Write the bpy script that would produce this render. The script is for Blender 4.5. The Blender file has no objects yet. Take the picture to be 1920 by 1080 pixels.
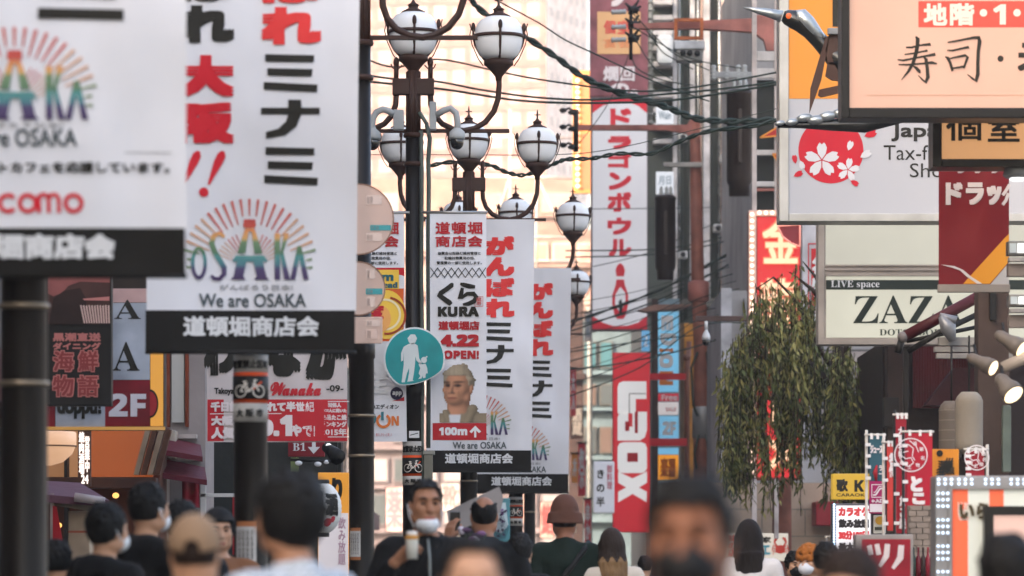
import bpy, bmesh, math, random
import numpy as np
from mathutils import Vector, Matrix
from mathutils.geometry import tessellate_polygon
random.seed(7)
rng = np.random.default_rng(5)
sc = bpy.context.scene
COL = sc.collection
R = math.radians

# ------------------------------------------------------------------ camera, sky, sun, exposure
F = 7200.0      # focal length in photo pixels (135 mm on a 36 mm sensor, 1920 px wide)
CZ = 1.3        # camera height
HY = 1090.0     # photo row of the horizon
cam = bpy.data.cameras.new('camera'); camo = bpy.data.objects.new('camera', cam); COL.objects.link(camo)
camo.location = (0, 0, CZ); camo.rotation_euler = (R(90), 0, 0)
cam.lens = 135; cam.sensor_width = 36; cam.shift_y = (HY - 540) / 1920
cam.clip_start = 0.2; cam.clip_end = 4000
cam.dof.use_dof = True; cam.dof.focus_distance = 40.0; cam.dof.aperture_fstop = 2.9; cam.dof.aperture_blades = 9
sc.camera = camo
SUN_EL, SUN_AZ = R(26), R(52)   # azimuth: to the left of straight behind the camera
sun_dir = Vector((-math.sin(SUN_AZ) * math.cos(SUN_EL), -math.cos(SUN_AZ) * math.cos(SUN_EL), math.sin(SUN_EL)))
w = bpy.data.worlds.new('World'); sc.world = w; w.use_nodes = True
nt = w.node_tree
sky = nt.nodes.new('ShaderNodeTexSky'); sky.sky_type = 'NISHITA'; sky.sun_disc = False
sky.sun_elevation = SUN_EL; sky.sun_rotation = math.atan2(sun_dir.x, sun_dir.y)
sky.air_density = 1.0; sky.dust_density = 7.0; sky.ozone_density = 0.2
nt.links.new(sky.outputs[0], nt.nodes['Background'].inputs[0])
nt.nodes['Background'].inputs[1].default_value = 0.15
sl = bpy.data.lights.new('sun', 'SUN'); sl.energy = 2.0; sl.angle = R(0.6); sl.color = (1.0, 0.86, 0.74)
so = bpy.data.objects.new('sun', sl); COL.objects.link(so)
so.rotation_euler = sun_dir.to_track_quat('Z', 'Y').to_euler()
sc.view_settings.view_transform = 'Standard'; sc.view_settings.look = 'None'
sc.view_settings.exposure = 2.48; sc.view_settings.gamma = 1.0
sc.render.engine = 'CYCLES'
sc.cycles.use_denoising = True
sc.cycles.max_bounces = 8; sc.cycles.diffuse_bounces = 5; sc.cycles.sample_clamp_indirect = 6

# ------------------------------------------------------------------ helpers
def P(px, py, Y):
    return Vector(((px - 960) / F * Y, Y, CZ + (HY - py) / F * Y))

def lin(h):
    h = h.lstrip('#'); o = []
    for i in (0, 2, 4):
        v = int(h[i:i + 2], 16) / 255
        o.append(v / 12.92 if v <= .04045 else ((v + .055) / 1.055) ** 2.4)
    return o

MC = {}
def M(hexc, rough=.6, metal=0., kind='', name=None, k=1.0, spec=.25):
    key = (hexc, rough, metal, kind, k)
    if key in MC: return MC[key]
    m = bpy.data.materials.new(name or ('%s_%s' % (kind or 'paint', hexc.lstrip('#')))); m.use_nodes = True
    t = m.node_tree; b = t.nodes['Principled BSDF']; L = t.links
    col = [min(.85, v * k) for v in lin(hexc)] + [1]
    b.inputs['Roughness'].default_value = rough; b.inputs['Metallic'].default_value = metal
    b.inputs['Specular IOR Level'].default_value = spec
    geo = t.nodes.new('ShaderNodeNewGeometry')
    def noise(scale, detail=4, stretch=None):
        n = t.nodes.new('ShaderNodeTexNoise'); n.inputs['Scale'].default_value = scale; n.inputs['Detail'].default_value = detail
        if stretch:
            mp = t.nodes.new('ShaderNodeMapping'); mp.inputs['Scale'].default_value = stretch
            L.new(geo.outputs['Position'], mp.inputs[0]); L.new(mp.outputs[0], n.inputs['Vector'])
        else: L.new(geo.outputs['Position'], n.inputs['Vector'])
        return n
    # gentle uneven wear of the colour
    n1 = noise(2.3 if kind != 'wall' else .7, 6)
    mx = t.nodes.new('ShaderNodeMixRGB'); mx.blend_type = 'MULTIPLY'
    amt = {'wall': .45, 'cloth': .06, 'metal': .35, 'skin': .15, 'wear': .55, 'hair': .5, 'leaf': .6, 'bark': .6}.get(kind, .14)
    cr = t.nodes.new('ShaderNodeValToRGB'); cr.color_ramp.elements[0].position = .3; cr.color_ramp.elements[1].position = .7
    cr.color_ramp.elements[0].color = (1 - amt, 1 - amt, 1 - amt, 1); cr.color_ramp.elements[1].color = (1, 1, 1, 1)
    L.new(n1.outputs[0], cr.inputs[0]); mx.inputs[0].default_value = 1; mx.inputs[1].default_value = col
    L.new(cr.outputs[0], mx.inputs[2]); L.new(mx.outputs[0], b.inputs['Base Color'])
    def bump(n, strength, dist):
        bp = t.nodes.new('ShaderNodeBump'); bp.inputs['Strength'].default_value = strength; bp.inputs['Distance'].default_value = dist
        L.new(n.outputs[0], bp.inputs['Height']); L.new(bp.outputs[0], b.inputs['Normal'])
    if kind == 'cloth': bump(noise(1.0, 1.2, (1.9, 1, 1.0)), .75, .16)
    elif kind == 'wall': bump(noise(9, 5), .3, .02)
    elif kind == 'hair': bump(noise(60, 3, (1, 1, .25)), .8, .01)
    elif kind == 'fabric': bump(noise(14, 4), .5, .015)
    elif kind in ('metal', 'wear'): bump(noise(25, 3), .12, .004)
    elif kind == 'bark': bump(noise(30, 4, (1, 1, .2)), .8, .02)
    if kind in ('metal',):
        r2 = t.nodes.new('ShaderNodeMapRange'); r2.inputs[3].default_value = rough * .7; r2.inputs[4].default_value = min(1, rough * 1.4)
        L.new(n1.outputs[0], r2.inputs[0]); L.new(r2.outputs[0], b.inputs['Roughness'])
    MC[key] = m; return m

def E(hexc, s, name=None, base=None, mottled=True):
    """something that gives off light: lamps, backlit sign faces, lit windows; also wall panels given a lamplit glow"""
    key = ('E', hexc, s, base)
    if key in MC: return MC[key]
    m = bpy.data.materials.new(name or 'lit_' + hexc.lstrip('#')); m.use_nodes = True
    b = m.node_tree.nodes['Principled BSDF']; c = lin(hexc)
    b.inputs['Base Color'].default_value = (lin(base) if base else [v * .35 for v in c]) + [1]
    b.inputs['Emission Color'].default_value = c + [1]; b.inputs['Emission Strength'].default_value = s / 2 ** sc.view_settings.exposure
    b.inputs['Roughness'].default_value = .45
    t = m.node_tree; n = t.nodes.new('ShaderNodeTexNoise'); n.inputs['Scale'].default_value = 1.1; n.inputs['Detail'].default_value = 5
    g_ = t.nodes.new('ShaderNodeNewGeometry'); t.links.new(g_.outputs['Position'], n.inputs['Vector'])
    r = t.nodes.new('ShaderNodeMapRange'); r.inputs[1].default_value = .3; r.inputs[2].default_value = .7
    k0 = s / 2 ** sc.view_settings.exposure; r.inputs[3].default_value = k0 * .82; r.inputs[4].default_value = k0 * 1.06
    t.links.new(n.outputs[0], r.inputs[0]); t.links.new(r.outputs[0], b.inputs['Emission Strength'])
    MC[key] = m; return m

class MB:
    def __init__(s): s.v = []; s.f = []; s.mi = []; s.sm = []; s.mats = []
    def m(s, mat):
        if mat not in s.mats: s.mats.append(mat)
        return s.mats.index(mat)
    def add(s, vs, fs, mat, smooth=False):
        o = len(s.v); i = s.m(mat)
        s.v += [tuple(v) for v in vs]
        for f in fs: s.f.append([a + o for a in f]); s.mi.append(i); s.sm.append(smooth)
        return s
    def box(s, x0, x1, y0, y1, z0, z1, mat, bev=0):
        if x0 > x1: x0, x1 = x1, x0
        if z0 > z1: z0, z1 = z1, z0
        if bev <= 0:
            s.add([(x0, y0, z0), (x1, y0, z0), (x1, y1, z0), (x0, y1, z0), (x0, y0, z1), (x1, y0, z1), (x1, y1, z1), (x0, y1, z1)],
                  [(0, 3, 2, 1), (4, 5, 6, 7), (0, 1, 5, 4), (1, 2, 6, 5), (2, 3, 7, 6), (3, 0, 4, 7)], mat)
        else:
            bm = bmesh.new(); bmesh.ops.create_cube(bm, size=1)
            for v in bm.verts: v.co = Vector(((x0 + x1) / 2 + v.co.x * (x1 - x0), (y0 + y1) / 2 + v.co.y * (y1 - y0), (z0 + z1) / 2 + v.co.z * (z1 - z0)))
            bmesh.ops.bevel(bm, geom=bm.edges[:], offset=bev, segments=2, affect='EDGES', profile=.6)
            bm.verts.index_update()
            s.add([v.co[:] for v in bm.verts], [[v.index for v in f.verts] for f in bm.faces], mat); bm.free()
        return s
    def pbox(s, x0, y0, x1, y1, Y, d, mat, bev=0):
        a, b = P(x0, y1, Y), P(x1, y0, Y)
        return s.box(a.x, b.x, Y, Y + d, a.z, b.z, mat, bev)
    def quad(s, x0, y0, x1, y1, Y, mat):
        return s.add([P(x0, y1, Y), P(x1, y1, Y), P(x1, y0, Y), P(x0, y0, Y)], [(0, 1, 2, 3)], mat)
    def poly(s, pts, Y, mat, d=0, raw=False):
        p = pts if raw else [P(a, b, Y) for a, b in pts]
        p = [Vector(q) for q in p]; tr = tessellate_polygon([p]); n = len(p)
        nrm = Vector()
        for i in range(n):
            a, b = p[i], p[(i + 1) % n]; nrm.y += a.z * b.x - a.x * b.z
        if nrm.y < 0 if not raw else False: p.reverse(); tr = tessellate_polygon([p])
        tri = []
        for t in tr:
            a, b, c = (p[i] for i in t)
            tri.append(tuple(t) if (b - a).cross(c - a).y < 0 else (t[0], t[2], t[1]))
        if d == 0: return s.add(p, tri, mat)
        q = p + [v + Vector((0, d, 0)) for v in p]
        f = list(tri) + [tuple(n + i for i in reversed(t)) for t in tri] + [(i, n + i, n + (i + 1) % n, (i + 1) % n) for i in range(n)]
        return s.add(q, f, mat)
    def disc(s, cx, cy, rx, ry, Y, mat, d=0, seg=32, a0=0, a1=360):
        pts = [(cx + rx * math.cos(R(a0 + (a1 - a0) * i / seg)), cy - ry * math.sin(R(a0 + (a1 - a0) * i / seg))) for i in range(seg if a1 - a0 == 360 else seg + 1)]
        return s.poly(pts, Y, mat, d)
    def ring(s, cx, cy, r0, r1, Y, mat, seg=40, a0=0, a1=360, asp=1):
        vs = []; fs = []
        for i in range(seg + 1):
            a = R(a0 + (a1 - a0) * i / seg)
            vs += [P(cx + r0 * asp * math.cos(a), cy - r0 * math.sin(a), Y), P(cx + r1 * asp * math.cos(a), cy - r1 * math.sin(a), Y)]
        for i in range(seg): fs.append((2 * i, 2 * i + 1, 2 * i + 3, 2 * i + 2))
        return s.add(vs, fs, mat)
    def frame(s, x0, y0, x1, y1, w, Y, mat, d=0):
        for b in ((x0, y0, x1, y0 + w), (x0, y1 - w, x1, y1), (x0, y0 + w, x0 + w, y1 - w), (x1 - w, y0 + w, x1, y1 - w)):
            if d: s.pbox(*b, Y, d, mat)
            else: s.quad(*b, Y, mat)
        return s
    def line(s, pts, wd, Y, mat):
        """flat printed stroke of width wd px along px points"""
        for (a, b), (c, d_) in zip(pts, pts[1:]):
            l = math.hypot(c - a, d_ - b) or 1; nx, ny = -(d_ - b) / l * wd / 2, (c - a) / l * wd / 2
            s.poly([(a + nx, b + ny), (c + nx, d_ + ny), (c - nx, d_ - ny), (a - nx, b - ny)], Y, mat)
        return s
    def brush(s, pts, Y, mat):
        """tapered brush stroke: pts (px,py,width)"""
        L_ = []; R_ = []
        for i, (x, y, wd) in enumerate(pts):
            a = pts[max(0, i - 1)]; b = pts[min(len(pts) - 1, i + 1)]
            l = math.hypot(b[0] - a[0], b[1] - a[1]) or 1; nx, ny = -(b[1] - a[1]) / l, (b[0] - a[0]) / l
            L_.append(P(x + nx * wd / 2, y + ny * wd / 2, Y)); R_.append(P(x - nx * wd / 2, y - ny * wd / 2, Y))
        n = len(pts); s.add(L_ + R_, [(i, i + 1, n + i + 1, n + i) for i in range(n - 1)], mat); return s
    def tube(s, pts, r, mat, seg=8, caps=True):
        pts = [Vector(p) for p in pts]; n = len(pts); rs = r if isinstance(r, (list, tuple)) else [r] * n
        vs = []; fs = []; up = None
        for i, p in enumerate(pts):
            t = (pts[min(n - 1, i + 1)] - pts[max(0, i - 1)]); t = t.normalized() if t.length > 1e-9 else Vector((0, 0, 1))
            if up is None: up = Vector((0, 1, 0)) if abs(t.y) < .9 else Vector((1, 0, 0))
            u = (up - t * up.dot(t)).normalized(); up = u; v = t.cross(u)
            for k in range(seg):
                a = 2 * math.pi * k / seg; vs.append(p + u * (rs[i] * math.cos(a)) + v * (rs[i] * math.sin(a)))
        for i in range(n - 1):
            for k in range(seg):
                k2 = (k + 1) % seg; fs.append((i * seg + k, i * seg + k2, (i + 1) * seg + k2, (i + 1) * seg + k))
        if caps: fs += [tuple(range(seg))[::-1], tuple((n - 1) * seg + k for k in range(seg))]
        return s.add(vs, fs, mat, True)
    def lathe(s, c, prof, mat, seg=24, axis='z', smooth=True):
        c = Vector(c); vs = []; fs = []
        for r, h in prof:
            for k in range(seg):
                a = 2 * math.pi * k / seg; x, y = r * math.cos(a), r * math.sin(a)
                vs.append(c + (Vector((x, y, h)) if axis == 'z' else Vector((x, h, y)) if axis == 'y' else Vector((h, x, y))))
        for i in range(len(prof) - 1):
            for k in range(seg):
                k2 = (k + 1) % seg; fs.append((i * seg + k, i * seg + k2, (i + 1) * seg + k2, (i + 1) * seg + k))
        fs += [tuple(range(seg))[::-1], tuple((len(prof) - 1) * seg + k for k in range(seg))]
        return s.add(vs, fs, mat, smooth)
    def ell(s, c, rx, ry, rz, mat, seg=16, rings=10, rot=None):
        vs = []; fs = []; c = Vector(c)
        for i in range(rings + 1):
            th = math.pi * i / rings
            for k in range(seg):
                a = 2 * math.pi * k / seg
                q = Vector((rx * math.sin(th) * math.cos(a), ry * math.sin(th) * math.sin(a), rz * math.cos(th)))
                if rot: q = rot @ q
                vs.append(c + q)
        for i in range(rings):
            for k in range(seg):
                k2 = (k + 1) % seg; fs.append((i * seg + k, (i + 1) * seg + k, (i + 1) * seg + k2, i * seg + k2))
        return s.add(vs, fs, mat, True)
    def text(s, txt, box, Y, mat, w=0., vert=False, rot=0, cell=1.0):
        x0, y0, x1, y1 = box; n0 = len(s.v)
        def put(vf, tx0, ty0, tx1, ty1, bb, wd):
            vs, fs = vf; bx0, bz0, bx1, bz1 = bb
            sx = (tx1 - tx0) / (bx1 - bx0); sz = (ty1 - ty0) / (bz1 - bz0); wx = wd * abs(tx1 - tx0) if False else wd
            offs = [(0, 0)] if wd <= 0 else ([(0, 0), (wd, wd), (-wd, wd), (wd, -wd), (-wd, -wd)] + ([] if wd < 1.2 else [(wd, 0), (-wd, 0), (0, wd), (0, -wd)]))
            for k, (dx, dy) in enumerate(offs):
                s.add([P(tx0 + (x - bx0) * sx + dx, ty1 - (z - bz0) * sz + dy, Y - .0007 * k) for x, z in vs], fs, mat)
        if vert:
            ch = list(txt); h = (y1 - y0) / len(ch)
            for i, c in enumerate(ch):
                if c == ' ': continue
                vf = glyph(c); g = glyph('国')[2]
                cx, cz = (g[0] + g[2]) / 2, (g[1] + g[3]) / 2; e = (g[3] - g[1]) / .9
                px = h * (1 - cell) / 2
                put(vf[:2], x0, y0 + i * h + px, x1, y0 + (i + 1) * h - px, (cx - e / 2, cz - e / 2, cx + e / 2, cz + e / 2), w)
        else:
            vs, fs, bb = glyph(txt)
            if rot == -90:
                vs = [(z, -x) for x, z in vs]; bb = (bb[1], -bb[2], bb[3], -bb[0])
            if rot == 180:
                vs = [(-x, -z) for x, z in vs]; bb = (-bb[2], -bb[3], -bb[0], -bb[1])
            put((vs, fs), x0 + w, y0 + w, x1 - w, y1 - w, bb, w)
        return s
    def warp(s, fn):
        s.v = [fn(*v) for v in s.v]; return s
    def build(s, name, parent=None, local=False):
        me = bpy.data.meshes.new(name)
        o = Vector((0, 0, 0))
        if parent is not None and not local:
            q = parent
            while q: o = o + q.location; q = q.parent
        vs = [(v[0] - o.x, v[1] - o.y, v[2] - o.z) for v in s.v]
        me.from_pydata(vs, [], s.f)
        for m in s.mats: me.materials.append(m)
        me.polygons.foreach_set('material_index', s.mi); me.polygons.foreach_set('use_smooth', s.sm); me.update()
        ob = bpy.data.objects.new(name, me); COL.objects.link(ob)
        if parent is not None: ob.parent = parent
        return ob

GC = {}
def glyph(t):
    if t in GC: return GC[t]
    c = bpy.data.curves.new('glyphs', 'FONT'); c.body = t; c.resolution_u = 3
    ob = bpy.data.objects.new('glyphs', c); COL.objects.link(ob)
    bpy.context.view_layer.update()
    me = bpy.data.meshes.new_from_object(ob.evaluated_get(bpy.context.evaluated_depsgraph_get()))
    vs = [(v.co.x, v.co.y) for v in me.vertices]; fs = []
    for p in me.polygons:
        ix = list(p.vertices); fs.append(ix if p.normal.z > 0 else ix[::-1])
    bpy.data.objects.remove(ob); bpy.data.curves.remove(c); bpy.data.meshes.remove(me)
    xs = [v[0] for v in vs]; zs = [v[1] for v in vs]
    GC[t] = (vs, fs, (min(xs), min(zs), max(xs), max(zs))); return GC[t]
def alph(base, digits):
    def f(t):
        o = ''
        for ch in t:
            if 'A' <= ch <= 'Z': o += chr(base + ord(ch) - 65)
            elif 'a' <= ch <= 'z': o += chr(base + 26 + ord(ch) - 97)
            elif '0' <= ch <= '9': o += chr(digits + ord(ch) - 48)
            else: o += ch
        return o
    return f
SER = alph(0x1D400, 0x1D7CE); SAN = alph(0x1D5D4, 0x1D7EC); SCR = alph(0x1D4D0, 0x1D7CE)

def tag(o, label, cat, group=None):
    o['label'] = label; o['category'] = cat
    if group: o['group'] = group
    return o
def thing(name, label, cat, loc=(0, 0, 0), group=None, rz=0):
    o = bpy.data.objects.new(name, None); COL.objects.link(o); o.location = loc; o.rotation_euler = (0, 0, rz)
    o.empty_display_size = .2
    return tag(o, label, cat, group)
def single(name, mb, label, cat, group=None):
    n = len(mb.v); c = Vector((sum(v[0] for v in mb.v) / n, sum(v[1] for v in mb.v) / n, min(v[2] for v in mb.v)))
    mb.v = [(v[0] - c.x, v[1] - c.y, v[2] - c.z) for v in mb.v]
    o = mb.build(name); o.location = c
    return tag(o, label, cat, group)
def struct(name, mb):
    o = mb.build(name); o['kind'] = 'structure'; return o
def copy_tree(o, parent=None):
    c = o.copy(); COL.objects.link(c)
    if parent: c.parent = parent
    for ch in [x for x in ALLCH(o)]: copy_tree(ch, c)
    return c
def ALLCH(o): return list(o.children)

class Sign:
    """a sign, banner or similar flat-fronted thing facing down the street; one MB per part"""
    def __init__(s, name, label, cat, px, py, Y, group=None):
        s.Y = Y; s.root = thing(name, label, cat, P(px, py, Y), group); s.parts = {}; s.sub = {}
    def __call__(s, part, under=None):
        if part not in s.parts: s.parts[part] = MB(); s.sub[part] = under
        return s.parts[part]
    def L(s, k): return s.Y - .004 * k
    def done(s, warp=None):
        made = {}
        for n, mb in s.parts.items():
            if warp: mb.warp(warp)
            par = made.get(s.sub[n], s.root)
            made[n] = mb.build(n, par)
        return s.root

# a distance field on a graded grid, meshed with surface nets
class Field:
    def __init__(s, fine):
        """fine: list of (axis, lo, hi, step) refinements"""
        def axis(lo, hi, step, refs):
            out = [lo]
            while out[-1] < hi:
                st = step
                for a, b, k in refs:
                    if a - .001 <= out[-1] < b: st = min(st, k)
                out.append(out[-1] + st)
            return np.array(out)
        g = lambda ax: [(a, b, k) for x, a, b, k in fine if x == ax]
        s.x = axis(-.62, .62, .03, g('x')); s.y = axis(-.62, .36, .03, g('y')); s.z = axis(-.02, 1.86, .03, g('z'))
        s.D = np.full((len(s.x), len(s.y), len(s.z)), .4, np.float32)
    def region(s, lo, hi, pad):
        sl = []
        for ax, a, b in zip((s.x, s.y, s.z), lo, hi):
            i = max(0, np.searchsorted(ax, a - pad) - 1); j = min(len(ax), np.searchsorted(ax, b + pad) + 1); sl.append(slice(i, max(j, i + 1)))
        return tuple(sl)
    def mix(s, sl, d, k, op='u'):
        D = s.D[sl]
        if op == 'u': h = np.maximum(k - np.abs(D - d), 0) / max(k, 1e-6); s.D[sl] = np.minimum(D, d) - h * h * k * .25
        elif op == 's': d = -d; h = np.maximum(k - np.abs(D - d), 0) / max(k, 1e-6); s.D[sl] = np.maximum(D, d) + h * h * k * .25
        elif op == 'i': s.D[sl] = np.maximum(D, d)
    def grid(s, sl): return np.meshgrid(s.x[sl[0]], s.y[sl[1]], s.z[sl[2]], indexing='ij')
    def cap(s, a, b, r0, r1, k=.03, op='u', sq=(1, 1, 1)):
        a = np.array(a, float); b = np.array(b, float); m = max(r0, r1) + k + .03
        sl = s.region(np.minimum(a, b), np.maximum(a, b), m); X, Y, Z = s.grid(sl); d = b - a; L = max(1e-9, d @ d)
        t = np.clip(((X - a[0]) * d[0] + (Y - a[1]) * d[1] + (Z - a[2]) * d[2]) / L, 0, 1)
        q = np.sqrt(((X - a[0] - t * d[0]) / sq[0]) ** 2 + ((Y - a[1] - t * d[1]) / sq[1]) ** 2 + ((Z - a[2] - t * d[2]) / sq[2]) ** 2) - (r0 + (r1 - r0) * t)
        s.mix(sl, q, k, op)
    def ell(s, c, r, k=.03, op='u', rot=None):
        m = max(r) + k + .03; c = np.array(c, float); sl = s.region(c, c, m); X, Y, Z = s.grid(sl); X = X - c[0]; Y = Y - c[1]; Z = Z - c[2]
        if rot: # tilt about x
            ca, sa = math.cos(rot), math.sin(rot); Y, Z = ca * Y + sa * Z, -sa * Y + ca * Z
        n = np.sqrt((X / r[0]) ** 2 + (Y / r[1]) ** 2 + (Z / r[2]) ** 2); n2 = np.sqrt((X / r[0] ** 2) ** 2 + (Y / r[1] ** 2) ** 2 + (Z / r[2] ** 2) ** 2)
        s.mix(sl, n * (n - 1) / np.maximum(n2, 1e-6), k, op)
    def cut(s, fn):
        sl = (slice(None),) * 3; X, Y, Z = s.grid(sl); s.D = np.maximum(s.D, fn(X, Y, Z))
    def mesh(s):
        D = s.D; ax = (s.x, s.y, s.z); shp = tuple(n - 1 for n in D.shape); N = shp[0] * shp[1] * shp[2]
        acc = np.zeros((N, 3)); cnt = np.zeros(N); quads = []
        for a in range(3):
            lo = [slice(None)] * 3; hi = [slice(None)] * 3; lo[a] = slice(0, -1); hi[a] = slice(1, None)
            d0 = D[tuple(lo)]; d1 = D[tuple(hi)]; idx = np.argwhere((d0 < 0) != (d1 < 0))
            if len(idx) == 0: continue
            v0 = d0[tuple(idx.T)]; v1 = d1[tuple(idx.T)]; t = v0 / (v0 - v1)
            p = np.stack([ax[k][idx[:, k]] for k in range(3)], 1).astype(float); p[:, a] += t * (ax[a][idx[:, a] + 1] - ax[a][idx[:, a]])
            b, c = [(1, 2), (2, 0), (0, 1)][a]; ids = []; ok = np.ones(len(idx), bool)
            for db, dc in ((-1, -1), (0, -1), (0, 0), (-1, 0)):
                q = idx.copy(); q[:, b] += db; q[:, c] += dc
                v = np.all((q >= 0) & (q < np.array(shp)), 1); ok &= v; q = np.clip(q, 0, np.array(shp) - 1)
                l = (q[:, 0] * shp[1] + q[:, 1]) * shp[2] + q[:, 2]; ids.append(l)
                w_ = v.astype(float); cnt += np.bincount(l, w_, N)
                for k in range(3): acc[:, k] += np.bincount(l, w_ * p[:, k], N)
            q = np.stack(ids, 1)[ok]; fl = (v0 > 0)[ok]; q[fl] = q[fl][:, ::-1]; quads.append(q)
        used = np.nonzero(cnt)[0]; mp = np.full(N, -1); mp[used] = np.arange(len(used)); V = acc[used] / cnt[used][:, None]; Q = mp[np.concatenate(quads)]
        return V, Q
def head_field(f, turn):
    hc, hs = math.cos(turn), math.sin(turn)
    def T(p): return (p[0] * hc - (p[1] - .01) * hs, p[0] * hs + (p[1] - .01) * hc + .01, p[2])   # head turned on the neck
    # head
    f.ell((0, .012, 1.645), (.076, .094, .103), .03); f.ell(T((0, -.022, 1.585)), (.06, .068, .07), .045); f.ell(T((0, -.062, 1.548)), (.028, .026, .022), .04)
    f.ell(T((0, -.072, 1.66)), (.055, .024, .018), .03)
    for sx in (-1, 1):
        f.ell(T((sx * .043, -.06, 1.61)), (.026, .022, .022), .03); f.ell(T((sx * .032, -.1, 1.638)), (.021, .018, .013), .02, 's')
        f.ell(T((sx * .08, .012, 1.622)), (.011, .022, .032), .008); f.ell(T((sx * .058, .0, 1.56)), (.02, .045, .03), .03)
    f.cap(T((0, -.084, 1.645)), T((0, -.112, 1.6)), .009, .014, .012); f.ell(T((0, -.1, 1.597)), (.019, .012, .01), .008)
    f.ell(T((0, -.088, 1.563)), (.026, .012, .008), .008); f.ell(T((0, -.085, 1.551)), (.022, .012, .008), .008); f.ell(T((0, -.102, 1.557)), (.024, .008, .002), .003, 's')
    return T

# common materials
WHITE = M('#dedde0', .65, kind='cloth', name='banner_cloth_white')
BLACKC = M('#14120e', .75, kind='cloth', name='banner_cloth_black')
REDC = M('#cf2230', .65, kind='cloth', name='banner_ink_red')
ORRED = M('#e03a38', .65, kind='cloth', name='banner_ink_light_red')
INK = M('#25231d', .65, kind='cloth', name='banner_ink_black')
GREYINK = M('#4b5457', .65, kind='cloth', name='banner_ink_grey')
POLE = M('#15100d', .38, kind='metal', name='brown_black_pole_paint')
IRON = M('#3e2820', .5, kind='metal', name='brown_lamp_iron')
GLOBE = M('#f0f2f5', .25, name='opal_globe')
STEEL = M('#b9b6b2', .35, .8, 'metal', name='brushed_steel')
DARKM = M('#1b1a19', .5, kind='metal', name='dark_metal')
CABLE = M('#20302a', .5, name='green_black_cable')
WHITEP = M('#dcdcdc', .5, name='white_paint')
GREYP = M('#8b8d8d', .5, kind='wear', name='grey_paint')
CREAM = M('#d9cdbd', .6, kind='wall', name='cream_wall')
SALMON = M('#b8756a', .6, kind='wear', name='salmon_steel_paint')

# ------------------------------------------------------------------ the street itself
def road_mat():
    m = M('#5d5a57', .8, kind='wall', name='street_paving'); return m
g = MB(); g.box(-700, 700, -60, 900, -.5, 0, M('#6a6763', .85, kind='wall', name='ground_asphalt')); struct('ground', g)
g = MB()
for i in range(60):
    y0 = -20 + i * 4.0
    g.box(-5.6 + .054 * y0, 6.6 + .054 * y0, y0, y0 + 3.985, -.02, .012 + .0006 * (i % 2), road_mat())
struct('street', g)
for sgn, x0 in ((-1, -4.6), (1, 4.9)):
    g = MB()
    for i in range(30):
        y0 = -20 + i * 5.0; x = x0 + .054 * y0
        g.box(x, x + sgn * 2.6, y0, y0 + 4.985, -.02, .13 + .0006 * (i % 2), M('#8a8681', .8, kind='wall', name='pavement_slabs'))
    struct('pavement', g)

# street walls: two rows of shop buildings; the left row keeps the afternoon sun off the street
def shop_building(label, x0, x1, y0, y1, h, hexc, side, rows=5, group=None):
    """side=+1: the street front is the x1 face; -1: the x0 face"""
    rt = thing('shop_building', label, 'building', ((x0 + x1) / 2, (y0 + y1) / 2, 0), group)
    b = MB(); b.box(x0, x1, y0, y1, 0, h, M(hexc, .7, kind='wall')); b.build('wall', rt)
    x = x1 if side > 0 else x0
    r = MB(); r.box(x0 - .15, x1 + .15, y0 + .02, y1 - .02, h, h + .5, M('#77736e', .7, kind='wall')); r.build('cornice', rt)
    n = max(2, int((y1 - y0) / 3.2)); fr = M('#4a4744', .5, kind='metal'); gl = M('#39464b', .12, name='window_glass', spec=.8)
    first = None
    for k in range(rows):
        z = 4.2 + k * 3.3
        if z + 1.9 > h: break
        for i in range(n):
            yc = y0 + (i + .5) * (y1 - y0) / n
            f = MB(); f.box(x - .03 * side, x + .06 * side, yc - 1.05, yc + 1.05, z, z + 1.75, fr)
            f2 = MB(); f2.box(x + .061 * side, x + .066 * side, yc - .95, yc + .95, z + .1, z + 1.65, gl)
            wn = f.build('window', rt); f2.build('pane', wn)
    s = MB(); s.box(x, x + .5 * side, y0 + .3, y1 - .3, 3.0, 3.5, M('#5b2a28', .6, kind='cloth')); s.build('canopy', rt)
    d = MB(); d.box(x - .02 * side, x + .04 * side, y0 + .6, y1 - .6, .15, 2.9, M('#2c2a29', .3, name='shopfront_glass', spec=.7)); d.build('shopfront', rt)
    return rt
LB = [(-6, 4, 9, '#a89e94'), (4, 16, 11, '#b5aa9e'), (16, 29, 13, '#b3a596'), (29, 44, 17, '#8d827a')]
for y0, y1, h, c in LB:
    x1 = -6.9 + .054 * y0
    shop_building('plain shop building of the left row beside the near street lamps', x1 - 12, x1, y0, y1 - .05, h, c, 1, group='left row of shop buildings near the camera')
shop_building('tall beige shop building behind the takoyaki banner on the left', -16.4, -4.6, 44, 60, 24, '#8f8176', 1)
shop_building('grey shop building behind the pole beside the peach mirror signs', -16.2, -3.75, 60.2, 74, 25, '#6f6a66', 1)
shop_building('far dark shop building at the far end of the left row', -17, -4.9, 74.3, 128, 24, '#6d6661', 1)

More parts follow.
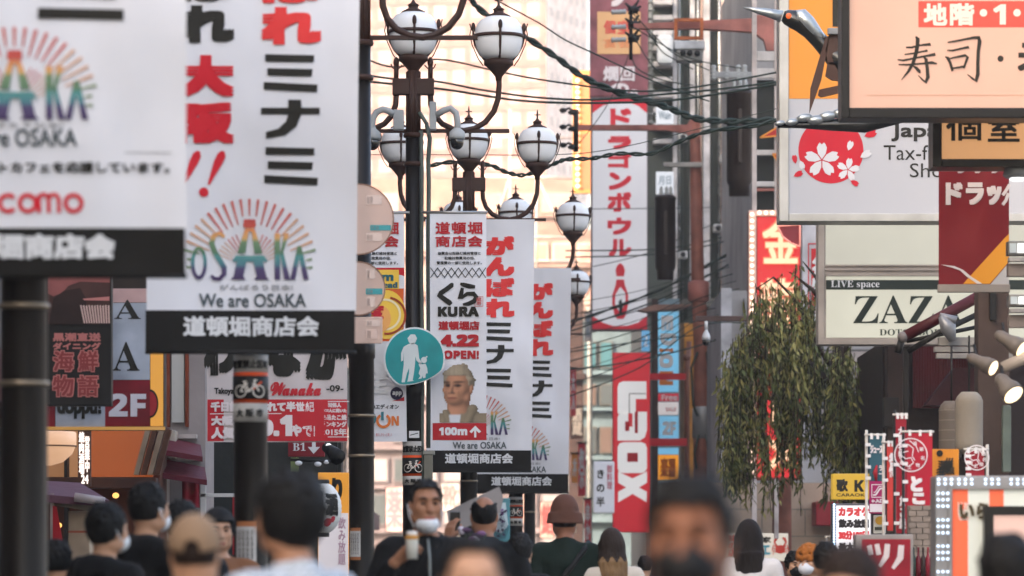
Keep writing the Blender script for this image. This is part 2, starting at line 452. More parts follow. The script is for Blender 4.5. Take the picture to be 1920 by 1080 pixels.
# ------------------------------------------------------------------ street lamps
def zz(py): return CZ + (1090 - py) / 190
def xx(px): return (px - 771) / 190
def lantern_profile():
    # egg shaped globe, measured from its equator
    out = []
    for i in range(15):
        t = i / 14; z = -.235 + t * .43
        if z < 0: r = .115 + (.238 - .115) * math.sqrt(max(0, 1 - ((-z) / .235) ** 2.1)) if z > -.2349 else .115
        else: r = .09 + (.238 - .09) * math.sqrt(max(0, 1 - (z / .196) ** 2.3))
        out.append((r, z))
    return out
def lantern(root, cx, cz, stem_z=None, cy=0.):
    g = MB(); g.lathe((cx, cy, cz), lantern_profile(), GLOBE, 28); go = g.build('lantern_globe', root)
    c = MB()
    c.lathe((cx, cy, cz), [(.245, -.018), (.25, -.018), (.25, .014), (.245, .014)], IRON, 28)
    for k in range(4):
        a = R(90 * k - 90 + 4)
        dx, dy = math.cos(a), math.sin(a)
        pts = [(cx + dx * r, cy + dy * r, cz + h) for r, h in ((.135, -.235), (.185, -.18), (.232, -.09), (.252, 0.), (.25, .05))]
        c.tube(pts, .014, IRON, 6)
        c.ell((cx + dx * .25, cy + dy * .25, cz + .085), .022, .022, .05, IRON, 8, 6)
    for sg in (-1, 1):
        c.tube([(cx + sg * r, cy + .03, cz + h) for r, h in ((.15, -.29), (.2, -.22), (.262, -.08), (.285, .02), (.272, .08), (.285, .13))], .006, IRON, 5)
    c.build('cage', go)
    f = MB(); f.lathe((cx, cy, cz), [(.11, .185), (.12, .2), (.075, .222), (.05, .235), (.05, .26), (.062, .265), (.03, .285), (.012, .31), (.012, .37), (.004, .42)], IRON, 16)
    f.tube([(cx - .04, cy, cz + .355), (cx + .04, cy, cz + .355)], .007, IRON, 5); f.build('finial', go)
    u = MB(); u.lathe((cx, cy, cz), [(.03, -.44), (.035, -.40), (.075, -.35), (.12, -.30), (.145, -.285), (.145, -.235), (.12, -.228)], IRON, 20); u.build('cup', go)
def make_lamp():
    rt = thing('street_lamp', 'x', 'street lamp', (0, 0, 0))
    p = MB(); p.lathe((0, 0, 0), [(.19, 0), (.19, .25), (.15, .32), (.105, .4), (.102, zz(745)), (.112, zz(742)), (.112, zz(722)), (.08, zz(712)), (.076, zz(256))], POLE, 20); p.build('pole', rt)
    t = MB(); t.lathe((0, 0, 0), [(.066, zz(256)), (.064, zz(133))], IRON, 16)
    for k in range(8):
        a = R(45 * k + 22); t.tube([(.066 * math.cos(a), .066 * math.sin(a), zz(250)), (.066 * math.cos(a), .066 * math.sin(a), zz(135))], .014, IRON, 6)
    t.build('fluted_top', rt)
    for py in (308, 254, 850 - 105):
        c = MB(); c.lathe((0, 0, zz(py)), [(.08, -.025), (.095, -.02), (.1, 0), (.095, .02), (.08, .025)], IRON, 20); c.build('collar', rt)
    b = MB(); b.box(-.205, .205, -.06, .06, zz(178), zz(148), IRON, .006); b.build('bracket_block', rt)
    for sg in (-1, 1):
        a = MB()
        pts = [(803, 178), (804, 196), (811, 216), (825, 232), (845, 242), (866, 245), (886, 241), (906, 229), (922, 209), (930, 185), (932, 160), (931, 136)]
        sm = []
        for i in range(len(pts) - 1):
            for j in range(3):
                t_ = j / 3; sm.append((pts[i][0] + (pts[i + 1][0] - pts[i][0]) * t_, pts[i][1] + (pts[i + 1][1] - pts[i][1]) * t_))
        sm.append(pts[-1])
        a.tube([(sg * xx(x), 0, zz(y)) for x, y in sm], .029, IRON, 10)
        a.tube([(sg * xx(803), 0, zz(150)), (sg * xx(803), 0, zz(122))], .024, IRON, 8)
        a.ell((sg * xx(803), 0, zz(117)), .03, .03, .055, IRON, 8, 6)
        a.tube([(sg * xx(792), 0, zz(122)), (sg * xx(800), 0, zz(130)), (sg * xx(809), 0, zz(128)), (sg * xx(813), 0, zz(120))], .007, IRON, 5)
        a.build('arm', rt)
        lantern(rt, sg * xx(931), zz(68))
    lantern(rt, 0, zz(60))
    r = MB(); r.box(-.95, .95, -.022, .022, zz(249), zz(242), IRON, .004); r.build('banner_bar', rt)
    return rt
# pole axis px, distance
POSTS = [(45, 16.8, 'nearest blurred black lamp post under the white banner with phone company name'),
         (470, 23.5, 'street lamp post carrying the big white Osaka banner with black left column'),
         (678, 31.4, 'dark street lamp post between the big Osaka banner and the peach round signs'),
         (775, 37.9, 'brown street lamp with the round blue pedestrian sign on its post'),
         (879, 47.2, 'street lamp with white globes standing behind the sushi opening banner'),
         (967, 56.5, 'street lamp behind the right hand white banner, bicycle sticker low on its post'),
         (993, 69.0, 'farthest street lamp, its lowest white globe beside the bowling sign')]
proto = make_lamp(); posts = []
for i, (px, Y, lab) in enumerate(POSTS):
    o = proto if i == 0 else copy_tree(proto)
    q = P(px, HY, Y); o.location = (q.x, Y, 0); o['label'] = lab; o['group'] = 'globe street lamps down the street'
    posts.append(o)

# stickers round the posts
def wrapper(cx, Y, r):
    def fn(x, y, z):
        a = (x - cx) / r; rr = r + (Y - y) 
        return (cx + rr * math.sin(a), Y - rr * math.cos(a) , z)
    return fn
def bike(mb, x0, y0, x1, y1, Y, mat, t):
    W = x1 - x0; H = y1 - y0; X = lambda u: x0 + u * W; Z = lambda v: y0 + v * H
    for u in (.22, .78): mb.ring(X(u), Z(.68), H * .27, H * .27 + t, Y, mat, 24)
    for seg in ([(.22, .68), (.36, .3), (.66, .3), (.78, .68)], [(.36, .3), (.5, .68), (.66, .3)], [(.22, .68), (.5, .68)], [(.3, .18), (.42, .18)], [(.36, .18), (.36, .3)], [(.66, .3), (.63, .1), (.72, .1)]):
        mb.line([(X(u), Z(v)) for u, v in seg], t * 1.2, Y, mat)
def sticker(post, px, Y, rows, r=.104):
    """rows: (y_top, y_bot) of whole; white band, orange-black picture band, white band"""
    y0, y1, y2, y3 = rows; k = F / Y; hw = r * k; ax = P(px, 0, Y).x
    wm = M('#cfc9bf', .5, kind='wear', name='sticker_white'); om = M('#d8501f', .5, name='sticker_orange'); bm = M('#1c1a19', .5, name='sticker_black')
    b = MB()
    for a, c, m in ((y0, y1, wm), (y2, y3, wm), (y1, y2, om)):
        b.lathe((ax, Y, 0), [(r + .003, P(0, c, Y).z), (r + .003, P(0, a, Y).z)], m, 28)
    h = y2 - y1
    b.lathe((ax, Y, 0), [(r + .006, P(0, y2 - h * .12, Y).z), (r + .006, P(0, y1 + h * .12, Y).z)], bm, 28)
    so_ = b.build('bicycle_ban_sticker', post)
    t = MB(); yy = Y - .009
    t.text('放置禁止区域', (px - hw * 1.15, y0 + (y1 - y0) * .3, px + hw * 1.15, y1 - (y1 - y0) * .2), yy, bm, .6)
    t.text('大 阪 市', (px - hw * .8, y2 + (y3 - y2) * .3, px + hw * .8, y3 - (y3 - y2) * .25), yy, bm, .6)
    bike(t, px - hw * .95, y1 + h * .2, px + hw * .95, y2 - h * .18, yy, M('#d8d0c4', .5, name='sticker_bike'), max(1.2, hw * .07))
    t.line([(px + hw * .2, y1 + h * .55), (px + hw * .7, y1 + h * .3)], max(1.5, hw * .1), yy - .002, om)
    t.warp(wrapper(ax, Y, r)); t.build('lettering', so_)
sticker(posts[1], 470, 23.5, (666, 699, 757, 792))
sticker(posts[3], 775, 37.9, (828, 854, 893, 910))
sticker(posts[5], 967, 56.5, (932, 947, 972, 986))
def notice(name_y, post, px, Y, x0, y0, x1, y1, fr):
    r = .104; ax = P(px, 0, Y).x
    n = MB(); k = 6
    for i in range(k):
        a = x0 + (x1 - x0) * i / k; b = x0 + (x1 - x0) * (i + 1) / k
        n.quad(a, y0, b, y1, Y - .004, fr)
        n.quad(a, y0 + (y1 - y0) * .1, b, y1 - (y1 - y0) * .1, Y - .008, M('#d9d5cf', .6, kind='wear', name='notice_paper'))
    m_ = (y1 - y0)
    for i in range(4):
        x = x1 - (x1 - x0) * (i + 1) / 5
        n.text('自転車放置は', (x - (x1 - x0) * .07, y0 + m_ * .16, x + (x1 - x0) * .07, y1 - m_ * .16), Y - .011, INK, 0, vert=True)
    n.warp(wrapper(ax, Y, r)); n.build('paper_notice', post)
notice(0, posts[1], 470, 23.5, 444, 978, 482, 1075, M('#a5673f', .6, name='notice_tan'))
notice(0, posts[2], 678, 31.4, 655, 990, 677, 1050, M('#a5673f', .6, name='notice_tan'))
s_ = MB(); s_.quad(767, 808, 786, 821, 37.9 - .112, WHITEP); s_.line([(769, 816), (784, 812)], 1.5, 37.9 - .117, INK); s_.build('small_sticker', posts[3])
# metal clamps on the near posts
def clamp(post, px, Y, py, hexc='#8f7f6a'):
    q = P(px, py, Y); c = MB(); c.lathe((q.x, Y, q.z), [(.106, -.012), (.112, -.012), (.112, .012), (.106, .012)], M(hexc, .35, .7, 'metal', name='clamp_metal'), 24); c.build('clamp', post)
for py in (575, 720): clamp(posts[0], 45, 16.8, py)
for py in (780, 855): clamp(posts[2], 678, 31.4, py)
for py in (902,): clamp(posts[4], 879, 47.2, py)
for py in (960,): clamp(posts[6], 993, 69, py)

# ------------------------------------------------------------------ the Osaka banners on the posts
def rainbow():
    m = bpy.data.materials.new('rainbow_print'); m.use_nodes = True; t = m.node_tree; b = t.nodes['Principled BSDF']
    tc = t.nodes.new('ShaderNodeTexCoord'); sx = t.nodes.new('ShaderNodeSeparateXYZ'); cr = t.nodes.new('ShaderNodeValToRGB')
    t.links.new(tc.outputs['Generated'], sx.inputs[0]); t.links.new(sx.outputs[2], cr.inputs[0]); t.links.new(cr.outputs[0], b.inputs['Base Color'])
    el = cr.color_ramp.elements; cr.color_ramp.interpolation = 'LINEAR'
    st = [(0, '#3b2350'), (.2, '#4a3f66'), (.27, '#4a7a82'), (.4, '#4f8c88'), (.46, '#56785a'), (.63, '#6d8a64'), (.7, '#d6a262'), (.82, '#d98e56'), (.88, '#c4503f'), (1, '#b8423e')]
    while len(el) < len(st): el.new(.5)
    for e, (p, c) in zip(el, st): e.position = p; e.color = lin(c) + [1]
    b.inputs['Roughness'].default_value = .65
    return m
RAINBOW = rainbow()
RAYR = M('#c9655a', .65, kind='cloth', name='ray_print_red'); RAYO = M('#cfa284', .65, kind='cloth', name='ray_print_orange'); RAYG = M('#7d8f6c', .65, kind='cloth', name='ray_print_green')
def osaka_logo(S, X, Z, k, Y):
    """X, Z map the logo's own px to photo px; letters O S A K A under a fan of rays"""
    r = S('ray_fan', 'cloth')
    for i in range(25):
        a = 180 * i / 24; 
        r0 = 62 if 82 < a < 98 else (82 if 20 < a < 160 else 98); r1 = 128
        if a < 12 or a > 168: r0 = 106; r1 = 118
        ca, sa = math.cos(R(a)), math.sin(R(a)); w0, w1 = 1.2, 2.6
        if abs(a - 90) < 12: r0 = 96
        mt = RAYR if sa > .72 else (RAYO if sa > .38 else RAYG)
        pts = [(467 + ca * r0 - sa * w0 * .9, 500 - sa * r0 - ca * w0), (467 + ca * r1 - sa * w1, 500 - sa * r1 - ca * w1), (467 + ca * r1 + sa * w1, 500 - sa * r1 + ca * w1), (467 + ca * r0 + sa * w0, 500 - sa * r0 + ca * w0)]
        r.poly([(X(x), Z(y)) for x, y in pts], Y, mt)
        if 15 < a < 165 and abs(a - 90) > 18:
            pts = [(467 + ca * 36 - sa * .6, 500 - sa * 36 - ca * .6), (467 + ca * 66 - sa * 1.2, 500 - sa * 66 - ca * 1.2), (467 + ca * 66 + sa * 1.2, 500 - sa * 66 + ca * 1.2), (467 + ca * 36 + sa * .6, 500 - sa * 36 + ca * .6)]
            r.poly([(X(x), Z(y)) for x, y in pts], Y, mt)
    o = S('osaka_letters', 'cloth'); m = RAINBOW; y = Y - .003
    def pl(pts): o.poly([(X(a), Z(b)) for a, b in pts], y, m)
    # O
    vs = []; fs = []
    for i in range(29):
        a = 2 * math.pi * i / 28
        vs += [P(X(372 + 15 * math.cos(a)), Z(492 - 31 * math.sin(a)), y), P(X(372 + 8.5 * math.cos(a)), Z(492 - 24 * math.sin(a)), y)]
    o.add(vs, [(2 * i, 2 * i + 1, 2 * i + 3, 2 * i + 2) for i in range(28)], m)
    o.brush([(X(a), Z(b), wd * k) for a, b, wd in ((420, 443, 6), (411, 436, 8), (400, 441, 9), (396, 455, 10), (401, 470, 10), (410, 485, 10), (419, 500, 10), (419, 513, 9), (410, 522, 8), (400, 521, 7), (395, 515, 5))], y, m)
    # tower shaped A
    pl([(457, 410), (478, 410), (479, 422), (477, 426), (458, 426), (455, 422)])
    pl([(459, 427), (466, 427), (459, 474), (444, 474), (452, 447)]); pl([(476, 427), (470, 427), (476, 474), (491, 474), (483, 447)])
    pl([(459, 427), (476, 427), (475, 433), (460, 433)])
    pl([(441, 478), (494, 478), (502, 489), (434, 489)])
    pl([(443, 489), (461, 489), (455, 517), (460, 523), (431, 523), (437, 517)]); pl([(474, 489), (492, 489), (498, 517), (504, 523), (475, 523), (480, 517)])
    # K, A
    pl([(514, 436), (524, 436), (524, 523), (514, 523)]); pl([(532, 436), (541, 436), (528, 478), (524, 478)]); pl([(524, 470), (530, 470), (543, 523), (532, 523)])
    pl([(557, 460), (564, 460), (578, 523), (568, 523), (560, 482), (552, 523), (543, 523)])
def wave(ph, cx, z0, amp=.045):
    return lambda x, y, z: (x, y + amp * math.sin(2.4 * z + ph) + .012 * math.sin(3.1 * (x - cx) + ph * 2) * min(1, max(0, (z0 - z) / 2)), z)
def cloth(mb, x0, y0, x1, y1, Y, mat, nx=10, ny=24, edge=lambda v: (0, 0)):
    vs = []; fs = []
    for s_, yy in ((0, Y), (1, Y + .006)):
        b = len(vs)
        for j in range(ny + 1):
            e0, e1 = edge(j / ny); xa, xb = x0 + e0, x1 + e1
            for i in range(nx + 1): vs.append(P(xa + (xb - xa) * i / nx, y0 + (y1 - y0) * j / ny, yy))
        for j in range(ny):
            for i in range(nx):
                a = b + j * (nx + 1) + i; f = (a, a + nx + 1, a + nx + 2, a + 1); fs.append(f if s_ == 0 else f[::-1])
    mb.add(vs, fs, mat, True)
def osaka_banner(label, cx, bot, k, Y, ph, right_only=False):
    X = lambda x: cx + (x - 470) * k
    Z = lambda y: bot + (y - 662) * k
    S = Sign('street_banner', label, 'banner', cx, bot, Y, 'white Osaka banners on the lamp posts')
    c = S('cloth')
    ed = lambda v: (-4 * k * (1 - v), 11 * k * (1 - v))
    cloth(c, X(274), Z(-282), X(667), Z(584), Y, WHITE, edge=ed)
    bd = S('shop_street_band', 'cloth'); cloth(bd, X(272), Z(581), X(665), Z(658), Y - .006, BLACKC, 10, 4)
    t = S('band_lettering', 'cloth'); t.text('道頓堀商店会', (X(343), Z(592), X(597), Z(630)), S.L(3), WHITEP, 1.35 * k)
    t = S('column_lettering', 'cloth'); y = S.L(2)
    for i, ch in enumerate('がんばれ'):
        tp = -220 + i * 78; t.text(ch, (X(490), Z(tp), X(603), Z(tp + 71)), y, ORRED, 6.5 * k)
        tp2 = tp - 3; t.text(ch, (X(335), Z(tp2), X(440), Z(tp2 + 71)), y, INK, 6.5 * k)
    for tp in (103, 276):
        t.poly([(X(498), Z(tp)), (X(590), Z(tp + 2)), (X(589), Z(tp + 15)), (X(498), Z(tp + 14))], y, INK)
        t.poly([(X(502), Z(tp + 26)), (X(587), Z(tp + 28)), (X(585), Z(tp + 42)), (X(502), Z(tp + 40))], y, INK)
        t.poly([(X(495), Z(tp + 52)), (X(596), Z(tp + 57)), (X(595), Z(tp + 71)), (X(495), Z(tp + 66))], y, INK)
    t.poly([(X(490), Z(203)), (X(541), Z(203)), (X(541), Z(188)), (X(565), Z(188)), (X(566), Z(203)), (X(600), Z(203)), (X(600), Z(215)), (X(565), Z(215)), (X(556), Z(238)), (X(535), Z(254)), (X(499), Z(260)), (X(499), Z(248)), (X(522), Z(242)), (X(537), Z(228)), (X(541), Z(215)), (X(490), Z(215))], y, INK)
    t.text('大', (X(334), Z(105), X(440), Z(183)), y, REDC, 6.5 * k)
    t.text('阪', (X(334), Z(193), X(440), Z(270)), y, REDC, 5.5 * k)
    for dx in (0, -46):
        t.brush([(X(a + dx), Z(b), wd * k) for a, b, wd in ((419, 284, 6), (416, 291, 16), (409, 305, 16), (400, 325, 10), (391, 346, 4))], y, REDC)
        t.disc(X(382 + dx), Z(360), 9 * k, 9 * k, y, REDC, seg=18)
    osaka_logo(S, X, Z, k, S.L(2))
    t = S('slogan_lettering', 'cloth')
    t.text('We are OSAKA', (X(372), Z(549), X(573), Z(575)), y, GREYINK, .5 * k)
    t.text('がんばろう日本!', (X(410), Z(532), X(548), Z(543)), y, M('#9a9a9a', .65, kind='cloth', name='banner_ink_pale'), .2 * k)
    rod = S('hem_rod'); rod.tube([P(X(272), Z(660), Y), P(X(668), Z(660), Y)], .012, DARKM, 8)
    q = P(cx, bot, Y)
    S.done(wave(ph, q.x, q.z + 3.1))
osaka_banner('largest sharp white banner with red and black columns over OSAKA rays and black foot band', 470, 662, 1.0, 23.27, .4)
osaka_banner('white banner half hidden behind the sushi opening banner, red and black column on its right', 898, 885, .502, 46.8, 1.7)
osaka_banner('smallest white banner at the back, hanging furthest right beside the bowling sign', 978, 925, .447, 56.1, 3.1)
# the nearest banner, with sponsor lines
def near_banner():
    Y = 16.57
    S = Sign('street_banner', 'nearest blurred white banner with red lettering, cut off by the left picture edge', 'banner', 45, 515, Y, 'white Osaka banners on the lamp posts')
    c = S('cloth'); cloth(c, -232, -800, 349, 430, Y, WHITE, edge=lambda v: (-4 * (1 - v), 6 * (1 - v)))
    bd = S('shop_street_band', 'cloth'); cloth(bd, -233, 427, 346, 515, Y - .006, BLACKC, 10, 4)
    t = S('band_lettering', 'cloth'); t.text('道頓堀商店会', (-126, 438, 215, 485), S.L(3), WHITEP, 2.8)
    t = S('column_lettering', 'cloth'); y = S.L(2)
    for y0 in (-260, -60):
        for a, b, c_, d in ((78, 229, 0, 20), (84, 220, 40, 58), (74, 234, 78, 98)): t.poly([(a, y0 + c_), (b, y0 + c_ + 3), (b, y0 + d + 3), (a, y0 + d)], y, INK)
    for i, ch in enumerate('がんばれ'): t.text(ch, (70, -720 + i * 112, 238, -614 + i * 112), y, ORRED, 9)
    k = 1.24
    X = lambda x: 30 + (x - 467) * k
    Z = lambda v: 226 + (v - 523) * 1.14
    osaka_logo(S, X, Z, k, S.L(2))
    t = S('slogan_lettering', 'cloth')
    t.text('We are OSAKA', (-92, 243, 146, 276), y, GREYINK, .6)
    t.text('がんばろう日本!', (-60, 232, 120, 240), y, M('#9a9a9a', .65, kind='cloth', name='banner_ink_pale'), .2)
    t.line([(-210, 286), (322, 287)], 2, y, M('#9a9a9a', .65, kind='cloth', name='banner_ink_pale'))
    t.text('ドコモスマートカフェを応援しています。', (-158, 304, 318, 325), y, INK, .9)
    t.text('d', (-108, 343, -72, 399), y, REDC, 4)
    for i, ch in enumerate('ocomo'):
        pass
    for cx, kind in ((-46, 'o'), (15, 'c'), (52, 'o'), (92, 'm'), (138, 'o')):
        if kind == 'o': t.ring(cx, 381, 11, 19, y, REDC, 28)
        elif kind == 'c': t.ring(cx, 381, 11, 19, y, REDC, 24, 40, 320)
        else:
            t.line([(cx - 19, 399), (cx - 19, 366)], 8, y, REDC)
            for s_ in (-10, 9):
                t.ring(cx + s_, 374, 5.5, 13, y, REDC, 14, 0, 180); t.line([(cx + s_ + 9.3, 374), (cx + s_ + 9.3, 399)], 7.5, y, REDC)
    rod = S('hem_rod'); rod.tube([P(-233, 516, Y), P(349, 516, Y)], .012, DARKM, 8)
    q = P(45, 515, Y); S.done(wave(2.2, q.x, q.z + 3.1))
near_banner()

# ------------------------------------------------------------------ sushi opening banner, its neighbours on the pedestrian sign post
def kura_top(S, x0, x1, y0, sub='cloth'):
    """head of the two shop street banners: x0..x1 wide"""
    w_ = x1 - x0; X = lambda u: x0 + u * w_
    kanji = M('#b3262c', .65, kind='cloth', name='banner_ink_crimson')
    t = S('heading_lettering', sub); y = S.L(2)
    for i, ch in enumerate('道頓堀'): t.text(ch, (X(.08 + .285 * i), y0 + 20, X(.08 + .285 * i + .26), y0 + 43), y, kanji, .8)
    for i, ch in enumerate('商店会'): t.text(ch, (X(.08 + .285 * i), y0 + 46, X(.08 + .285 * i + .26), y0 + 67), y, kanji, .8)
    t = S('small_print', sub)
    t.text('協賛金は街路灯維持管理と', (X(.12), y0 + 76, X(.88), y0 + 82), y, INK, .15)
    t.text('駐輪対策費用の他、', (X(.24), y0 + 85, X(.78), y0 + 91), y, INK, .15)
    t.text('警備費の一部に使用します。', (X(.1), y0 + 94, X(.9), y0 + 100), y, INK, .15)
def portrait_print(S):
    """the photograph of a man printed on the banner: a head modelled as a distance field, photographed into the print's own colours"""
    f = Field([('x', -.3, .3, .0055), ('y', -.2, .2, .007), ('z', 1.2, 1.86, .0055)]); th = R(-24)
    T = head_field(f, th); f.cap((0, .025, 1.56), (0, .03, 1.36), .06, .075, .03)
    q = Field([('x', -.3, .3, .0055), ('y', -.2, .2, .007), ('z', 1.2, 1.86, .0055)])
    q.ell((.0, .022, 1.664), (.092, .108, .114), .02)
    for i in range(60): a_ = i * 2.4; u_ = .1 + .88 * ((i * 37 % 60) / 60); q.ell((math.cos(a_) * math.sqrt(1 - u_ * u_) * .09, .02 + math.sin(a_) * math.sqrt(1 - u_ * u_) * .105, 1.664 + u_ * .112), (.014, .014, .01), .01); c_, s_ = math.cos(th), math.sin(th)
    q.cut(lambda X, Y_, Z: np.maximum(1.6 - Z - .35 * np.clip(Y_ * c_ - X * s_, -.1, .1) * 0, np.where(Y_ * c_ - X * s_ < -.03, 1.705 - Z, np.where(Y_ * c_ - X * s_ < .0, 1.615 - Z, -1))))
    g = Field([('x', -.3, .3, .0055), ('y', -.2, .2, .007), ('z', 1.2, 1.86, .0055)])
    g.cap((-.22, .03, 1.38), (.22, .03, 1.38), .085, .085, .06); g.ell((0, .02, 1.22), (.22, .14, .2), .06); g.cap((0.02, .05, 1.44), (0, .03, 1.36), .08, .11, .05)
    for a, b in (((-.075, -.05, 1.47), (-.03, -.13, 1.33)), ((.085, -.04, 1.49), (.02, -.13, 1.33)), ((.085, .03, 1.49), (.08, -.05, 1.49))): g.cap(a, b, .02, .03, .02)
    xs = np.linspace(-.113, .157, 92); zs_ = np.linspace(1.4, 1.784, 104); L = np.array([-.42, -.75, .42]); L /= np.linalg.norm(L)
    def trace(F_):
        ix = np.searchsorted(F_.x, xs); iz = np.searchsorted(F_.z, zs_); sub = F_.D[np.ix_(ix, range(len(F_.y)), iz)]; ins = sub < 0
        hit = ins.any(1); j = ins.argmax(1); gx, gy, gz = np.gradient(F_.D); jj = np.clip(j, 1, None)
        pick = lambda G: G[ix[:, None], jj, iz[None, :]]
        n = np.stack([pick(gx) / .0055, pick(gy) / .007, pick(gz) / .0055], -1); n /= np.linalg.norm(n, axis=-1, keepdims=True) + 1e-9
        return hit, F_.y[j], n
    H, yh, nh = trace(f); Q, yq, nq = trace(q); G, yg, ng = trace(g)
    X, Z = np.meshgrid(xs, zs_, indexing='ij'); col = np.full(X.shape + (4,), np.nan)
    def shade(n, lo, hi): return (lo + (hi - lo) * np.clip(n @ L, 0, 1))[..., None]
    skin = np.array(lin('#bd8462')); hair = np.array(lin('#9f8f76')); tau = np.array(lin('#87775e')); dark = np.array(lin('#2b1c16'))
    yl = np.where(H, yh, 9.); u = X * c_ + (yl - .01) * s_; v = -X * s_ + (yl - .01) * c_ + .01     # back into the head's own frame
    cs = skin * shade(nh, .35, 1.12); d2 = lambda cx, cz, rx, rz: ((np.abs(u) - cx) / rx) ** 2 + ((Z - cz) / rz) ** 2
    front = (v < -.03)[..., None]
    for m, c, a in ((d2(.032, 1.637, .021, .011), dark * 1.6, .9), (d2(.032, 1.636, .009, .007), dark * .5, 1), (d2(.035, 1.66, .026, .0065), dark, .85), (d2(0, 1.557, .03, .006), np.array(lin('#6a3228')), .9), (d2(0, 1.55, .021, .006), np.array(lin('#a5604f')), .6), (d2(.012, 1.588, .007, .005), dark * 2, .7), (d2(.034, 1.616, .02, .005), skin * .5, .5), (d2(.04, 1.575, .006, .03), skin * .5, .45), (d2(0, 1.535, .04, .012), skin * .5, .35)):
        w_ = np.clip(1.6 - m, 0, 1)[..., None] * a * front; cs = cs * (1 - w_) + c * w_
    rr = np.random.default_rng(2); streak = 1 + .25 * (rr.random((92, 1, 1)) - .5) + .3 * (rr.random((92, 104, 1)) - .5)
    ch = hair * shade(nq, .4, 1.1) * streak; cg = tau * shade(ng, .45, 1.1)
    best = np.full(X.shape, 9.)
    for hit, y, c in ((H, yh, cs), (Q, yq, ch), (G, yg, cg)):
        m = hit & (y < best); best = np.where(m, y, best); col[m, :3] = c[m]; col[m, 3] = 1
    shirt = (np.abs(X + .025) < .034 - (1.45 - Z) * .12) & (Z < 1.45) & (Z > 1.2) & G & ~(H & (yh < yg)); col[shirt, :3] = np.array(lin('#d9dadc')) * .9
    filled = ~np.isnan(col[..., :1]); acc = np.zeros(col.shape); wt = np.zeros(filled.shape)
    for dx in (-2, -1, 0, 1, 2):
        for dz in (-2, -1, 0, 1, 2):
            g_ = math.exp(-(dx * dx + dz * dz) / 2.4); a_ = np.roll(np.nan_to_num(col), (dx, dz), (0, 1)); f_ = np.roll(filled, (dx, dz), (0, 1)); acc += g_ * a_ * f_; wt += g_ * f_
    col = np.where(filled, acc / np.maximum(wt, 1e-6), np.nan)
    px = lambda x: 824 + (x + .113) / .27 * 88; pz = lambda z: 792 - (z - 1.4) / .384 * 112
    b = S('portrait_print', 'cloth'); m = bpy.data.materials.new('printed_photo'); m.use_nodes = True; t = m.node_tree
    at = t.nodes.new('ShaderNodeAttribute'); at.attribute_name = 'print'; t.links.new(at.outputs['Color'], t.nodes['Principled BSDF'].inputs['Base Color']); t.nodes['Principled BSDF'].inputs['Roughness'].default_value = .65
    id_ = -np.ones(X.shape, int); vs = []; cl = []
    for i in range(92):
        for j in range(104):
            if not np.isnan(col[i, j, 0]): id_[i, j] = len(vs); vs.append(P(px(xs[i]), pz(zs_[j]), S.L(2))); cl.append(np.clip(col[i, j], 0, .9))
    fs = [(id_[i, j], id_[i + 1, j], id_[i + 1, j + 1], id_[i, j + 1]) for i in range(91) for j in range(103) if min(id_[i, j], id_[i + 1, j], id_[i + 1, j + 1], id_[i, j + 1]) >= 0]
    b.add(vs, fs, m); S.print_colours = cl
def kura():
    Y = 37.75
    S = Sign('street_banner', 'narrow white sushi opening banner with a man in a taupe jacket and red 100m arrow', 'banner', 860, 826, Y, 'advertising banners on the pedestrian sign lamp')
    c = S('cloth'); x0, x1 = 806, 912
    cloth(c, 806, 398, 912, 826, Y, WHITE, 6, 20, edge=lambda v: (0 + 5 * v ** 3, 0))
    kura_top(S, 808, 914, 396)
    y = S.L(2)
    lt = S('lattice_print', 'cloth')
    for i in range(9):
        xa = 808 + i * 13
        for (a, b) in (((xa - 1, 502), (xa + 13, 521)), ((xa + 13, 502), (xa - 1, 521))):
            pa, pb = (min(911, max(807, a[0])), a[1]), (min(911, max(807, b[0])), b[1])
            if abs(pa[0] - pb[0]) > 2: lt.line([pa, pb], 1.5, y, INK)
    t = S('brand_lettering', 'cloth')
    t.brush([(849, 531, 4), (847, 535, 9), (838, 542, 9), (826, 550, 9), (823, 553, 9), (832, 560, 9), (843, 568, 10), (846, 571, 7)], y, INK)
    t.brush([(863, 532, 4), (869, 534, 8), (880, 537, 9), (891, 538, 6)], y, INK)
    t.brush([(867, 540, 6), (865, 550, 8), (862, 560, 8), (866, 558, 6), (876, 551, 7), (888, 551, 9), (893, 557, 9), (889, 565, 9), (878, 570, 8), (868, 571, 4)], y - .0015, INK)
    t.text(SAN('KURA'), (821, 575, 898, 594), y, INK, 1.0)
    seal = M('#c96b66', .65, kind='cloth', name='seal_red'); t.frame(890, 556, 906, 575, 1, y, seal); t.text('蔵寿', (893, 558, 903, 573), y, seal, .2, vert=True)
    kr = M('#b3262c', .65, kind='cloth', name='banner_ink_crimson')
    t = S('opening_lettering', 'cloth')
    t.text('道頓堀店', (822, 602, 899, 619), y, kr, .8); t.text(SAN('4.22'), (826, 627, 898, 650), y, kr, 1.6); t.text(SAN('OPEN!'), (832, 657, 898, 673), y, kr, .8)
    a = S('arrow_panel', 'cloth'); a.quad(811, 793, 912, 825, S.L(1), kr)
    a2 = S('arrow_lettering', 'cloth'); a2.text(SAN('100m'), (823, 801, 876, 816), y, WHITEP, .8)
    a2.poly([(891, 798), (902, 809), (898, 812), (893, 807), (893, 820), (889, 820), (889, 807), (884, 812), (880, 809)], y, WHITEP)
    portrait_print(S)
    rod = S('top_rod'); rod.tube([P(790, 398, Y), P(914, 398, Y)], .014, STEEL, 8)
    q = P(860, 826, Y); S.done(wave(1.1, q.x, q.z + 2.2, .02))
    for o in bpy.data.objects:
        if o.name.startswith('portrait_print'):
            a = o.data.color_attributes.new('print', 'FLOAT_COLOR', 'POINT'); a.data.foreach_set('color', np.array(S.print_colours, np.float32).ravel())
kura()
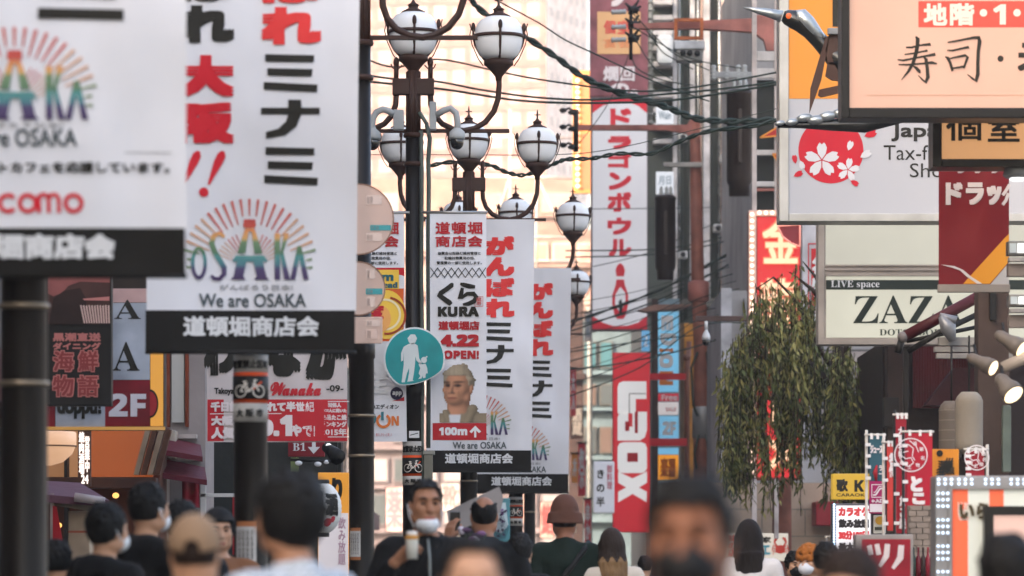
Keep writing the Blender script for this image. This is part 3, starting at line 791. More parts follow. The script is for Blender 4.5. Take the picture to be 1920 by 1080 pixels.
def edion():
    Y = 37.8
    S = Sign('street_banner', 'advertising banner left of the pedestrian sign, orange chip picture over red and white', 'banner', 722, 828, Y, 'advertising banners on the pedestrian sign lamp')
    c = S('cloth'); cloth(c, 655, 398, 757, 828, Y, WHITE, 6, 20, edge=lambda v: (4 * v, 6 * v))
    kura_top(S, 650, 757, 396)
    r = S('picture_panel', 'cloth'); red = M('#c22430', .65, kind='cloth', name='poster_red'); org = M('#d9622a', .65, kind='cloth', name='poster_orange'); yel = M('#eec24a', .65, kind='cloth', name='poster_yellow')
    y = S.L(1)
    r.quad(656, 502, 758, 760, y, red); r.quad(657, 541, 757, 640, S.L(2), org)
    r.disc(725, 590, 36, 46, S.L(3), yel, seg=30, a0=0); r.ring(722, 590, 26, 30, S.L(4), M('#f0dcae', .65, kind='cloth', name='poster_cream'), 30, 250, 460); r.ring(726, 592, 32, 36, S.L(5), M('#9a3d1c', .65, kind='cloth', name='poster_brown'), 30, 260, 440)
    r.disc(716, 598, 17, 24, S.L(6), M('#e9a55a', .65, kind='cloth', name='poster_amber'), seg=20)
    r.quad(700, 506, 748, 542, S.L(3), yel)
    t = S('poster_lettering', 'cloth'); g_ = M('#27606a', .65, kind='cloth', name='poster_teal')
    t.text(SAN('9m'), (700, 512, 738, 527), S.L(4), g_, .8); t.text(SER('ahead'), (700, 529, 746, 540), S.L(4), g_, .5)
    t.text('度', (690, 571, 720, 598), S.L(7), red, 1.2)
    for ch, a, b in (('爆', 640, 676), ('電', 660, 705), ('王', 705, 738)): t.text(ch, (688, a, 728, b), S.L(3), WHITEP, 2)
    t.disc(744, 738, 12, 12, S.L(3), M('#2a2440', .65, kind='cloth', name='poster_navy'), seg=20); t.text(SAN('app'), (736, 734, 753, 743), S.L(4), WHITEP, .3)
    t.text('暮らしのエディオン', (668, 758, 748, 767), S.L(3) , INK, .2)
    w2 = S('white_panel', 'cloth'); w2.quad(658, 752, 762, 828, S.L(2), WHITE)
    tl = M('#3c7c86', .65, kind='cloth', name='logo_teal'); og = M('#e07a3a', .65, kind='cloth', name='logo_orange')
    t.ring(693, 785, 7, 13, S.L(4), tl, 24); t.line([(717, 772), (717, 788)], 5, S.L(4), tl); t.ring(719, 789, 9, 14, S.L(4), og, 22, 120, 420)
    t.poly([(734, 798), (734, 780), (739, 780), (744, 791), (744, 780), (748, 780), (748, 798), (743, 798), (738, 787), (738, 798)], S.L(4), og)
    t.disc(697, 815, 3, 4, S.L(4), red, seg=12); t.text('暮らしをもっと楽しく', (705, 812, 735, 818), S.L(4), red, 0)
    rod = S('top_rod'); rod.tube([P(655, 398, Y), P(768, 398, Y)], .014, STEEL, 8)
    q = P(722, 828, Y); S.done(wave(2.1, q.x, q.z + 2.2, .02))
edion()

def ped_sign():
    Y = 37.55
    S = Sign('pedestrian_sign', 'round teal sign with white walking man and child, bent at its lower edge', 'road sign', 777, 732, Y)
    tl = M('#1c9a9c', .35, kind='metal', name='sign_teal', k=1.0); wh = M('#dfe3e2', .4, name='sign_white')
    b = S('plate'); b.disc(777, 672, 57.5, 58.5, Y, wh, .03, 48)
    f = S('teal_face', 'plate'); f.disc(777, 672, 54.5, 55.5, S.L(1), tl, 0, 48)
    m = S('walking_figures', 'plate'); y = S.L(2); s_ = M('#cfd6d4', .45, name='sign_figure_white')
    m.disc(773, 637, 7.5, 8.5, y, s_, seg=20); m.poly([(764, 634), (770, 627), (778, 627), (782, 634), (781, 637), (765, 637)], y - .001, s_)
    m.poly([(766, 645), (776, 643), (783, 648), (785, 662), (786, 672), (791, 680), (788, 683), (781, 676), (779, 668), (778, 684), (776, 700), (774, 714), (777, 718), (764, 717), (767, 700), (767, 690), (763, 700), (759, 717), (753, 717), (755, 700), (757, 684), (757, 660), (756, 676), (752, 678), (752, 662), (757, 650)], y, s_)
    m.disc(795, 675, 5.5, 6, y, s_, seg=16); m.line([(798, 671), (801, 668)], 3, y, s_)
    m.poly([(786, 679), (792, 683), (798, 682), (801, 690), (802, 700), (799, 700), (798, 704), (799, 714), (794, 714), (793, 704), (791, 714), (785, 714), (788, 705), (785, 700), (788, 690), (785, 684)], y, s_)
    br = S('bracket'); br.pbox(764, 668, 790, 674, Y + .03, .25, STEEL); br.pbox(764, 700, 790, 706, Y + .03, .25, STEEL)
    a = P(777, 672, Y)
    def bend(x, y_, z):
        d = (x - a.x) * .35 - (z - a.z) ; t = max(0, d - .2)
        return (x - t * .1, y_, z + t * .5)
    S.done(bend)
ped_sign()
# cctv cameras on goosenecks
def cctv(label, pts, dome, Y, mount):
    rt = thing('dome_camera', label, 'security camera', P(dome[0], dome[1], Y), 'dome cameras on the pedestrian sign lamp')
    w_ = M('#aeb1b1', .5, kind='metal', name='camera_white')
    sm = [Vector(P(x, y, Y)) for x, y in pts]
    a = MB(); a.tube(sm, .033, w_, 10); a.build('gooseneck', rt)
    q = P(dome[0], dome[1], Y); h = MB(); h.lathe(q, [(.075, -.02), (.08, 0), (.075, .05), (.03, .09), (.02, .12)], w_, 20); h.build('housing', rt)
    d = MB(); d.ell(q + Vector((0, 0, -.05)), .066, .066, .075, M('#141414', .12, name='smoked_dome', spec=.8), 16, 10); d.build('dome', rt)
    m = MB(); m.pbox(*mount, Y - .02, .1, w_, .01); m.build('mount_box', rt)
cctv('white dome camera hanging left of the lamp pole', [(738, 214), (728, 208), (718, 205), (706, 210), (699, 222), (697, 240), (697, 250)], (699, 258), 37.6, (737, 205, 757, 243))
cctv('white dome camera hanging right of the lamp pole', [(818, 216), (832, 207), (845, 203), (855, 212), (858, 228), (857, 250)], (857, 257), 37.6, (805, 190, 818, 243))
cd = MB(); gp = M('#5d665e', .5, kind='wear', name='conduit_grey_green')
for pts, r in (([(789, 245), (791, 320), (790, 520), (792, 640), (791, 830), (793, 925)], .02), ([(800, 235), (806, 260), (803, 300), (804, 345), (803, 480), (804, 640), (803, 840)], .022), ([(786, 210), (800, 232), (803, 250)], .02)):
    cd.tube([P(x, y, 37.85) for x, y in pts], r, gp, 8)
single('cable_conduit', cd, 'grey green cable conduits strapped to the right of the pedestrian sign lamp pole', 'conduit')
cb = MB(); cb.pbox(795, 845, 811, 925, 37.8, .12, M('#7d7a6c', .6, kind='wear', name='box_olive_grey'), .006); cb.pbox(793, 845, 815, 852, 37.79, .14, M('#97958a', .6, kind='wear', name='box_lid'), .004)
single('junction_box', cb, 'grey olive junction box beside the bicycle sticker', 'box')

# round and square plates hanging left of the pole between banners
def peach_sign(label, cx, cy, rx, ry, Y, bars, square=False):
    S = Sign('round_sign' if not square else 'square_sign', label, 'sign', cx, cy + ry, Y, 'peach plates on the dark lamp post')
    pm = M('#f0d3c4', .4, kind='', name='peach_plate'); pm.node_tree.nodes['Principled BSDF'].inputs['Transmission Weight'].default_value = .35; pm.node_tree.nodes['Principled BSDF'].inputs['Roughness'].default_value = .35; pm.node_tree.nodes['Principled BSDF'].inputs['IOR'].default_value = 1.1; b = S('plate')
    if square:
        q0, q1 = P(cx - rx, cy + ry, Y), P(cx + rx, cy - ry, Y); b.box(q0.x, q1.x, Y, Y + .02, q0.z, q1.z, pm, .008)
    else: b.disc(cx, cy, rx, ry, Y, pm, .02, 40)
    if not square: r = S('rim', 'plate'); r.ring(cx, cy, rx - 1.5, rx + 1, Y - .004, M('#9c7a68', .4, .3, 'metal', name='plate_rim'), 40, asp=1)
    t = S('bars', 'plate')
    for x0, y0, x1, y1, c in bars:
        t.quad(x0, y0, x1, y1, S.L(1), M(c, .45))
        t.text('11 11', (x0 + 3, y0 + 2, x0 + (x1 - x0) * .4, y1 - 2), S.L(2), M('#a08a80', .5), .2)
    S.done()
peach_sign('large round peach plate with a teal bar beside the dark post', 672, 411, 66, 66, 31.0, [(686, 366, 716, 384, '#e5cdbf'), (694, 422, 733, 432, '#4aa3a6'), (686, 437, 716, 452, '#e5cdbf')])
peach_sign('smaller round peach plate below the large one beside the dark post', 672, 541, 50, 50, 31.0, [(686, 505, 703, 523, '#e5cdbf'), (686, 541, 717, 552, '#4aa3a6'), (686, 557, 703, 575, '#e5cdbf')])
peach_sign('square peach plate lowest of the plates beside the dark post', 690, 619, 27, 25, 31.0, [(686, 600, 712, 612, '#e5cdbf'), (686, 618, 708, 636, '#e0c3b4')], True)

# ------------------------------------------------------------------ the far end of the street
def bulbs(parent, pts, Y, r, mat, name='bulb'):
    first = None
    po = parent.location
    for px, py in pts:
        q = P(px, py, Y)
        if first is None:
            b = MB(); b.ell((0, 0, 0), r, r, r, mat, 8, 6); first = b.build(name, parent, local=True); o = first
        else:
            o = first.copy(); COL.objects.link(o); o.parent = parent
        o.location = q - po
def tower():
    Y = 500.; fl = 2.85; n = 29
    rt = thing('apartment_tower', 'peach apartment tower in bright sun closing the view above the street', 'tower', (-12, Y, 0))
    A = Vector((-40, Y + 10, 0)); B = Vector((4.5, Y, 0)); C = Vector((10.2, Y + 16, 0)); D = Vector((-34, Y + 26, 0)); H = n * fl
    pm = M('#7e564e', .8, kind='wall', name='peach_tile'); pm2 = M('#dccbc6', .7, kind='wall', name='mauve_tile')
    b = MB(); 
    for p, q, m in ((A, B, pm), (B, C, pm2), (C, D, pm2), (D, A, pm2)):
        b.add([p, q, q + Vector((0, 0, H)), p + Vector((0, 0, H))], [(0, 1, 2, 3)], m)
    b.add([v + Vector((0, 0, H)) for v in (A, B, C, D)], [(0, 1, 2, 3)], pm2); b.build('wall', rt)
    wm = M('#8a7674', .5, name='sunlit_window_blind'); sm = M('#8d8488', .4, name='side_window'); rest = MB()
    u = (B - A).normalized(); L = (B - A).length; nn = Vector((u.y, -u.x, 0)); pr = None
    for f in range(n):
        ba = MB()
        for c in range(17):
            s_ = L - 1.7 - c * 2.5; z = f * fl + .9; vis = f >= 19 and f < 28 and c < 9
            o = A + u * (s_ - .85) - nn * -.06; e = A + u * (s_ + .75) - nn * -.06
            wd = 1.0 if (c + f) % 5 else .8
            q = [o + Vector((0, 0, z)), e + Vector((0, 0, z)), e + Vector((0, 0, z + 1.7 * wd)), o + Vector((0, 0, z + 1.7 * wd))]
            if vis:
                k = MB(); k.add(q, [(0, 1, 2, 3)], wm); k.build('window', rt)
            else: rest.add(q, [(0, 1, 2, 3)], wm)
        ba = None
    u2 = (C - B).normalized(); n2 = Vector((u2.y, -u2.x, 0))
    for f in range(n):
        for c in range(6):
            o = B + u2 * (1.4 + c * 2.6) + n2 * .06; e = o + u2 * 1.0; z = f * fl + 1
            rest.add([o + Vector((0, 0, z)), e + Vector((0, 0, z)), e + Vector((0, 0, z + 1.2)), o + Vector((0, 0, z + 1.2))], [(0, 1, 2, 3)], sm)
    w_ = rest.build('window_grid', rt); w_['kind'] = 'stuff'
    for f in range(n):
        z = f * fl
        if f < 18: continue
        s_ = MB(); a, e = A + nn * .02, B + nn * .02; s_.add([a + Vector((0, 0, z)), e + Vector((0, 0, z)), e + nn * .14 + Vector((0, 0, z)), a + nn * .14 + Vector((0, 0, z)),
              a + Vector((0, 0, z + .3)), e + Vector((0, 0, z + .3)), e + nn * .14 + Vector((0, 0, z + .3)), a + nn * .14 + Vector((0, 0, z + .3))],
              [(0, 1, 2, 3), (4, 5, 6, 7), (0, 1, 5, 4), (1, 2, 6, 5), (2, 3, 7, 6), (3, 0, 4, 7)], pm); s_.build('balcony_slab', rt)
tower()

def far_block(name, label, Y, x0, x1, top, hexc, floors, wincol, seed=0, lit=None, cols=7, frame='#a59d98'):
    """a building facing down the street, px x0..x1, roof at row top, with storeys (y0,y1,kind)"""
    q0, q1 = P(x0, HY, Y), P(x1, top, Y)
    rt = thing(name, label, 'building', ((q0.x + q1.x) / 2, Y, 0))
    b = MB(); b.box(q0.x, q1.x, Y, Y + 14, 0, q1.z, M(hexc, .7, kind='wall')); b.build('wall', rt)
    r_ = random.Random(seed)
    for y0, y1 in floors:
        for i in range(cols):
            if r_.random() < .12: continue
            a = x0 + (x1 - x0) * (i + .08) / cols; c = x0 + (x1 - x0) * (i + .92) / cols
            wn = MB(); wn.pbox(a, y0, c, y1, Y - .12, .118, M(frame, .5, kind='metal')); fo = wn.build('window', rt)
            m = r_.choice(wincol); d = min((c - a), (y1 - y0)) * .09
            g = MB(); g.pbox(a + d, y0 + d, c - d, y1 - d, Y - .135, .012, m); g.build('pane', fo)
        s_ = MB(); s_.pbox(x0 - 1, y1 + (y1 - y0) * .12, x1 + 1, y1 + (y1 - y0) * .24, Y - .4, .39, M(hexc, .6, kind='wall', k=1.1)); s_.build('ledge', rt)
    return rt
GL1 = M('#8f8686', .25, name='pale_glass', spec=.7); GL2 = M('#6a6a6c', .2, name='grey_glass', spec=.7); GL3 = M('#a88478', .4, name='pink_blind'); GL4 = M('#4a4f50', .2, name='dark_glass', spec=.7)
far_block('pale_building', 'sunlit pale pink building below the tower, behind the lamp globes', 270, 560, 1075, 335, '#957468', [(362, 398), (425, 470), (500, 545), (575, 620)], [GL3, GL3, GL1], 3, cols=8, frame='#ab9488')
far_block('pale_building', 'low white roofed building between the lamp globes and the bowling sign', 230, 985, 1125, 430, '#96786c', [(455, 492), (520, 570), (600, 650)], [GL3, M('#d99a6b', .5, name='orange_blind')], 5, cols=3, frame='#b3a398')
far_block('shop_building', 'grey glass shop building far down the street behind the banner posts', 190, 640, 1150, 660, '#77696a', [(690, 745), (775, 830), (858, 905), (925, 985), (1000, 1075)], [GL1, GL2, GL4, GL3, GL1], 11, cols=11, frame='#6d6466')
pb = MB()
for x, y0, y1 in ((957, 205, 520), (1006, 300, 520)): pb.tube([P(x, y1, 226), P(x, y0, 226)], .09, M('#a9a09c', .5, kind='metal'), 6)
for y in (255, 330, 442, 487): pb.tube([P(905, y, 226), P(1078, y + 4, 226)], .1, M('#c9b5aa', .5, kind='metal'), 6)
for a, b in (((957, 255), (1006, 330)), ((1006, 330), (1060, 442)), ((957, 330), (920, 442))): pb.tube([P(*a, 226), P(*b, 226)], .06, M('#c9b5aa', .5, kind='metal'), 6)
pb.tube([P(957, 520, 226), Vector((P(957, 0, 226).x, 226, 0))], .12, M('#a9a09c', .5, kind='metal'), 6)
single('roof_frame', pb, 'thin pale steel frame rising before the peach tower', 'steel frame')
# orange bulb sign beside the bowling sign
S = Sign('bulb_sign', 'narrow orange sign edged with glowing bulbs left of the bowling sign', 'sign', 1092, 365, 142)
b = S('panel'); b.pbox(1074, 132, 1110, 362, 142, .4, M('#d08a4c', .6)); f = S('orange_face', 'panel'); f.quad(1091, 138, 1108, 240, S.L(2), E('#f0a064', .7)); f.quad(1091, 250, 1108, 355, S.L(2), E('#ee9a66', .6))
S.done(); bulbs(S.root, [(1083, 140 + 11 * i) for i in range(20)], 141.9, .075, E('#ffd2b0', 4))

# teal front and clutter right of the banners
far_block('teal_building', 'teal panelled shop front half hidden under the bowling sign', 150, 1062, 1240, 600, '#66757a', [(640, 690), (720, 760), (800, 850), (880, 960)], [GL4, GL1, M('#41646a', .4, name='teal_panel'), M('#5b4a42', .6, name='brown_panel')], 17, cols=6, frame='#5d5852')
c = MB(); c.pbox(1066, 560, 1094, 1088, 146, .6, M('#4a3833', .6, kind='wear'), .04); c.pbox(1062, 700, 1098, 712, 145.7, .29, M('#3a2c28', .6), .02)
single('brown_column', c, 'dark brown column behind the lowest lamp globe', 'column')

# ------------------------------------------------------------------ bowling sign
def bowl():
    Y = 100.; S = Sign('vertical_sign', 'tall white bowling sign with red katakana and a red bowling pin', 'sign', 1162, 618, Y)
    d = M('#6a5a5c', .5, kind='metal', name='sign_side_mauve'); wh = E('#dcdadd', .4, base='#b9b7ba'); rd = M('#d62c3a', .5, name='sign_red', k=1.1)
    b = S('box'); b.pbox(1108, 182, 1215, 620, Y, .45, d, .02)
    f = S('face', 'box'); f.quad(1111, 186, 1213, 617, S.L(1), wh)
    r = S('red_panels', 'box'); r.poly([(1111, 186), (1213, 186), (1213, 212), (1196, 198), (1178, 192), (1150, 192), (1130, 198), (1111, 212)], S.L(2), rd)
    r.poly([(1111, 617), (1213, 617), (1213, 592), (1196, 605), (1176, 611), (1150, 611), (1130, 605), (1111, 592)], S.L(2), rd)
    t = S('katakana_lettering', 'box'); y = S.L(3)
    for i, ch in enumerate('ドラゴンボウル'):
        t.text(ch, ((1144, 1140, 1140, 1141, 1139, 1139, 1141)[i], (203, 255, 287, 323, 360, 408, 448)[i], 1184, (243, 280, 315, 356, 397, 440, 481)[i]), y, rd, 2.2)
    p = S('bowling_pin', 'box')
    p.poly([(1163, 493), (1157, 498), (1154, 507), (1156, 518), (1170, 518), (1172, 507), (1169, 498)], y, rd)
    p.poly([(1156, 524), (1154, 535), (1148, 553), (1148, 570), (1152, 590), (1157, 598), (1169, 598), (1174, 590), (1178, 570), (1178, 553), (1172, 535), (1170, 524)], y, rd)
    p.poly([(1163, 538), (1154, 552), (1153, 570), (1160, 583), (1168, 578), (1173, 562), (1172, 548)], S.L(4), wh)
    p.poly([(1160, 565), (1165, 560), (1168, 575), (1165, 592), (1161, 590)], S.L(5), DARKM)
    S.done()
    S = Sign('vertical_sign', 'faded mauve sign with yellow panel above the white bowling sign', 'sign', 1160, 181, Y)
    b = S('box'); b.pbox(1106, -70, 1215, 181, Y + .02, .45, M('#9c5f66', .55, kind='wear', name='faded_mauve'), .02)
    f = S('yellow_panel', 'box'); f.pbox(1120, 22, 1201, 101, Y, .018, E('#efb87e', .55), 0)
    t = S('lettering', 'box'); t.text('個', (1132, 38, 1154, 64), Y - .006, M('#cf4a44', .5), .8); t.text('室', (1158, 38, 1182, 64), Y - .006, M('#cf4a44', .5), .8); t.text('宴会', (1132, 72, 1184, 90), Y - .006, M('#d98a5c', .5), .5)
    wq = M('#e6dcdc', .5); t.text('ク', (1142, -26, 1175, 12), Y, wq, 3); t.text('燗回', (1131, 124, 1190, 152), Y, wq, 1); t.text('の。', (1145, 156, 1196, 178), Y, wq, 1.4)
    S.done()
bowl()

# ------------------------------------------------------------------ dark green building with pale mullions behind the utility poles
def mullion_building():
    Y = 108.; q0, q1 = P(1212, HY, Y), P(1480, -160, Y)
    rt = thing('office_building', 'dark green office building striped by pale vertical mullions', 'building', ((q0.x + q1.x) / 2, Y, 0))
    b = MB(); b.box(q0.x, q1.x + 1, Y, Y + 14, 0, q1.z, M('#5a6058', .5, kind='wall', name='dark_green_cladding')); b.build('wall', rt)
    wt = M('#d9d4d2', .5, kind='wear', name='mullion_white'); dk = M('#23281f', .4, kind='metal', name='mullion_dark'); pk = M('#e9c9bb', .35, name='mullion_pink'); ch = M('#b9b9b4', .25, .9, 'metal', name='mullion_chrome')
    for x0, x1, y1, m, d in ((1262, 1270, 640, wt, .3), (1281, 1289, 600, dk, .1), (1294, 1303, 560, wt, .25), (1319, 1331, 560, wt, .4), (1333, 1345, 570, dk, .2), (1346, 1352, 570, ch, .3), (1353, 1358, 570, pk, .35), (1361, 1369, 570, dk, .2), (1370, 1378, 570, ch, .25), (1380, 1385, 570, pk, .35), (1387, 1392, 570, dk, .2), (1394, 1404, 575, ch, .3), (1424, 1432, 570, wt, .2), (1272, 1276, 640, ch, .15), (1306, 1312, 560, ch, .2), (1314, 1317, 560, pk, .2), (1406, 1411, 575, pk, .2)):
        m_ = MB()
        if m is ch: m_.tube([P((x0 + x1) / 2, y1, Y - d), P((x0 + x1) / 2, -150, Y - d)], (x1 - x0) / 2 * Y / F, m, 12)
        else: m_.pbox(x0, -150, x1, y1, Y - d, d - .004, m)
        m_.build('mullion', rt)
    for i in range(11):
        y = -30 + i * 29
        k = MB(); k.pbox(1225, y, 1261, y + 9, Y - .6, .596, wt, .02); k.build('landing', rt)
    k = MB(); k.pbox(1213, 560, 1460, 575, Y - .5, .49, M('#6f6a62', .6, kind='wear'), .03); k.build('ledge', rt)
    for x in (1240, 1300, 1350, 1400):
        for y in (600, 720, 840):
            k = MB(); k.pbox(x, y, x + 36, y + 85, Y - .06, .055, M('#37342f', .3, name='brown_window', spec=.7)); k.build('window', rt)
    for x, y in ((1272, 470), (1296, 540), (1338, 420), (1372, 505), (1396, 440), (1272, 250), (1350, 290), (1392, 520)):
        k = MB(); k.pbox(x, y, x + 17, y + 14, Y - .9, .48, M('#c4c2be', .5, kind='wear'), .03); k.lathe(P(x + 9, y + 7, Y - .91), [(.03, -.02), (.075, -.015), (.08, .02)], DARKM, 12, 'y'); k.build('air_unit', rt)
    for x, y0, y1 in ((1277, 0, 640), (1316, 100, 560), (1359, 30, 575), (1402, 60, 560)):
        k = MB(); k.tube([P(x, y1, Y - .55), P(x + 1, (y0 + y1) / 2, Y - .5), P(x, y0, Y - .55)], .018, CABLE, 6); k.build('wall_cable', rt)
    a = MB(); a.pbox(1232, 64, 1262, 119, Y - 1.0, .39, M('#dfe3e4', .45, kind='metal'), .12); 
    single('air_unit', a, 'white rounded box high on the landing of the mullion building', 'air unit')
    for lab, y0, y1, tx in (('small white sign with grey writing under the landings', 200, 233, 'Wain'), ('small pale lit sign just above the left black transformer', 322, 364, '月日')):
        S = Sign('small_sign', lab, 'sign', 1245, y1, Y - 1.1); b = S('panel'); b.pbox(1230, y0, 1263, y1, Y - 1.1, .12, E('#d9dde2', .5, base='#c0c4c8'), .02)
        t = S('lettering', 'panel'); t.text(tx, (1235, y0 + 8, 1258, y0 + 24), Y - 1.106, M('#7d8f9a', .5), .3); S.done()
    k = MB()
    for i in range(16): k.lathe(P(1220, 4 + i * 15, Y - .5), [(.06, -.03), (.1, -.02), (.1, .02), (.06, .03)], M('#9a9c98', .5, kind='wear'), 10)
    k.tube([P(1220, 240, Y - .5), P(1220, -10, Y - .5)], .05, M('#9a9c98', .5, kind='wear'), 8)
    single('drain_stack', k, 'ribbed grey pipe right of the mauve sign', 'pipe')
mullion_building()

# ------------------------------------------------------------------ utility poles with arms, transformers, insulators
def insulator(parent, a, b, Y, r):
    i = MB(); A, B = P(*a, Y), P(*b, Y); n = 9; pts = [A.lerp(B, k / (n - 1)) for k in range(n)]
    i.tube(pts, [r * (1.25 if k % 2 else .8) for k in range(n)], M('#a9acab', .3, name='insulator_porcelain'), 10); i.build('insulator', parent)
def pole_lower():
    Y = 86.; q = P(1306, HY, Y); rt = thing('utility_pole', 'salmon utility pole whose arm reaches left across the bowling sign', 'utility pole', (q.x, Y, 0), 'salmon utility poles over the street')
    p = MB(); p.tube([(q.x + .12, Y, 0), P(1316, 640, Y), P(1308, 520, Y), P(1303, 232, Y)], [.2, .19, .15, .12], M('#9c6252', .6, kind='wear', name='rusty_salmon'), 14); p.build('pole', rt)
    a = MB(); a.poly([(1084, 234), (1288, 234), (1296, 222), (1312, 222), (1314, 262), (1296, 262), (1288, 250), (1250, 244), (1084, 243)], Y - .1, SALMON, .2); a.build('arm', rt)
    c = MB()
    for y in (207, 238, 272): c.tube([P(1052, y + 4, Y), P(1066, y - 4, Y), P(1086, y + 6, Y)], .03, DARKM, 6); c.ell(P(1056, y, Y), .09, .06, .06, DARKM, 8, 6); c.ell(P(1074, y + 4, Y), .12, .08, .06, DARKM, 8, 6)
    c.tube([P(1080, 205, Y), P(1080, 285, Y)], .06, DARKM, 8); c.build('insulator_rack', rt)
    k = MB(); k.pbox(1244, 304, 1318, 313, Y - .2, .1, M('#c4c0ba', .5, kind='wear'), .02); k.build('cross_arm', rt)
    k = MB(); k.lathe(P(1310, 545, Y), [(.17, -.25), (.24, -.22), (.24, .18), (.17, .22)], SALMON, 12); k.build('collar', rt)
    k = MB(); k.lathe(P(1318, 800, Y), [(.1, -.28), (.24, -.26), (.24, .4), (.2, .45), (.08, .48)], M('#9a9c9c', .4, .3, 'metal'), 14); k.build('meter_can', rt)
    for pts in ([(1308, 660), (1296, 690), (1300, 760), (1308, 780)], [(1325, 660), (1332, 720), (1328, 790)], [(1310, 815), (1302, 850), (1306, 880)], [(1324, 815), (1330, 860), (1326, 930), (1329, 1000)]):
        k = MB(); k.tube([P(x, y, Y - .25) for x, y in pts], .03, CABLE, 6); k.build('hanging_wire', rt)
pole_lower()
def pole_upper():
    Y = 76.; q = P(1466, HY, Y); rt = thing('utility_pole', 'utility pole behind the tax free sign, its salmon arm crossing the picture top', 'utility pole', (q.x, Y, 0), 'salmon utility poles over the street')
    p = MB(); p.tube([(q.x, Y, 0), P(1466, -40, Y)], [.2, .15], M('#9c6252', .6, kind='wear', name='rusty_salmon'), 12); p.build('pole', rt)
    a = MB(); a.poly([(1188, 44), (1260, 41), (1410, 34), (1420, 28), (1470, 25), (1470, 95), (1438, 95), (1432, 74), (1414, 60), (1390, 58), (1300, 53), (1188, 53)], Y - .12, SALMON, .24); a.build('arm', rt)
    c = MB(); c.tube([P(1183, 15, Y), P(1183, 112, Y)], .035, DARKM, 8)
    for y in (18, 46, 72):
        for dx, dy in ((-14, -12), (12, -18), (16, -6), (-8, 8), (10, 8)): c.tube([P(1186, y, Y), P(1186 + dx, y + dy, Y)], [.05, .02], DARKM, 6)
        c.ell(P(1188, y, Y), .12, .1, .08, DARKM, 8, 6)
    c.build('insulator_rack', rt)
    for y in (23, 51, 75): insulator(rt, (1146, y), (1174, y - 1), Y, .045)
    f = MB(); f.frame(1264, 34, 1319, 74, 6, Y - .3, M('#c06a3c', .6, kind='wear', name='rust_orange'), .08); f.build('hanger_frame', rt)
    s_ = MB(); s_.pbox(1264, 76, 1322, 92, Y - .35, .5, M('#cfd0d2', .45, kind='wear'), .03); s_.pbox(1268, 92, 1318, 114, Y - .3, .4, M('#a8a6a2', .5, kind='wear'), .04)
    for x in (1280, 1293, 1307): s_.lathe(P(x, 100, Y - .3), [(.02, -.1), (.055, -.09), (.06, -.02), (.06, .0)], DARKM, 12, 'y')
    s_.build('switch_box', rt)
    t = MB(); t.pbox(1334, 134, 1420, 146, Y - .2, .1, M('#a9abab', .5, kind='wear'), .02); t.build('cross_arm', rt)
    for x in (1338, 1362, 1384, 1396): insulator(rt, (x, 150), (x, 122), Y - .15, .05)
pole_upper()
def transformer(label, x0, x1, y0, y1, Y):
    q = P((x0 + x1) / 2, y1, Y); r = (x1 - x0) / 2 * Y / F; h = (y1 - y0) * Y / F
    rt = thing('pole_transformer', label, 'transformer', q, 'black transformers hung between the poles')
    b = MB(); b.lathe(q, [(r * .8, 0), (r * .82, .2), (r * .95, .25), (r, .32), (r, h - .12), (r * 1.06, h - .1), (r * 1.06, h - .04), (r * .7, h)], M('#2c211d', .3, .2, 'metal', name='transformer_black'), 20); b.build('tank', rt)
    for s_ in (-.4, .1, .5):
        k = MB(); k.lathe(q + Vector((r * s_, 0, h)), [(.04, -.04), (.05, .05), (.03, .08), (.045, .12), (.02, .2)], M('#a9acab', .3, name='insulator_porcelain'), 8); k.build('bushing', rt)
    k = MB(); k.box(q.x - r * .15, q.x + r * .15, q.y - r - .06, q.y - r + .05, q.z + h * .3, q.z + h * .8, M('#3a2e28', .4, kind='metal'), .01); k.build('bracket', rt)
transformer('left black transformer hanging before the dark green building', 1228, 1267, 366, 525, 85)
transformer('right black transformer hanging under the salmon arm, tapering downwards', 1362, 1410, 168, 368, 74)

# white sign frame with rungs and pennants, right of the poles
Y = 66
S = Sign('ladder_frame', 'white ladder like sign frame between the black transformer and the tax free sign', 'frame', 1438, 420, Y)
for x0, x1 in ((1410, 1419), (1452, 1460)): b = S('post' if x0 == 1410 else 'rear_post'); b.pbox(x0, -60, x1, 1010, Y, .1, M('#d6c9c3', .5, kind='wear', name='frame_white'), .01)
for i, y in enumerate((96, 128, 281, 340)): b = S('rung' if i == 0 else 'rung_' + 'abc'[i - 1]); b.pbox(1419, y, 1452, y + (18 if y < 200 else 10), Y + .01, .08, M('#dcd6d2', .5, kind='wear', name='rung_white'), .01)
b = S('brace'); b.pbox(1419, 344 + 9, 1452, 356 + 2, Y + .02, .06, SALMON)
bk = S('back_board'); bk.pbox(1418, 150, 1453, 420, Y + .3, .05, M('#272c29', .5, kind='wear'))
for o in list(S.parts): pass
S.done()
for c in S.root.children:
    if c.name.startswith('rung_'): c.name = 'rung'
for lab, pts in (('orange edged red pennant on the ladder frame, just above the black wires', [(1425, 258), (1462, 236), (1462, 254)]), ('lower orange edged red pennant on the ladder frame', [(1448, 288), (1464, 310), (1460, 290)])):
    b = MB(); b.poly(pts, Y - .12, M('#b8262a', .5), .05); cx = sum(p[0] for p in pts) / 3; cy = sum(p[1] for p in pts) / 3
    for i in range(3): b.line([pts[i], pts[(i + 1) % 3]], 3, Y - .125, M('#e8963a', .5))
    single('pennant', b, lab, 'pennant')

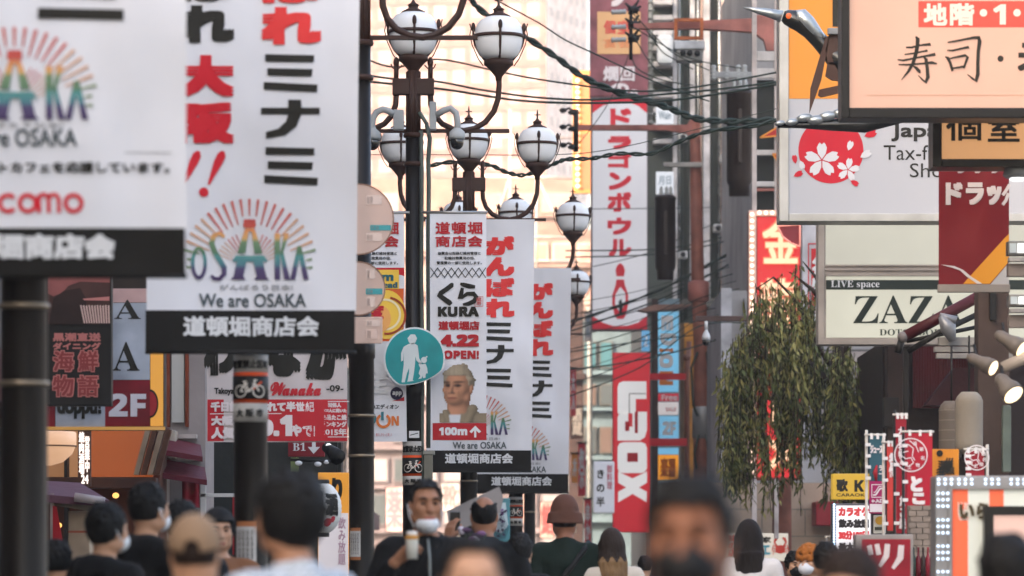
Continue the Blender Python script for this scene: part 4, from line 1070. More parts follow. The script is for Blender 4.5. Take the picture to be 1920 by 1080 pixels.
# ------------------------------------------------------------------ cables
def cable(label, pts, Y, r, twist=False, Y1=None):
    Y1 = Y1 or Y; n = len(pts); sm = []
    for i in range(n - 1):
        p0 = pts[max(0, i - 1)]; p1 = pts[i]; p2 = pts[i + 1]; p3 = pts[min(n - 1, i + 2)]
        for j in range(6):
            t = j / 6
            c = [.5 * (2 * p1[k] + (p2[k] - p0[k]) * t + (2 * p0[k] - 5 * p1[k] + 4 * p2[k] - p3[k]) * t * t + (3 * p1[k] - p0[k] - 3 * p2[k] + p3[k]) * t ** 3) for k in (0, 1)]
            sm.append(c)
    sm.append(pts[-1]); N = len(sm)
    q = [P(x, y, Y + (Y1 - Y) * i / (N - 1)) for i, (x, y) in enumerate(sm)]
    b = MB()
    if twist:
        for ph in (0, math.pi):
            b.tube([v + Vector((0, r * math.sin(i * 1.1 + ph), r * math.cos(i * 1.1 + ph))) for i, v in enumerate(q)], r * .9, CABLE, 6)
    else: b.tube(q, r, CABLE, 6)
    single('power_cable', b, label, 'cable', 'cables strung across the street')
cable('thickest black cable sagging from the lamp globes across the mauve sign to the poles', [(880, -6), (905, 22), (980, 66), (1040, 105), (1090, 142), (1150, 170), (1210, 188), (1260, 205), (1305, 222), (1370, 228), (1440, 226), (1500, 224)], 62, .036, True)
cable('thin cable falling steeply from the lamp finial past the tower edge to the mauve sign', [(930, 0), (1010, 43), (1060, 75), (1120, 103), (1200, 141), (1245, 160), (1330, 190)], 64, .014)
cable('topmost of the three level cables crossing behind the lamp arm', [(680, 108), (740, 126), (820, 108 + 3), (930, 133), (1000, 147), (1110, 163), (1200, 171), (1290, 165), (1380, 150), (1470, 133)], 60, .016)
cable('middle of the three level cables crossing behind the lamp arm', [(680, 140), (740, 148), (820, 153), (900, 168), (1000, 182), (1110, 187), (1230, 178), (1340, 168), (1470, 152)], 59, .018)
cable('lowest of the three level cables crossing behind the lamp arm', [(680, 152), (820, 166), (900, 178), (960, 187), (1030, 192), (1110, 193), (1230, 190), (1320, 180), (1470, 152 + 4)], 58, .02)
cable('twisted green cable with hanging rings, dipping between the white globes', [(800, 313), (845, 304), (915, 309), (950, 323), (985, 328), (1035, 309), (1062, 299), (1110, 297), (1160, 288), (1222, 288), (1275, 265), (1330, 246), (1420, 235), (1475, 218)], 50, .018, True)
cable('hair thin wire above the twisted green cable', [(680, 290), (840, 290), (1040, 290), (1150, 279), (1300, 244), (1470, 200)], 51, .006)
cable('cable crossing the letters low on the bowling sign, level', [(1060, 470), (1215, 468), (1300, 458), (1400, 432)], 92, .018)
cable('second level cable just beneath the last katakana letter', [(1060, 482), (1215, 478), (1320, 462), (1405, 440)], 91, .018)
cable('upper slanting cable across the bowling pin', [(1055, 606), (1120, 588), (1240, 542), (1340, 490), (1410, 452)], 90, .024, True)
cable('lower slanting cable across the bowling pin', [(1055, 626), (1130, 600), (1240, 560), (1350, 505), (1410, 470)], 89, .022)
cable('slanting cable under the bowling sign toward the hanging dome camera', [(1055, 662), (1200, 640), (1320, 625), (1400, 600)], 88, .016)
cable('slanting cable crossing the top of the red shop sign', [(1055, 694), (1140, 685), (1230, 668), (1320, 645), (1410, 612)], 82, .018)
cable('faint cable crossing the katakana at the middle of the bowling sign', [(1060, 392), (1213, 391), (1330, 389), (1410, 380)], 94, .012)
cable('faint slanting cable from the bowling pin up to the left transformer', [(1112, 500), (1213, 475), (1290, 440), (1400, 395)], 93, .012)
cable('thin wire drooping from the insulators of the upper arm to the right', [(1183, 30), (1215, 60), (1240, 95), (1262, 110), (1300, 130)], 77, .014)
cable('thin wire dropping from the insulators past the mauve sign', [(1183, 100), (1192, 125), (1215, 140), (1250, 152), (1300, 160)], 77.5, .014)
cable('pair wire dropping steeply left from the insulators across the white kanji', [(1180, 100), (1165, 140), (1145, 185), (1120, 225), (1085, 270)], 78, .01)
for i in range(9):
    y0 = 500 + i * 13; cable(('topmost', 'second', 'third', 'fourth', 'fifth', 'sixth', 'seventh', 'eighth', 'lowest')[i] + ' of the fine slanting wires fanning between bowling sign and red neon sign', [(1060, y0 + 70 + i * 9), (1200, y0 + 45 + i * 5), (1310, y0 + 8), (1406, y0 - 30 + i * 4)], 90 - i * 1.3, .009 + .003 * (i % 3))
for i, (a, b) in enumerate((((1184, 60), (1262, 150)), ((1186, 24), (1330, 132)), ((1186, 50), (1390, 128)))):
    cable(('shortest', 'middle', 'longest')[i] + ' lead wire from the upper insulators to the switch and transformer', [a, ((a[0] + b[0]) / 2, (a[1] + b[1]) / 2 + 18), b], 75.2, .012)
# hanging dome camera on its beam
rt = thing('dome_camera', 'white dome camera hanging from the brown beam left of the willow', 'security camera', P(1324, 650, 70))
b = MB(); b.pbox(1304, 592, 1404, 602, 70, .12, M('#5d4640', .5, kind='wear'), .01); b.build('beam', rt)
b = MB(); b.tube([P(1324, 602, 70), P(1324, 618, 70)], .03, WHITEP, 8); b.lathe(P(1324, 632, 70), [(.07, -.05), (.075, .0), (.06, .06), (.03, .11), (.025, .16)], WHITEP, 16); b.build('housing', rt)
b = MB(); b.ell(P(1324, 640, 70), .072, .072, .09, M('#141414', .12, name='smoked_dome', spec=.8), 14, 8); b.build('dome', rt)

# ------------------------------------------------------------------ red shop sign, blue vertical sign, orange column, small signs
def laox():
    Y = 84.; S = Sign('vertical_sign', 'red vertical sign with big white sideways letters', 'sign', 1185, 998, Y)
    rd = M('#bd1526', .45, name='shop_red', k=1.0); wh = E('#eceae8', .45, base='#d0cecc'); gy = M('#a7a3a2', .5, name='letter_edge')
    b = S('box'); b.pbox(1149, 661, 1219, 998, Y, .35, rd, .015)
    fc = S('face', 'box'); fc.quad(1150, 662, 1218, 997, S.L(1), E('#c41022', .6, base='#9a0f1d'))
    br = S('bracket_beam'); br.pbox(1219, 700, 1286, 712, Y + .1, .12, rd); br = S('lower_bracket_beam'); br.pbox(1219, 822, 1288, 836, Y + .1, .12, rd)
    t = S('lettering', 'box'); y = S.L(3)
    def pl(pts, m=wh, k=0): t.poly(pts, y - k * .004, m, .01)
    pl([(1158, 775), (1158, 726), (1161, 718), (1168, 715), (1212, 715), (1212, 748), (1192, 748), (1192, 775)])
    # a: sideways, rounded block with an open counter
    pl([(1158, 826), (1158, 782), (1162, 774), (1170, 772), (1178, 772), (1178, 800), (1186, 800), (1186, 772), (1213, 772), (1213, 806), (1209, 820), (1200, 826)])
    t.quad(1172, 790, 1180, 808, y - .006, rd); t.quad(1190, 772, 1196, 812, y - .006, rd)
    pl([(1158, 878), (1158, 838), (1162, 831), (1170, 829), (1202, 829), (1210, 832), (1213, 840), (1213, 878), (1209, 885), (1202, 887), (1168, 887), (1161, 885)])
    t.quad(1176, 849, 1196, 866, y - .006, rd)
    pl([(1159, 884), (1186, 897), (1213, 884), (1213, 905), (1198, 914), (1213, 922), (1213, 942), (1186, 926), (1159, 942), (1159, 922), (1174, 914), (1159, 905)])
    e = S('inner_line', 'lettering'); e.line([(1180, 775), (1180, 738), (1211, 738)], 1.6, y - .006, M('#4a3a3a', .5))
    S.done()
laox()
def blue_sign():
    Y = 92.; S = Sign('vertical_sign', 'light blue vertical sign with white and orange letters beside the red sign', 'sign', 1252, 905, Y)
    bl = E('#7cc4ea', .6, base='#6aa8c8'); b = S('box'); b.pbox(1231, 560, 1274, 905, Y, .3, M('#8fa9b5', .5, kind='metal'), .01)
    f = S('face', 'box'); f.quad(1233, 585, 1272, 735, S.L(1), bl); f.quad(1234, 738, 1272, 752, S.L(1), E('#c8243a', .7)); f.quad(1234, 754, 1272, 778, S.L(1), E('#e8dfe0', .6)); f.quad(1236, 780, 1272, 822, S.L(1), bl); f.quad(1234, 840, 1272, 852, S.L(1), bl); f.quad(1232, 853, 1272, 900, S.L(1), E('#f09a22', .8))
    t = S('lettering', 'box'); y = S.L(2); wq = M('#f0f0f0', .5); oq = M('#ef8a3c', .5)
    t.text(SAN('E'), (1240, 592, 1262, 620), y, wq, 1.5, rot=-90); t.text(SAN('D'), (1238, 625, 1268, 648), y, wq, 1.5, rot=-90)
    t.text(SAN('I'), (1236, 653, 1262, 660), y, oq, 1, rot=-90); t.text(SAN('O'), (1236, 664, 1262, 690), y, wq, 1.5, rot=-90); t.text(SAN('N'), (1236, 696, 1262, 722), y, oq, 1.5, rot=-90)
    t.text(SAN('Free'), (1240, 740, 1270, 751), y, wq, .5); t.text('SALE', (1248, 764, 1268, 771), y, M('#d06a6a', .5), .2)
    t.text(SAN('2F'), (1242, 790, 1268, 816), y, wq, 1.2); t.text('楽器', (1238, 858, 1268, 896), y, M('#b8561c', .5), 1)
    S.done()
    S = Sign('small_sign', 'small blue sign just under the lower right corner of the bowling sign', 'sign', 1210, 660, 98); b = S('box'); b.pbox(1203, 620, 1218, 658, 98, .2, E('#6fb6e6', .6), .01); t = S('lettering', 'box'); t.text('2', (1206, 628, 1215, 650), 97.99, wq, .4); S.done()
blue_sign()
c = MB(); c.pbox(1283, 606, 1341, 1089, 100, .8, M('#c8862f', .55, kind='wear', name='orange_cladding'), .02); c.pbox(1276, 606, 1283, 1089, 100.1, .6, M('#6a5540', .6, kind='wear')); c.pbox(1341, 560, 1352, 1089, 100.2, .6, M('#8a8275', .6, kind='wear'))
single('orange_column', c, 'tall orange clad column behind the salmon pole foot', 'column')
c = MB(); c.pbox(1222, 560, 1234, 1089, 88, .25, M('#4a3a36', .6, kind='wear')); single('brown_post', c, 'dark brown post between the red sign and the blue sign', 'post')
c = MB(); c.poly([(1196, 581), (1228, 571), (1300, 570), (1278, 578), (1212, 584)], 87, M('#b08a7c', .6, kind='wear'), .6); single('small_canopy', c, 'small pinkish canopy slab over the blue vertical sign', 'canopy')
S = Sign('small_sign', 'grey white sign with three black brush characters left of the red sign', 'sign', 1132, 962, 80)
b = S('box'); q0, q1 = P(1113, 962, 80), P(1152, 865, 80); b.box(q0.x, q1.x, 80, 80.25, q0.z, q1.z, E('#c3c3c9', .35, base='#b9b9bf'), .03)
t = S('lettering', 'box'); t.text('きの半', (1118, 876, 1134, 954), 79.99, INK, .5, vert=True, cell=.7); t.text('御料理', (1138, 872, 1148, 918), 79.99, M('#c06070', .5), .2, vert=True); S.done()
# red and orange flags in the far clutter
for i, (lab, x0, y0, x1, y1, c, tx) in enumerate([('small red hanging flag left of the grey white brush sign', 1084, 830, 1098, 930, '#c82a38', '祭'), ('small orange hanging flag behind the last banner foot band', 1072, 850, 1083, 905, '#e08a2c', '丼'), ('tall thin red flag at the far end beside the brown hat', 1096, 935, 1108, 1060, '#c8202e', '串かつ'), ('faded red paper lantern string beside the brown column', 1070, 690, 1080, 780, '#c84a50', '大入')]):
    S = Sign('hanging_flag', lab, 'flag', (x0 + x1) / 2, y1, 118 - i); cl = S('cloth'); cloth(cl, x0, y0, x1, y1, 118 - i, M(c, .7, kind='fabric'), 3, 8)
    t = S('lettering', 'cloth'); t.text(tx, (x0 + 2, y0 + 10, x1 - 2, y1 - 10), 118 - i - .01, WHITEP, .5, vert=True)
    p = S('rod'); p.tube([P(x0 - 3, y0, 118 - i), P(x1 + 3, y0, 118 - i)], .03, DARKM, 6); S.done()

# small signs crowding the far half of the street
for i, (lab, x0, y0, x1, y1, Y_, c, tx, tc) in enumerate([
    ('narrow yellow far sign between the brown post and the orange column', 1222, 900, 1236, 985, 116, '#c9a23a', '焼鳥', '#5a2418'),
    ('narrow white far sign low beside the orange column', 1240, 915, 1262, 990, 112, '#cfc6c2', '喫茶店', '#8a3a3a'),
    ('small dark red far sign under the blue vertical sign', 1262, 908, 1280, 950, 104, '#7d2428', '麺', '#e0d4cc'),
    ('small cream far sign left of the teal shop front', 1064, 945, 1082, 1000, 140, '#d6c4b0', '茶', '#4a3a2c'),
    ('brown far sign above the small hanging red flags', 1070, 760, 1094, 822, 139, '#5d4036', '酒蔵', '#d8c4ae'),
    ('grey far sign high behind the lowest lamp globe', 1096, 585, 1109, 640, 138, '#a39a96', '歯科', '#4d5a66'),
    ('pink far sign behind the dark lamp post gap', 722, 912, 757, 998, 170, '#d2a8a4', '薬', '#b06a70'),
    ('pale far sign between the pedestrian lamp and the next post', 826, 905, 862, 960, 172, '#cfc2be', '靴', '#7a6a68'),
    ('salmon far sign low behind the sticker post', 1012, 940, 1040, 1010, 165, '#c99a90', '鮨', '#8a3c3c'),
    ('white far sign beside the willow foot on the stone wall', 1385, 1010, 1400, 1052, 76, '#cdc8c4', '旅館', '#3a3a3a')]):
    S = Sign('shop_sign', lab, 'sign', (x0 + x1) / 2, y1, Y_); b = S('box'); b.pbox(x0, y0, x1, y1, Y_, .25, M(c, .55, kind='wear'), .02)
    e = S('edge', 'box'); e.frame(x0, y0, x1, y1, 1.5, Y_ - .006, DARKM)
    t = S('lettering', 'box'); t.text(tx, (x0 + 3, y0 + 5, x1 - 3, y1 - 5), Y_ - .012, M(tc, .6), .8, vert=True); S.done()
for i, (lab, pts, Y_, r, c) in enumerate([('long rusty drain pipe on the dark green building', [(1288, 1085), (1288, 700), (1292, 640)], 98, .07, '#7a4a3a'), ('pale bent drain pipe beside the orange column', [(1350, 1085), (1349, 800), (1356, 760), (1356, 575)], 99, .08, '#b9b2aa'), ('grey pipe climbing the teal shop front', [(1106, 1085), (1106, 610), (1120, 600)], 148, .1, '#8a8884')]):
    b = MB(); b.tube([P(x, y, Y_) for x, y in pts], r, M(c, .5, kind='wear'), 10)
    for x, y in pts[:-1]: b.lathe(P(x, y - 30, Y_), [(r, -.08), (r * 1.35, -.06), (r * 1.35, .06), (r, .08)], M(c, .5, kind='wear'), 10)
    single('drain_pipe', b, lab, 'pipe')

# ------------------------------------------------------------------ right side: big signs
def box_sign(S, x0, y0, x1, y1, fw, fb, face, frame, d=.35, fd=.05):
    """deep box with a proud frame of fw (sides) / fb (top, bottom) px and a face"""
    Y = S.Y; b = S('box'); b.pbox(x0, y0, x1, y1, Y, d, frame, .01)
    fr = S('frame')
    fr.pbox(x0, y0, x0 + fw, y1, Y - fd, fd - .003, frame, .008); fr.pbox(x1 - fw, y0, x1, y1, Y - fd, fd - .003, frame, .008)
    fr.pbox(x0 + fw, y0, x1 - fw, y0 + fb, Y - fd, fd - .003, frame, .008); fr.pbox(x0 + fw, y1 - fb, x1 - fw, y1, Y - fd, fd - .003, frame, .008)
    f = S('face', 'box'); f.quad(x0 + fw, y0 + fb, x1 - fw, y1 - fb, Y - .004, face)
BLKF = M('#1d1b1a', .35, .2, 'metal', name='black_sign_frame')
def zs(pts): return [(1380 + x / 3.374, y / 3.374, wd / 3.374) for x, y, wd in pts]
def sushi():
    Y = 30.; S = Sign('sushi_sign', 'large peach backlit sign in a black frame with brushed sushi characters', 'sign', 1800, 222, Y)
    box_sign(S, 1578, -60, 2100, 221, 15, 19, E('#f2bea4', .56), BLKF)
    r = S('red_tag', 'face'); rm = E('#ea4632', .8); r.quad(1722, 2, 2010, 51, Y - .008, rm)
    t = S('tag_lettering', 'face'); wm = E('#f8d9c8', .85)
    for ch, a, b in (('地', 1732, 1776), ('階', 1781, 1827), ('2', 1930, 1950), ('階', 1958, 2004)): t.text(ch, (a, 6, b, 48), Y - .012, wm, 1.7)
    t.text(SAN('1'), (1862, 8, 1886, 46), Y - .012, wm, 1.0); t.disc(1844, 24, 7, 7, Y - .012, wm); t.disc(1907, 24, 7, 7, Y - .012, wm)
    k = S('brush_lettering', 'face'); y = Y - .008; n = 0
    strokes = [[(1075, 300, 10), (1110, 300, 14), (1170, 286, 12), (1228, 280, 20), (1232, 290, 6)], [(1066, 345, 8), (1120, 338, 12), (1180, 326, 11), (1212, 320, 16)], [(1022, 378, 8), (1060, 382, 14), (1140, 366, 12), (1215, 352, 15), (1258, 344, 22), (1262, 352, 6)], [(1028, 408, 8), (1080, 410, 13), (1180, 402, 12), (1240, 396, 20), (1272, 404, 8)],
               [(1136, 230, 8), (1150, 245, 26), (1148, 290, 24), (1138, 340, 24), (1120, 400, 22), (1092, 450, 18), (1046, 506, 4)], [(1188, 362, 8), (1202, 375, 22), (1210, 430, 22), (1214, 490, 24), (1200, 520, 22), (1180, 505, 12), (1152, 476, 4)], [(1118, 415, 6), (1140, 430, 20), (1160, 452, 22), (1166, 462, 8)],
               [(1338, 268, 8), (1380, 262, 13), (1450, 248, 13), (1505, 238, 18), (1535, 238, 26), (1542, 262, 26), (1533, 320, 22), (1530, 400, 22), (1530, 470, 24), (1518, 512, 24), (1498, 498, 14), (1464, 470, 4)], [(1336, 318, 8), (1370, 320, 13), (1430, 306, 13), (1470, 298, 17), (1476, 306, 5)],
               [(1324, 358, 8), (1340, 366, 20), (1356, 400, 18), (1370, 450, 16)], [(1345, 372, 9), (1400, 360, 13), (1450, 350, 18), (1466, 362, 18), (1452, 400, 15), (1440, 432, 12)], [(1362, 432, 10), (1400, 428, 13), (1452, 418, 15)]]
    for st in strokes: k.brush(zs(st), y - .0008 * n, INK); n += 1
    k.disc(1876, 110, 5.8, 5.8, y, INK); k.text('老', (1908, 68, 1982, 152), y, INK, 1.6)
    l = S('scratch', 'face'); l.quad(1625, 178, 2080, 179.3, Y - .007, M('#b58a70', .5)); S.done()
sushi()
def private_room():
    Y = 31.2; S = Sign('private_room_sign', 'amber backlit sign in a black frame hanging under the sushi sign', 'sign', 1850, 314, Y)
    box_sign(S, 1749, 200, 2040, 313, 17, 15, E('#e8ac74', .66), BLKF)
    t = S('lettering', 'face'); t.text('個', (1774, 216, 1840, 264), Y - .009, INK, 1.3); t.text('室', (1852, 216, 1912, 266), Y - .009, INK, 1.3); t.text('完備', (1930, 216, 2020, 266), Y - .009, INK, 1.3); S.done()
private_room()
def petal(X, Z, a, r, wd):
    pts = []
    for t, s_ in ((0.05, 0), (.35, -.75), (.7, -1), (.9, -.7), (1.0, -.42), (.88, 0), (1.0, .42), (.9, .7), (.7, 1), (.35, .75)):
        u = t * r; v = s_ * wd; pts.append((X + u * math.cos(a) - v * math.sin(a), Z - u * math.sin(a) - v * math.cos(a)))
    return pts
def taxfree():
    Y = 46.; S = Sign('tax_free_sign', 'large steel framed sign, orange above white with a red cherry blossom disc', 'sign', 1700, 415, Y)
    box_sign(S, 1461, -160, 1990, 415, 18, 15, E('#c9c8cc', .12, base='#a9a8ac'), STEEL, .5)
    o = S('orange_panel', 'face'); o.quad(1479, -145, 1972, 185, Y - .009, E('#f59a20', .4, base='#b87014'))
    k = S('orange_lettering', 'face')
    for b in ((1561, 8, 1640, 26), (1561, 34, 1640, 50), (1561, 26, 1582, 34), (1561, -40, 1582, 8)): k.quad(*b, Y - .013, INK)
    r = S('blossom_disc', 'face'); rd = M('#c8172c', .5, name='blossom_red'); wq = M('#d6d4d6', .5, name='blossom_white'); y = Y - .009
    r.disc(1558, 282, 61, 62, y, rd, 0, 56)
    for i in range(5): r.poly(petal(1541, 300, R(90 + 72 * i), 33, 9.5), y - .004, wq); r.poly(petal(1590, 318, R(80 + 72 * i), 22, 6.2), y - .004, wq)
    for cx, cy, a, l in ((1590, 283, 70, 20), (1612, 296, 30, 24), (1500, 300, -70, 18)): r.poly(petal(cx, cy, R(a), l, l * .3), y - .008, wq)
    for cx, cy, a, l in ((1619, 256, 20, 26), (1487, 331, 25, 20), (1492, 308, 100, 18), (1616, 292, 15, 16), (1594, 338, -30, 18)): r.poly(petal(cx, cy, R(a), l, l * .28), y - .006, rd)
    t = S('lettering', 'face'); yy = Y - .01
    t.text('Japan.', (1671, 231, 1797, 265), yy, INK, 1.0); t.text('Tax-free', (1657, 272, 1790, 300), yy, INK, 0); t.text('Shop', (1706, 306, 1790, 341), yy, INK, 0); S.done()
taxfree()
def zaza():
    Y = 52.; S = Sign('live_space_sign', 'cream backlit sign with large serif letters under the tax free sign', 'sign', 1690, 645, Y)
    fr = M('#b3a79c', .4, .2, 'metal', name='cream_sign_frame'); lit = E('#e3e0cc', .62); lit2 = E('#dcd9c8', .58)
    box_sign(S, 1534, 380, 1960, 646, 12, 11, fr, fr, .4)
    p = S('upper_panel', 'face'); p.quad(1548, 418, 1946, 496, Y - .01, lit2)
    for y0, y1 in ((496, 499), (503, 507), (513, 517)): q = S('rail', 'face'); q.pbox(1546, y0, 1948, y1, Y - .03, .02, fr)
    p = S('lower_panel', 'face'); p.quad(1549, 518, 1946, 633, Y - .01, lit)
    b = S('black_band', 'face'); b.quad(1549, 525, 1946, 543, Y - .015, M('#26302a', .5, name='band_dark_green'))
    t = S('lettering', 'face'); dk = M('#26302a', .5, name='letter_dark_green')
    t.text(SER('LIVE space'), (1558, 526, 1649, 542), Y - .02, WHITEP, 0); t.text(SER('ZAZA'), (1600, 554, 1805, 606), Y - .02, dk, 0); t.text(SER('DOTONBORI'), (1649, 617, 1772, 629), Y - .02, dk, 0)
    S.done()
zaza()
def drug():
    Y = 33.; S = Sign('drugstore_banner', 'dark red drugstore banner with white katakana and an orange diagonal', 'banner', 1826, 547, Y)
    rd = M('#740b16', .6, kind='cloth', name='drug_red', k=.85); b = S('cloth'); cloth(b, 1760, 285, 1892, 534, Y, rd, 6, 10)
    o = S('diagonal_print', 'cloth'); y = Y - .006; o.poly([(1806, 532), (1856, 532), (1892, 490), (1892, 438), (1884, 446)], y, M('#d08a24', .6, kind='cloth'))
    o.poly([(1857, 533), (1892, 533), (1892, 492)], y - .002, M('#a8a4a2', .6, kind='cloth')); o.poly([(1764, 496), (1790, 499), (1806, 506), (1820, 518), (1842, 532), (1832, 532), (1812, 518), (1800, 507), (1786, 502)], y - .003, M('#c4bcba', .6, kind='cloth'))
    t = S('lettering', 'cloth'); wq = M('#c9bdb9', .6, kind='cloth', name='drug_white')
    for ch, a, b2, tp in (('ド', 1773, 1805, 342), ('ラ', 1811, 1845, 342), ('ッ', 1850, 1878, 348), ('グ', 1880, 1891, 342)):
        if ch != 'グ': t.text(ch, (a, tp, b2, 384), y, wq, 2.6)
    t.brush([(1893, 346, 6), (1886, 358, 6), (1880, 366, 6)], y, wq); t.brush([(1891, 362, 6), (1886, 376, 6), (1880, 384, 6)], y, wq)
    for i, ch in enumerate('ラッグ'): t.text(ch, (1790 + i * 33, 290, 1818 + i * 33, 325), y, wq, 2.4)
    r = S('bottom_rail'); r.pbox(1759, 533, 1894, 548, Y - .03, .06, M('#8f857d', .4, .4, 'metal'), .006); S.done()
drug()
# red gold-dragon neon sign
def dragon():
    Y = 66.; S = Sign('neon_sign', 'tall red neon sign with glowing gold characters behind the willow', 'sign', 1455, 900, Y)
    rd = E('#d32a2a', .75, base='#b01a1e'); b = S('box'); b.pbox(1404, 394, 1502, 900, Y, .5, M('#8f4a40', .5, kind='wear'), .02)
    f = S('face', 'box'); f.quad(1420, 406, 1500, 895, S.L(1), rd)
    bd = S('bulb_strip', 'box'); bd.pbox(1404, 394, 1418, 895, Y - .05, .045, M('#d9b9ac', .5)); bd.pbox(1418, 394, 1502, 405, Y - .05, .045, M('#d9b9ac', .5))
    t = S('neon_lettering', 'box'); nm = E('#ffc9a0', 1.5); ol = E('#f08a66', .9)
    for ch, a, c, d, e in (('金', 1428, 404, 1500, 496), ('龍', 1424, 520, 1498, 620), ('ラ', 1428, 650, 1496, 720), ('ー', 1446, 735, 1468, 800), ('メ', 1430, 810, 1496, 885)):
        t.text(ch, (a, c, d, e), Y - .03, ol, 4.0); t.text(ch, (a + 2, c + 2, d - 2, e - 2), Y - .06, nm, 1.5)
    S.done(); bulbs(S.root, [(1410, 402 + 12 * i) for i in range(41)] + [(1424 + 12 * i, 399) for i in range(4)], Y - .08, .035, E('#ffdcc0', 3.2))
    h = Sign('neon_tag', 'dark pink neon outlined tag sticking out at the top of the red neon sign', 'sign', 1478, 462, 65.2)
    pts = [(1458, 424), (1500, 421), (1500, 462), (1484, 456), (1468, 444)]
    b = h('panel'); b.poly(pts, 65.2, M('#8a3038', .5), .1); nl = h('neon_line', 'panel')
    for i in range(5): a, c = pts[i], pts[(i + 1) % 5]; nl.tube([P(a[0], a[1], 65.17), P(c[0], c[1], 65.17)], .016, E('#f59a8a', 1.1), 6)
    h.done()
dragon()
S = Sign('red_white_sign', 'white sign with red framed characters between the neon sign and the cream sign', 'sign', 1520, 640, 62)
b = S('box'); b.pbox(1504, 418, 1545, 652, 62, .3, M('#cfcdd2', .5, kind='wear'), .01); r = S('red_print', 'box'); rq = M('#c8242c', .5); r.frame(1515, 456, 1550, 640, 2, 61.99, rq); r.quad(1521, 466, 1545, 632, 61.985, rq)
t = S('lettering', 'box'); t.text('名物', (1523, 480, 1544, 560), 61.97, WHITEP, 1.2, vert=True); t.text('寿', (1523, 570, 1544, 610), 61.97, WHITEP, 1.2); S.done()
# stone building that closes the right side
def stone():
    Y = 80.; q0, q1 = P(1352, HY, Y), P(2100, -150, Y)
    rt = thing('stone_building', 'pale stone building behind the willow with block joints at its foot', 'building', ((q0.x + q1.x) / 2, Y, 0))
    z1 = P(0, 905, Y).z
    b = MB(); gr_ = M('#a8a6a6', .7, kind='wall', name='grey_render'); zm = P(0, 545, Y).z; b.box(q0.x, q1.x, Y, Y + 12, z1, zm, gr_); b.box(P(1412, 0, Y).x, q1.x, Y + .002, Y + 12, zm, q1.z, gr_); b.build('wall', rt)
    for x_, y_ in ((1422, 575), (1376, 700), (1380, 820), (1600, 860)):
        k = MB(); k.pbox(x_, y_, x_ + 26, y_ + 24, Y - .5, .49, M('#bdbcb8', .5, kind='wear'), .03); k.build('air_unit', rt)
    for x_ in (1398, 1655):
        k = MB(); k.tube([P(x_, 905, Y - .1), P(x_, 560, Y - .1)], .06, M('#8b8884', .5, kind='wear'), 8); k.build('drain_pipe', rt)
    f = MB(); sm = M('#b09a86', .75, kind='wall', name='beige_stone'); x = q0.x - .05
    for r_ in range(6):
        z = r_ * z1 / 6; x = q0.x - .05 - (r_ % 2) * .45
        while x < P(1640, 0, Y).x:
            f.box(x + .008, x + .89, Y - .06, Y + .02, z + .008, z + z1 / 6 - .008, sm); x += .9
    f.build('stone_base', rt)
    p = MB(); p.pbox(1352, 540, 1372, 905, Y - .1, .095, M('#c9c8cc', .6, kind='wear')); p.build('pilaster', rt)
    for x0, y0, x1, y1 in ((1515, 655, 1570, 720), (1585, 655, 1640, 720), (1530, 760, 1585, 830)):
        k = MB(); k.pbox(x0, y0, x1, y1, Y - .1, .095, M('#4a4a4c', .4, kind='metal')); k = k.build('window', rt); g = MB(); g.pbox(x0 + 4, y0 + 4, x1 - 4, y1 - 4, Y - .115, .012, GL1); g.build('pane', k)
    c = MB(); c.pbox(1530, 940, 1600, 985, Y - 1.2, 1.1, M('#8d2028', .6, kind='fabric'), .02); c.build('awning', rt)
stone()
def crab():
    Y = 72.; S = Sign('crab_sign', 'white lit sign with a red crab and shop characters behind the long haired woman', 'sign', 1414, 1052, Y)
    b = S('box'); b.pbox(1348, 1000, 1478, 1052, Y, .3, E('#e8dccb', .7), .02); y = Y - .01
    t = S('lettering', 'box'); t.text('味の店', (1364, 1003, 1380, 1043), y, M('#c8463c', .5), .7, vert=True); t.text('家', (1428, 1006, 1446, 1018), y, INK, .5); t.text('エ', (1426, 1022, 1444, 1040), y, M('#4a9aa8', .5), 1.2)
    c = S('crab_print', 'box'); rd = M('#d8402e', .5); c.disc(1463, 1030, 9, 8, y, rd)
    for s_ in (-1, 1):
        for dy, l in ((-2, 10), (3, 11), (8, 8)): c.brush([(1463 + s_ * 7, 1028 + dy, 3), (1463 + s_ * (7 + l * .6), 1024 + dy, 2.5), (1463 + s_ * (7 + l * .8), 1032 + dy, 1.2)], y - .003, rd)
        c.brush([(1463 + s_ * 6, 1024, 3), (1463 + s_ * 11, 1017, 3.5), (1463 + s_ * 8, 1010, 6), (1463 + s_ * 4, 1008, 2)], y - .004, rd)
    S.done()
crab()
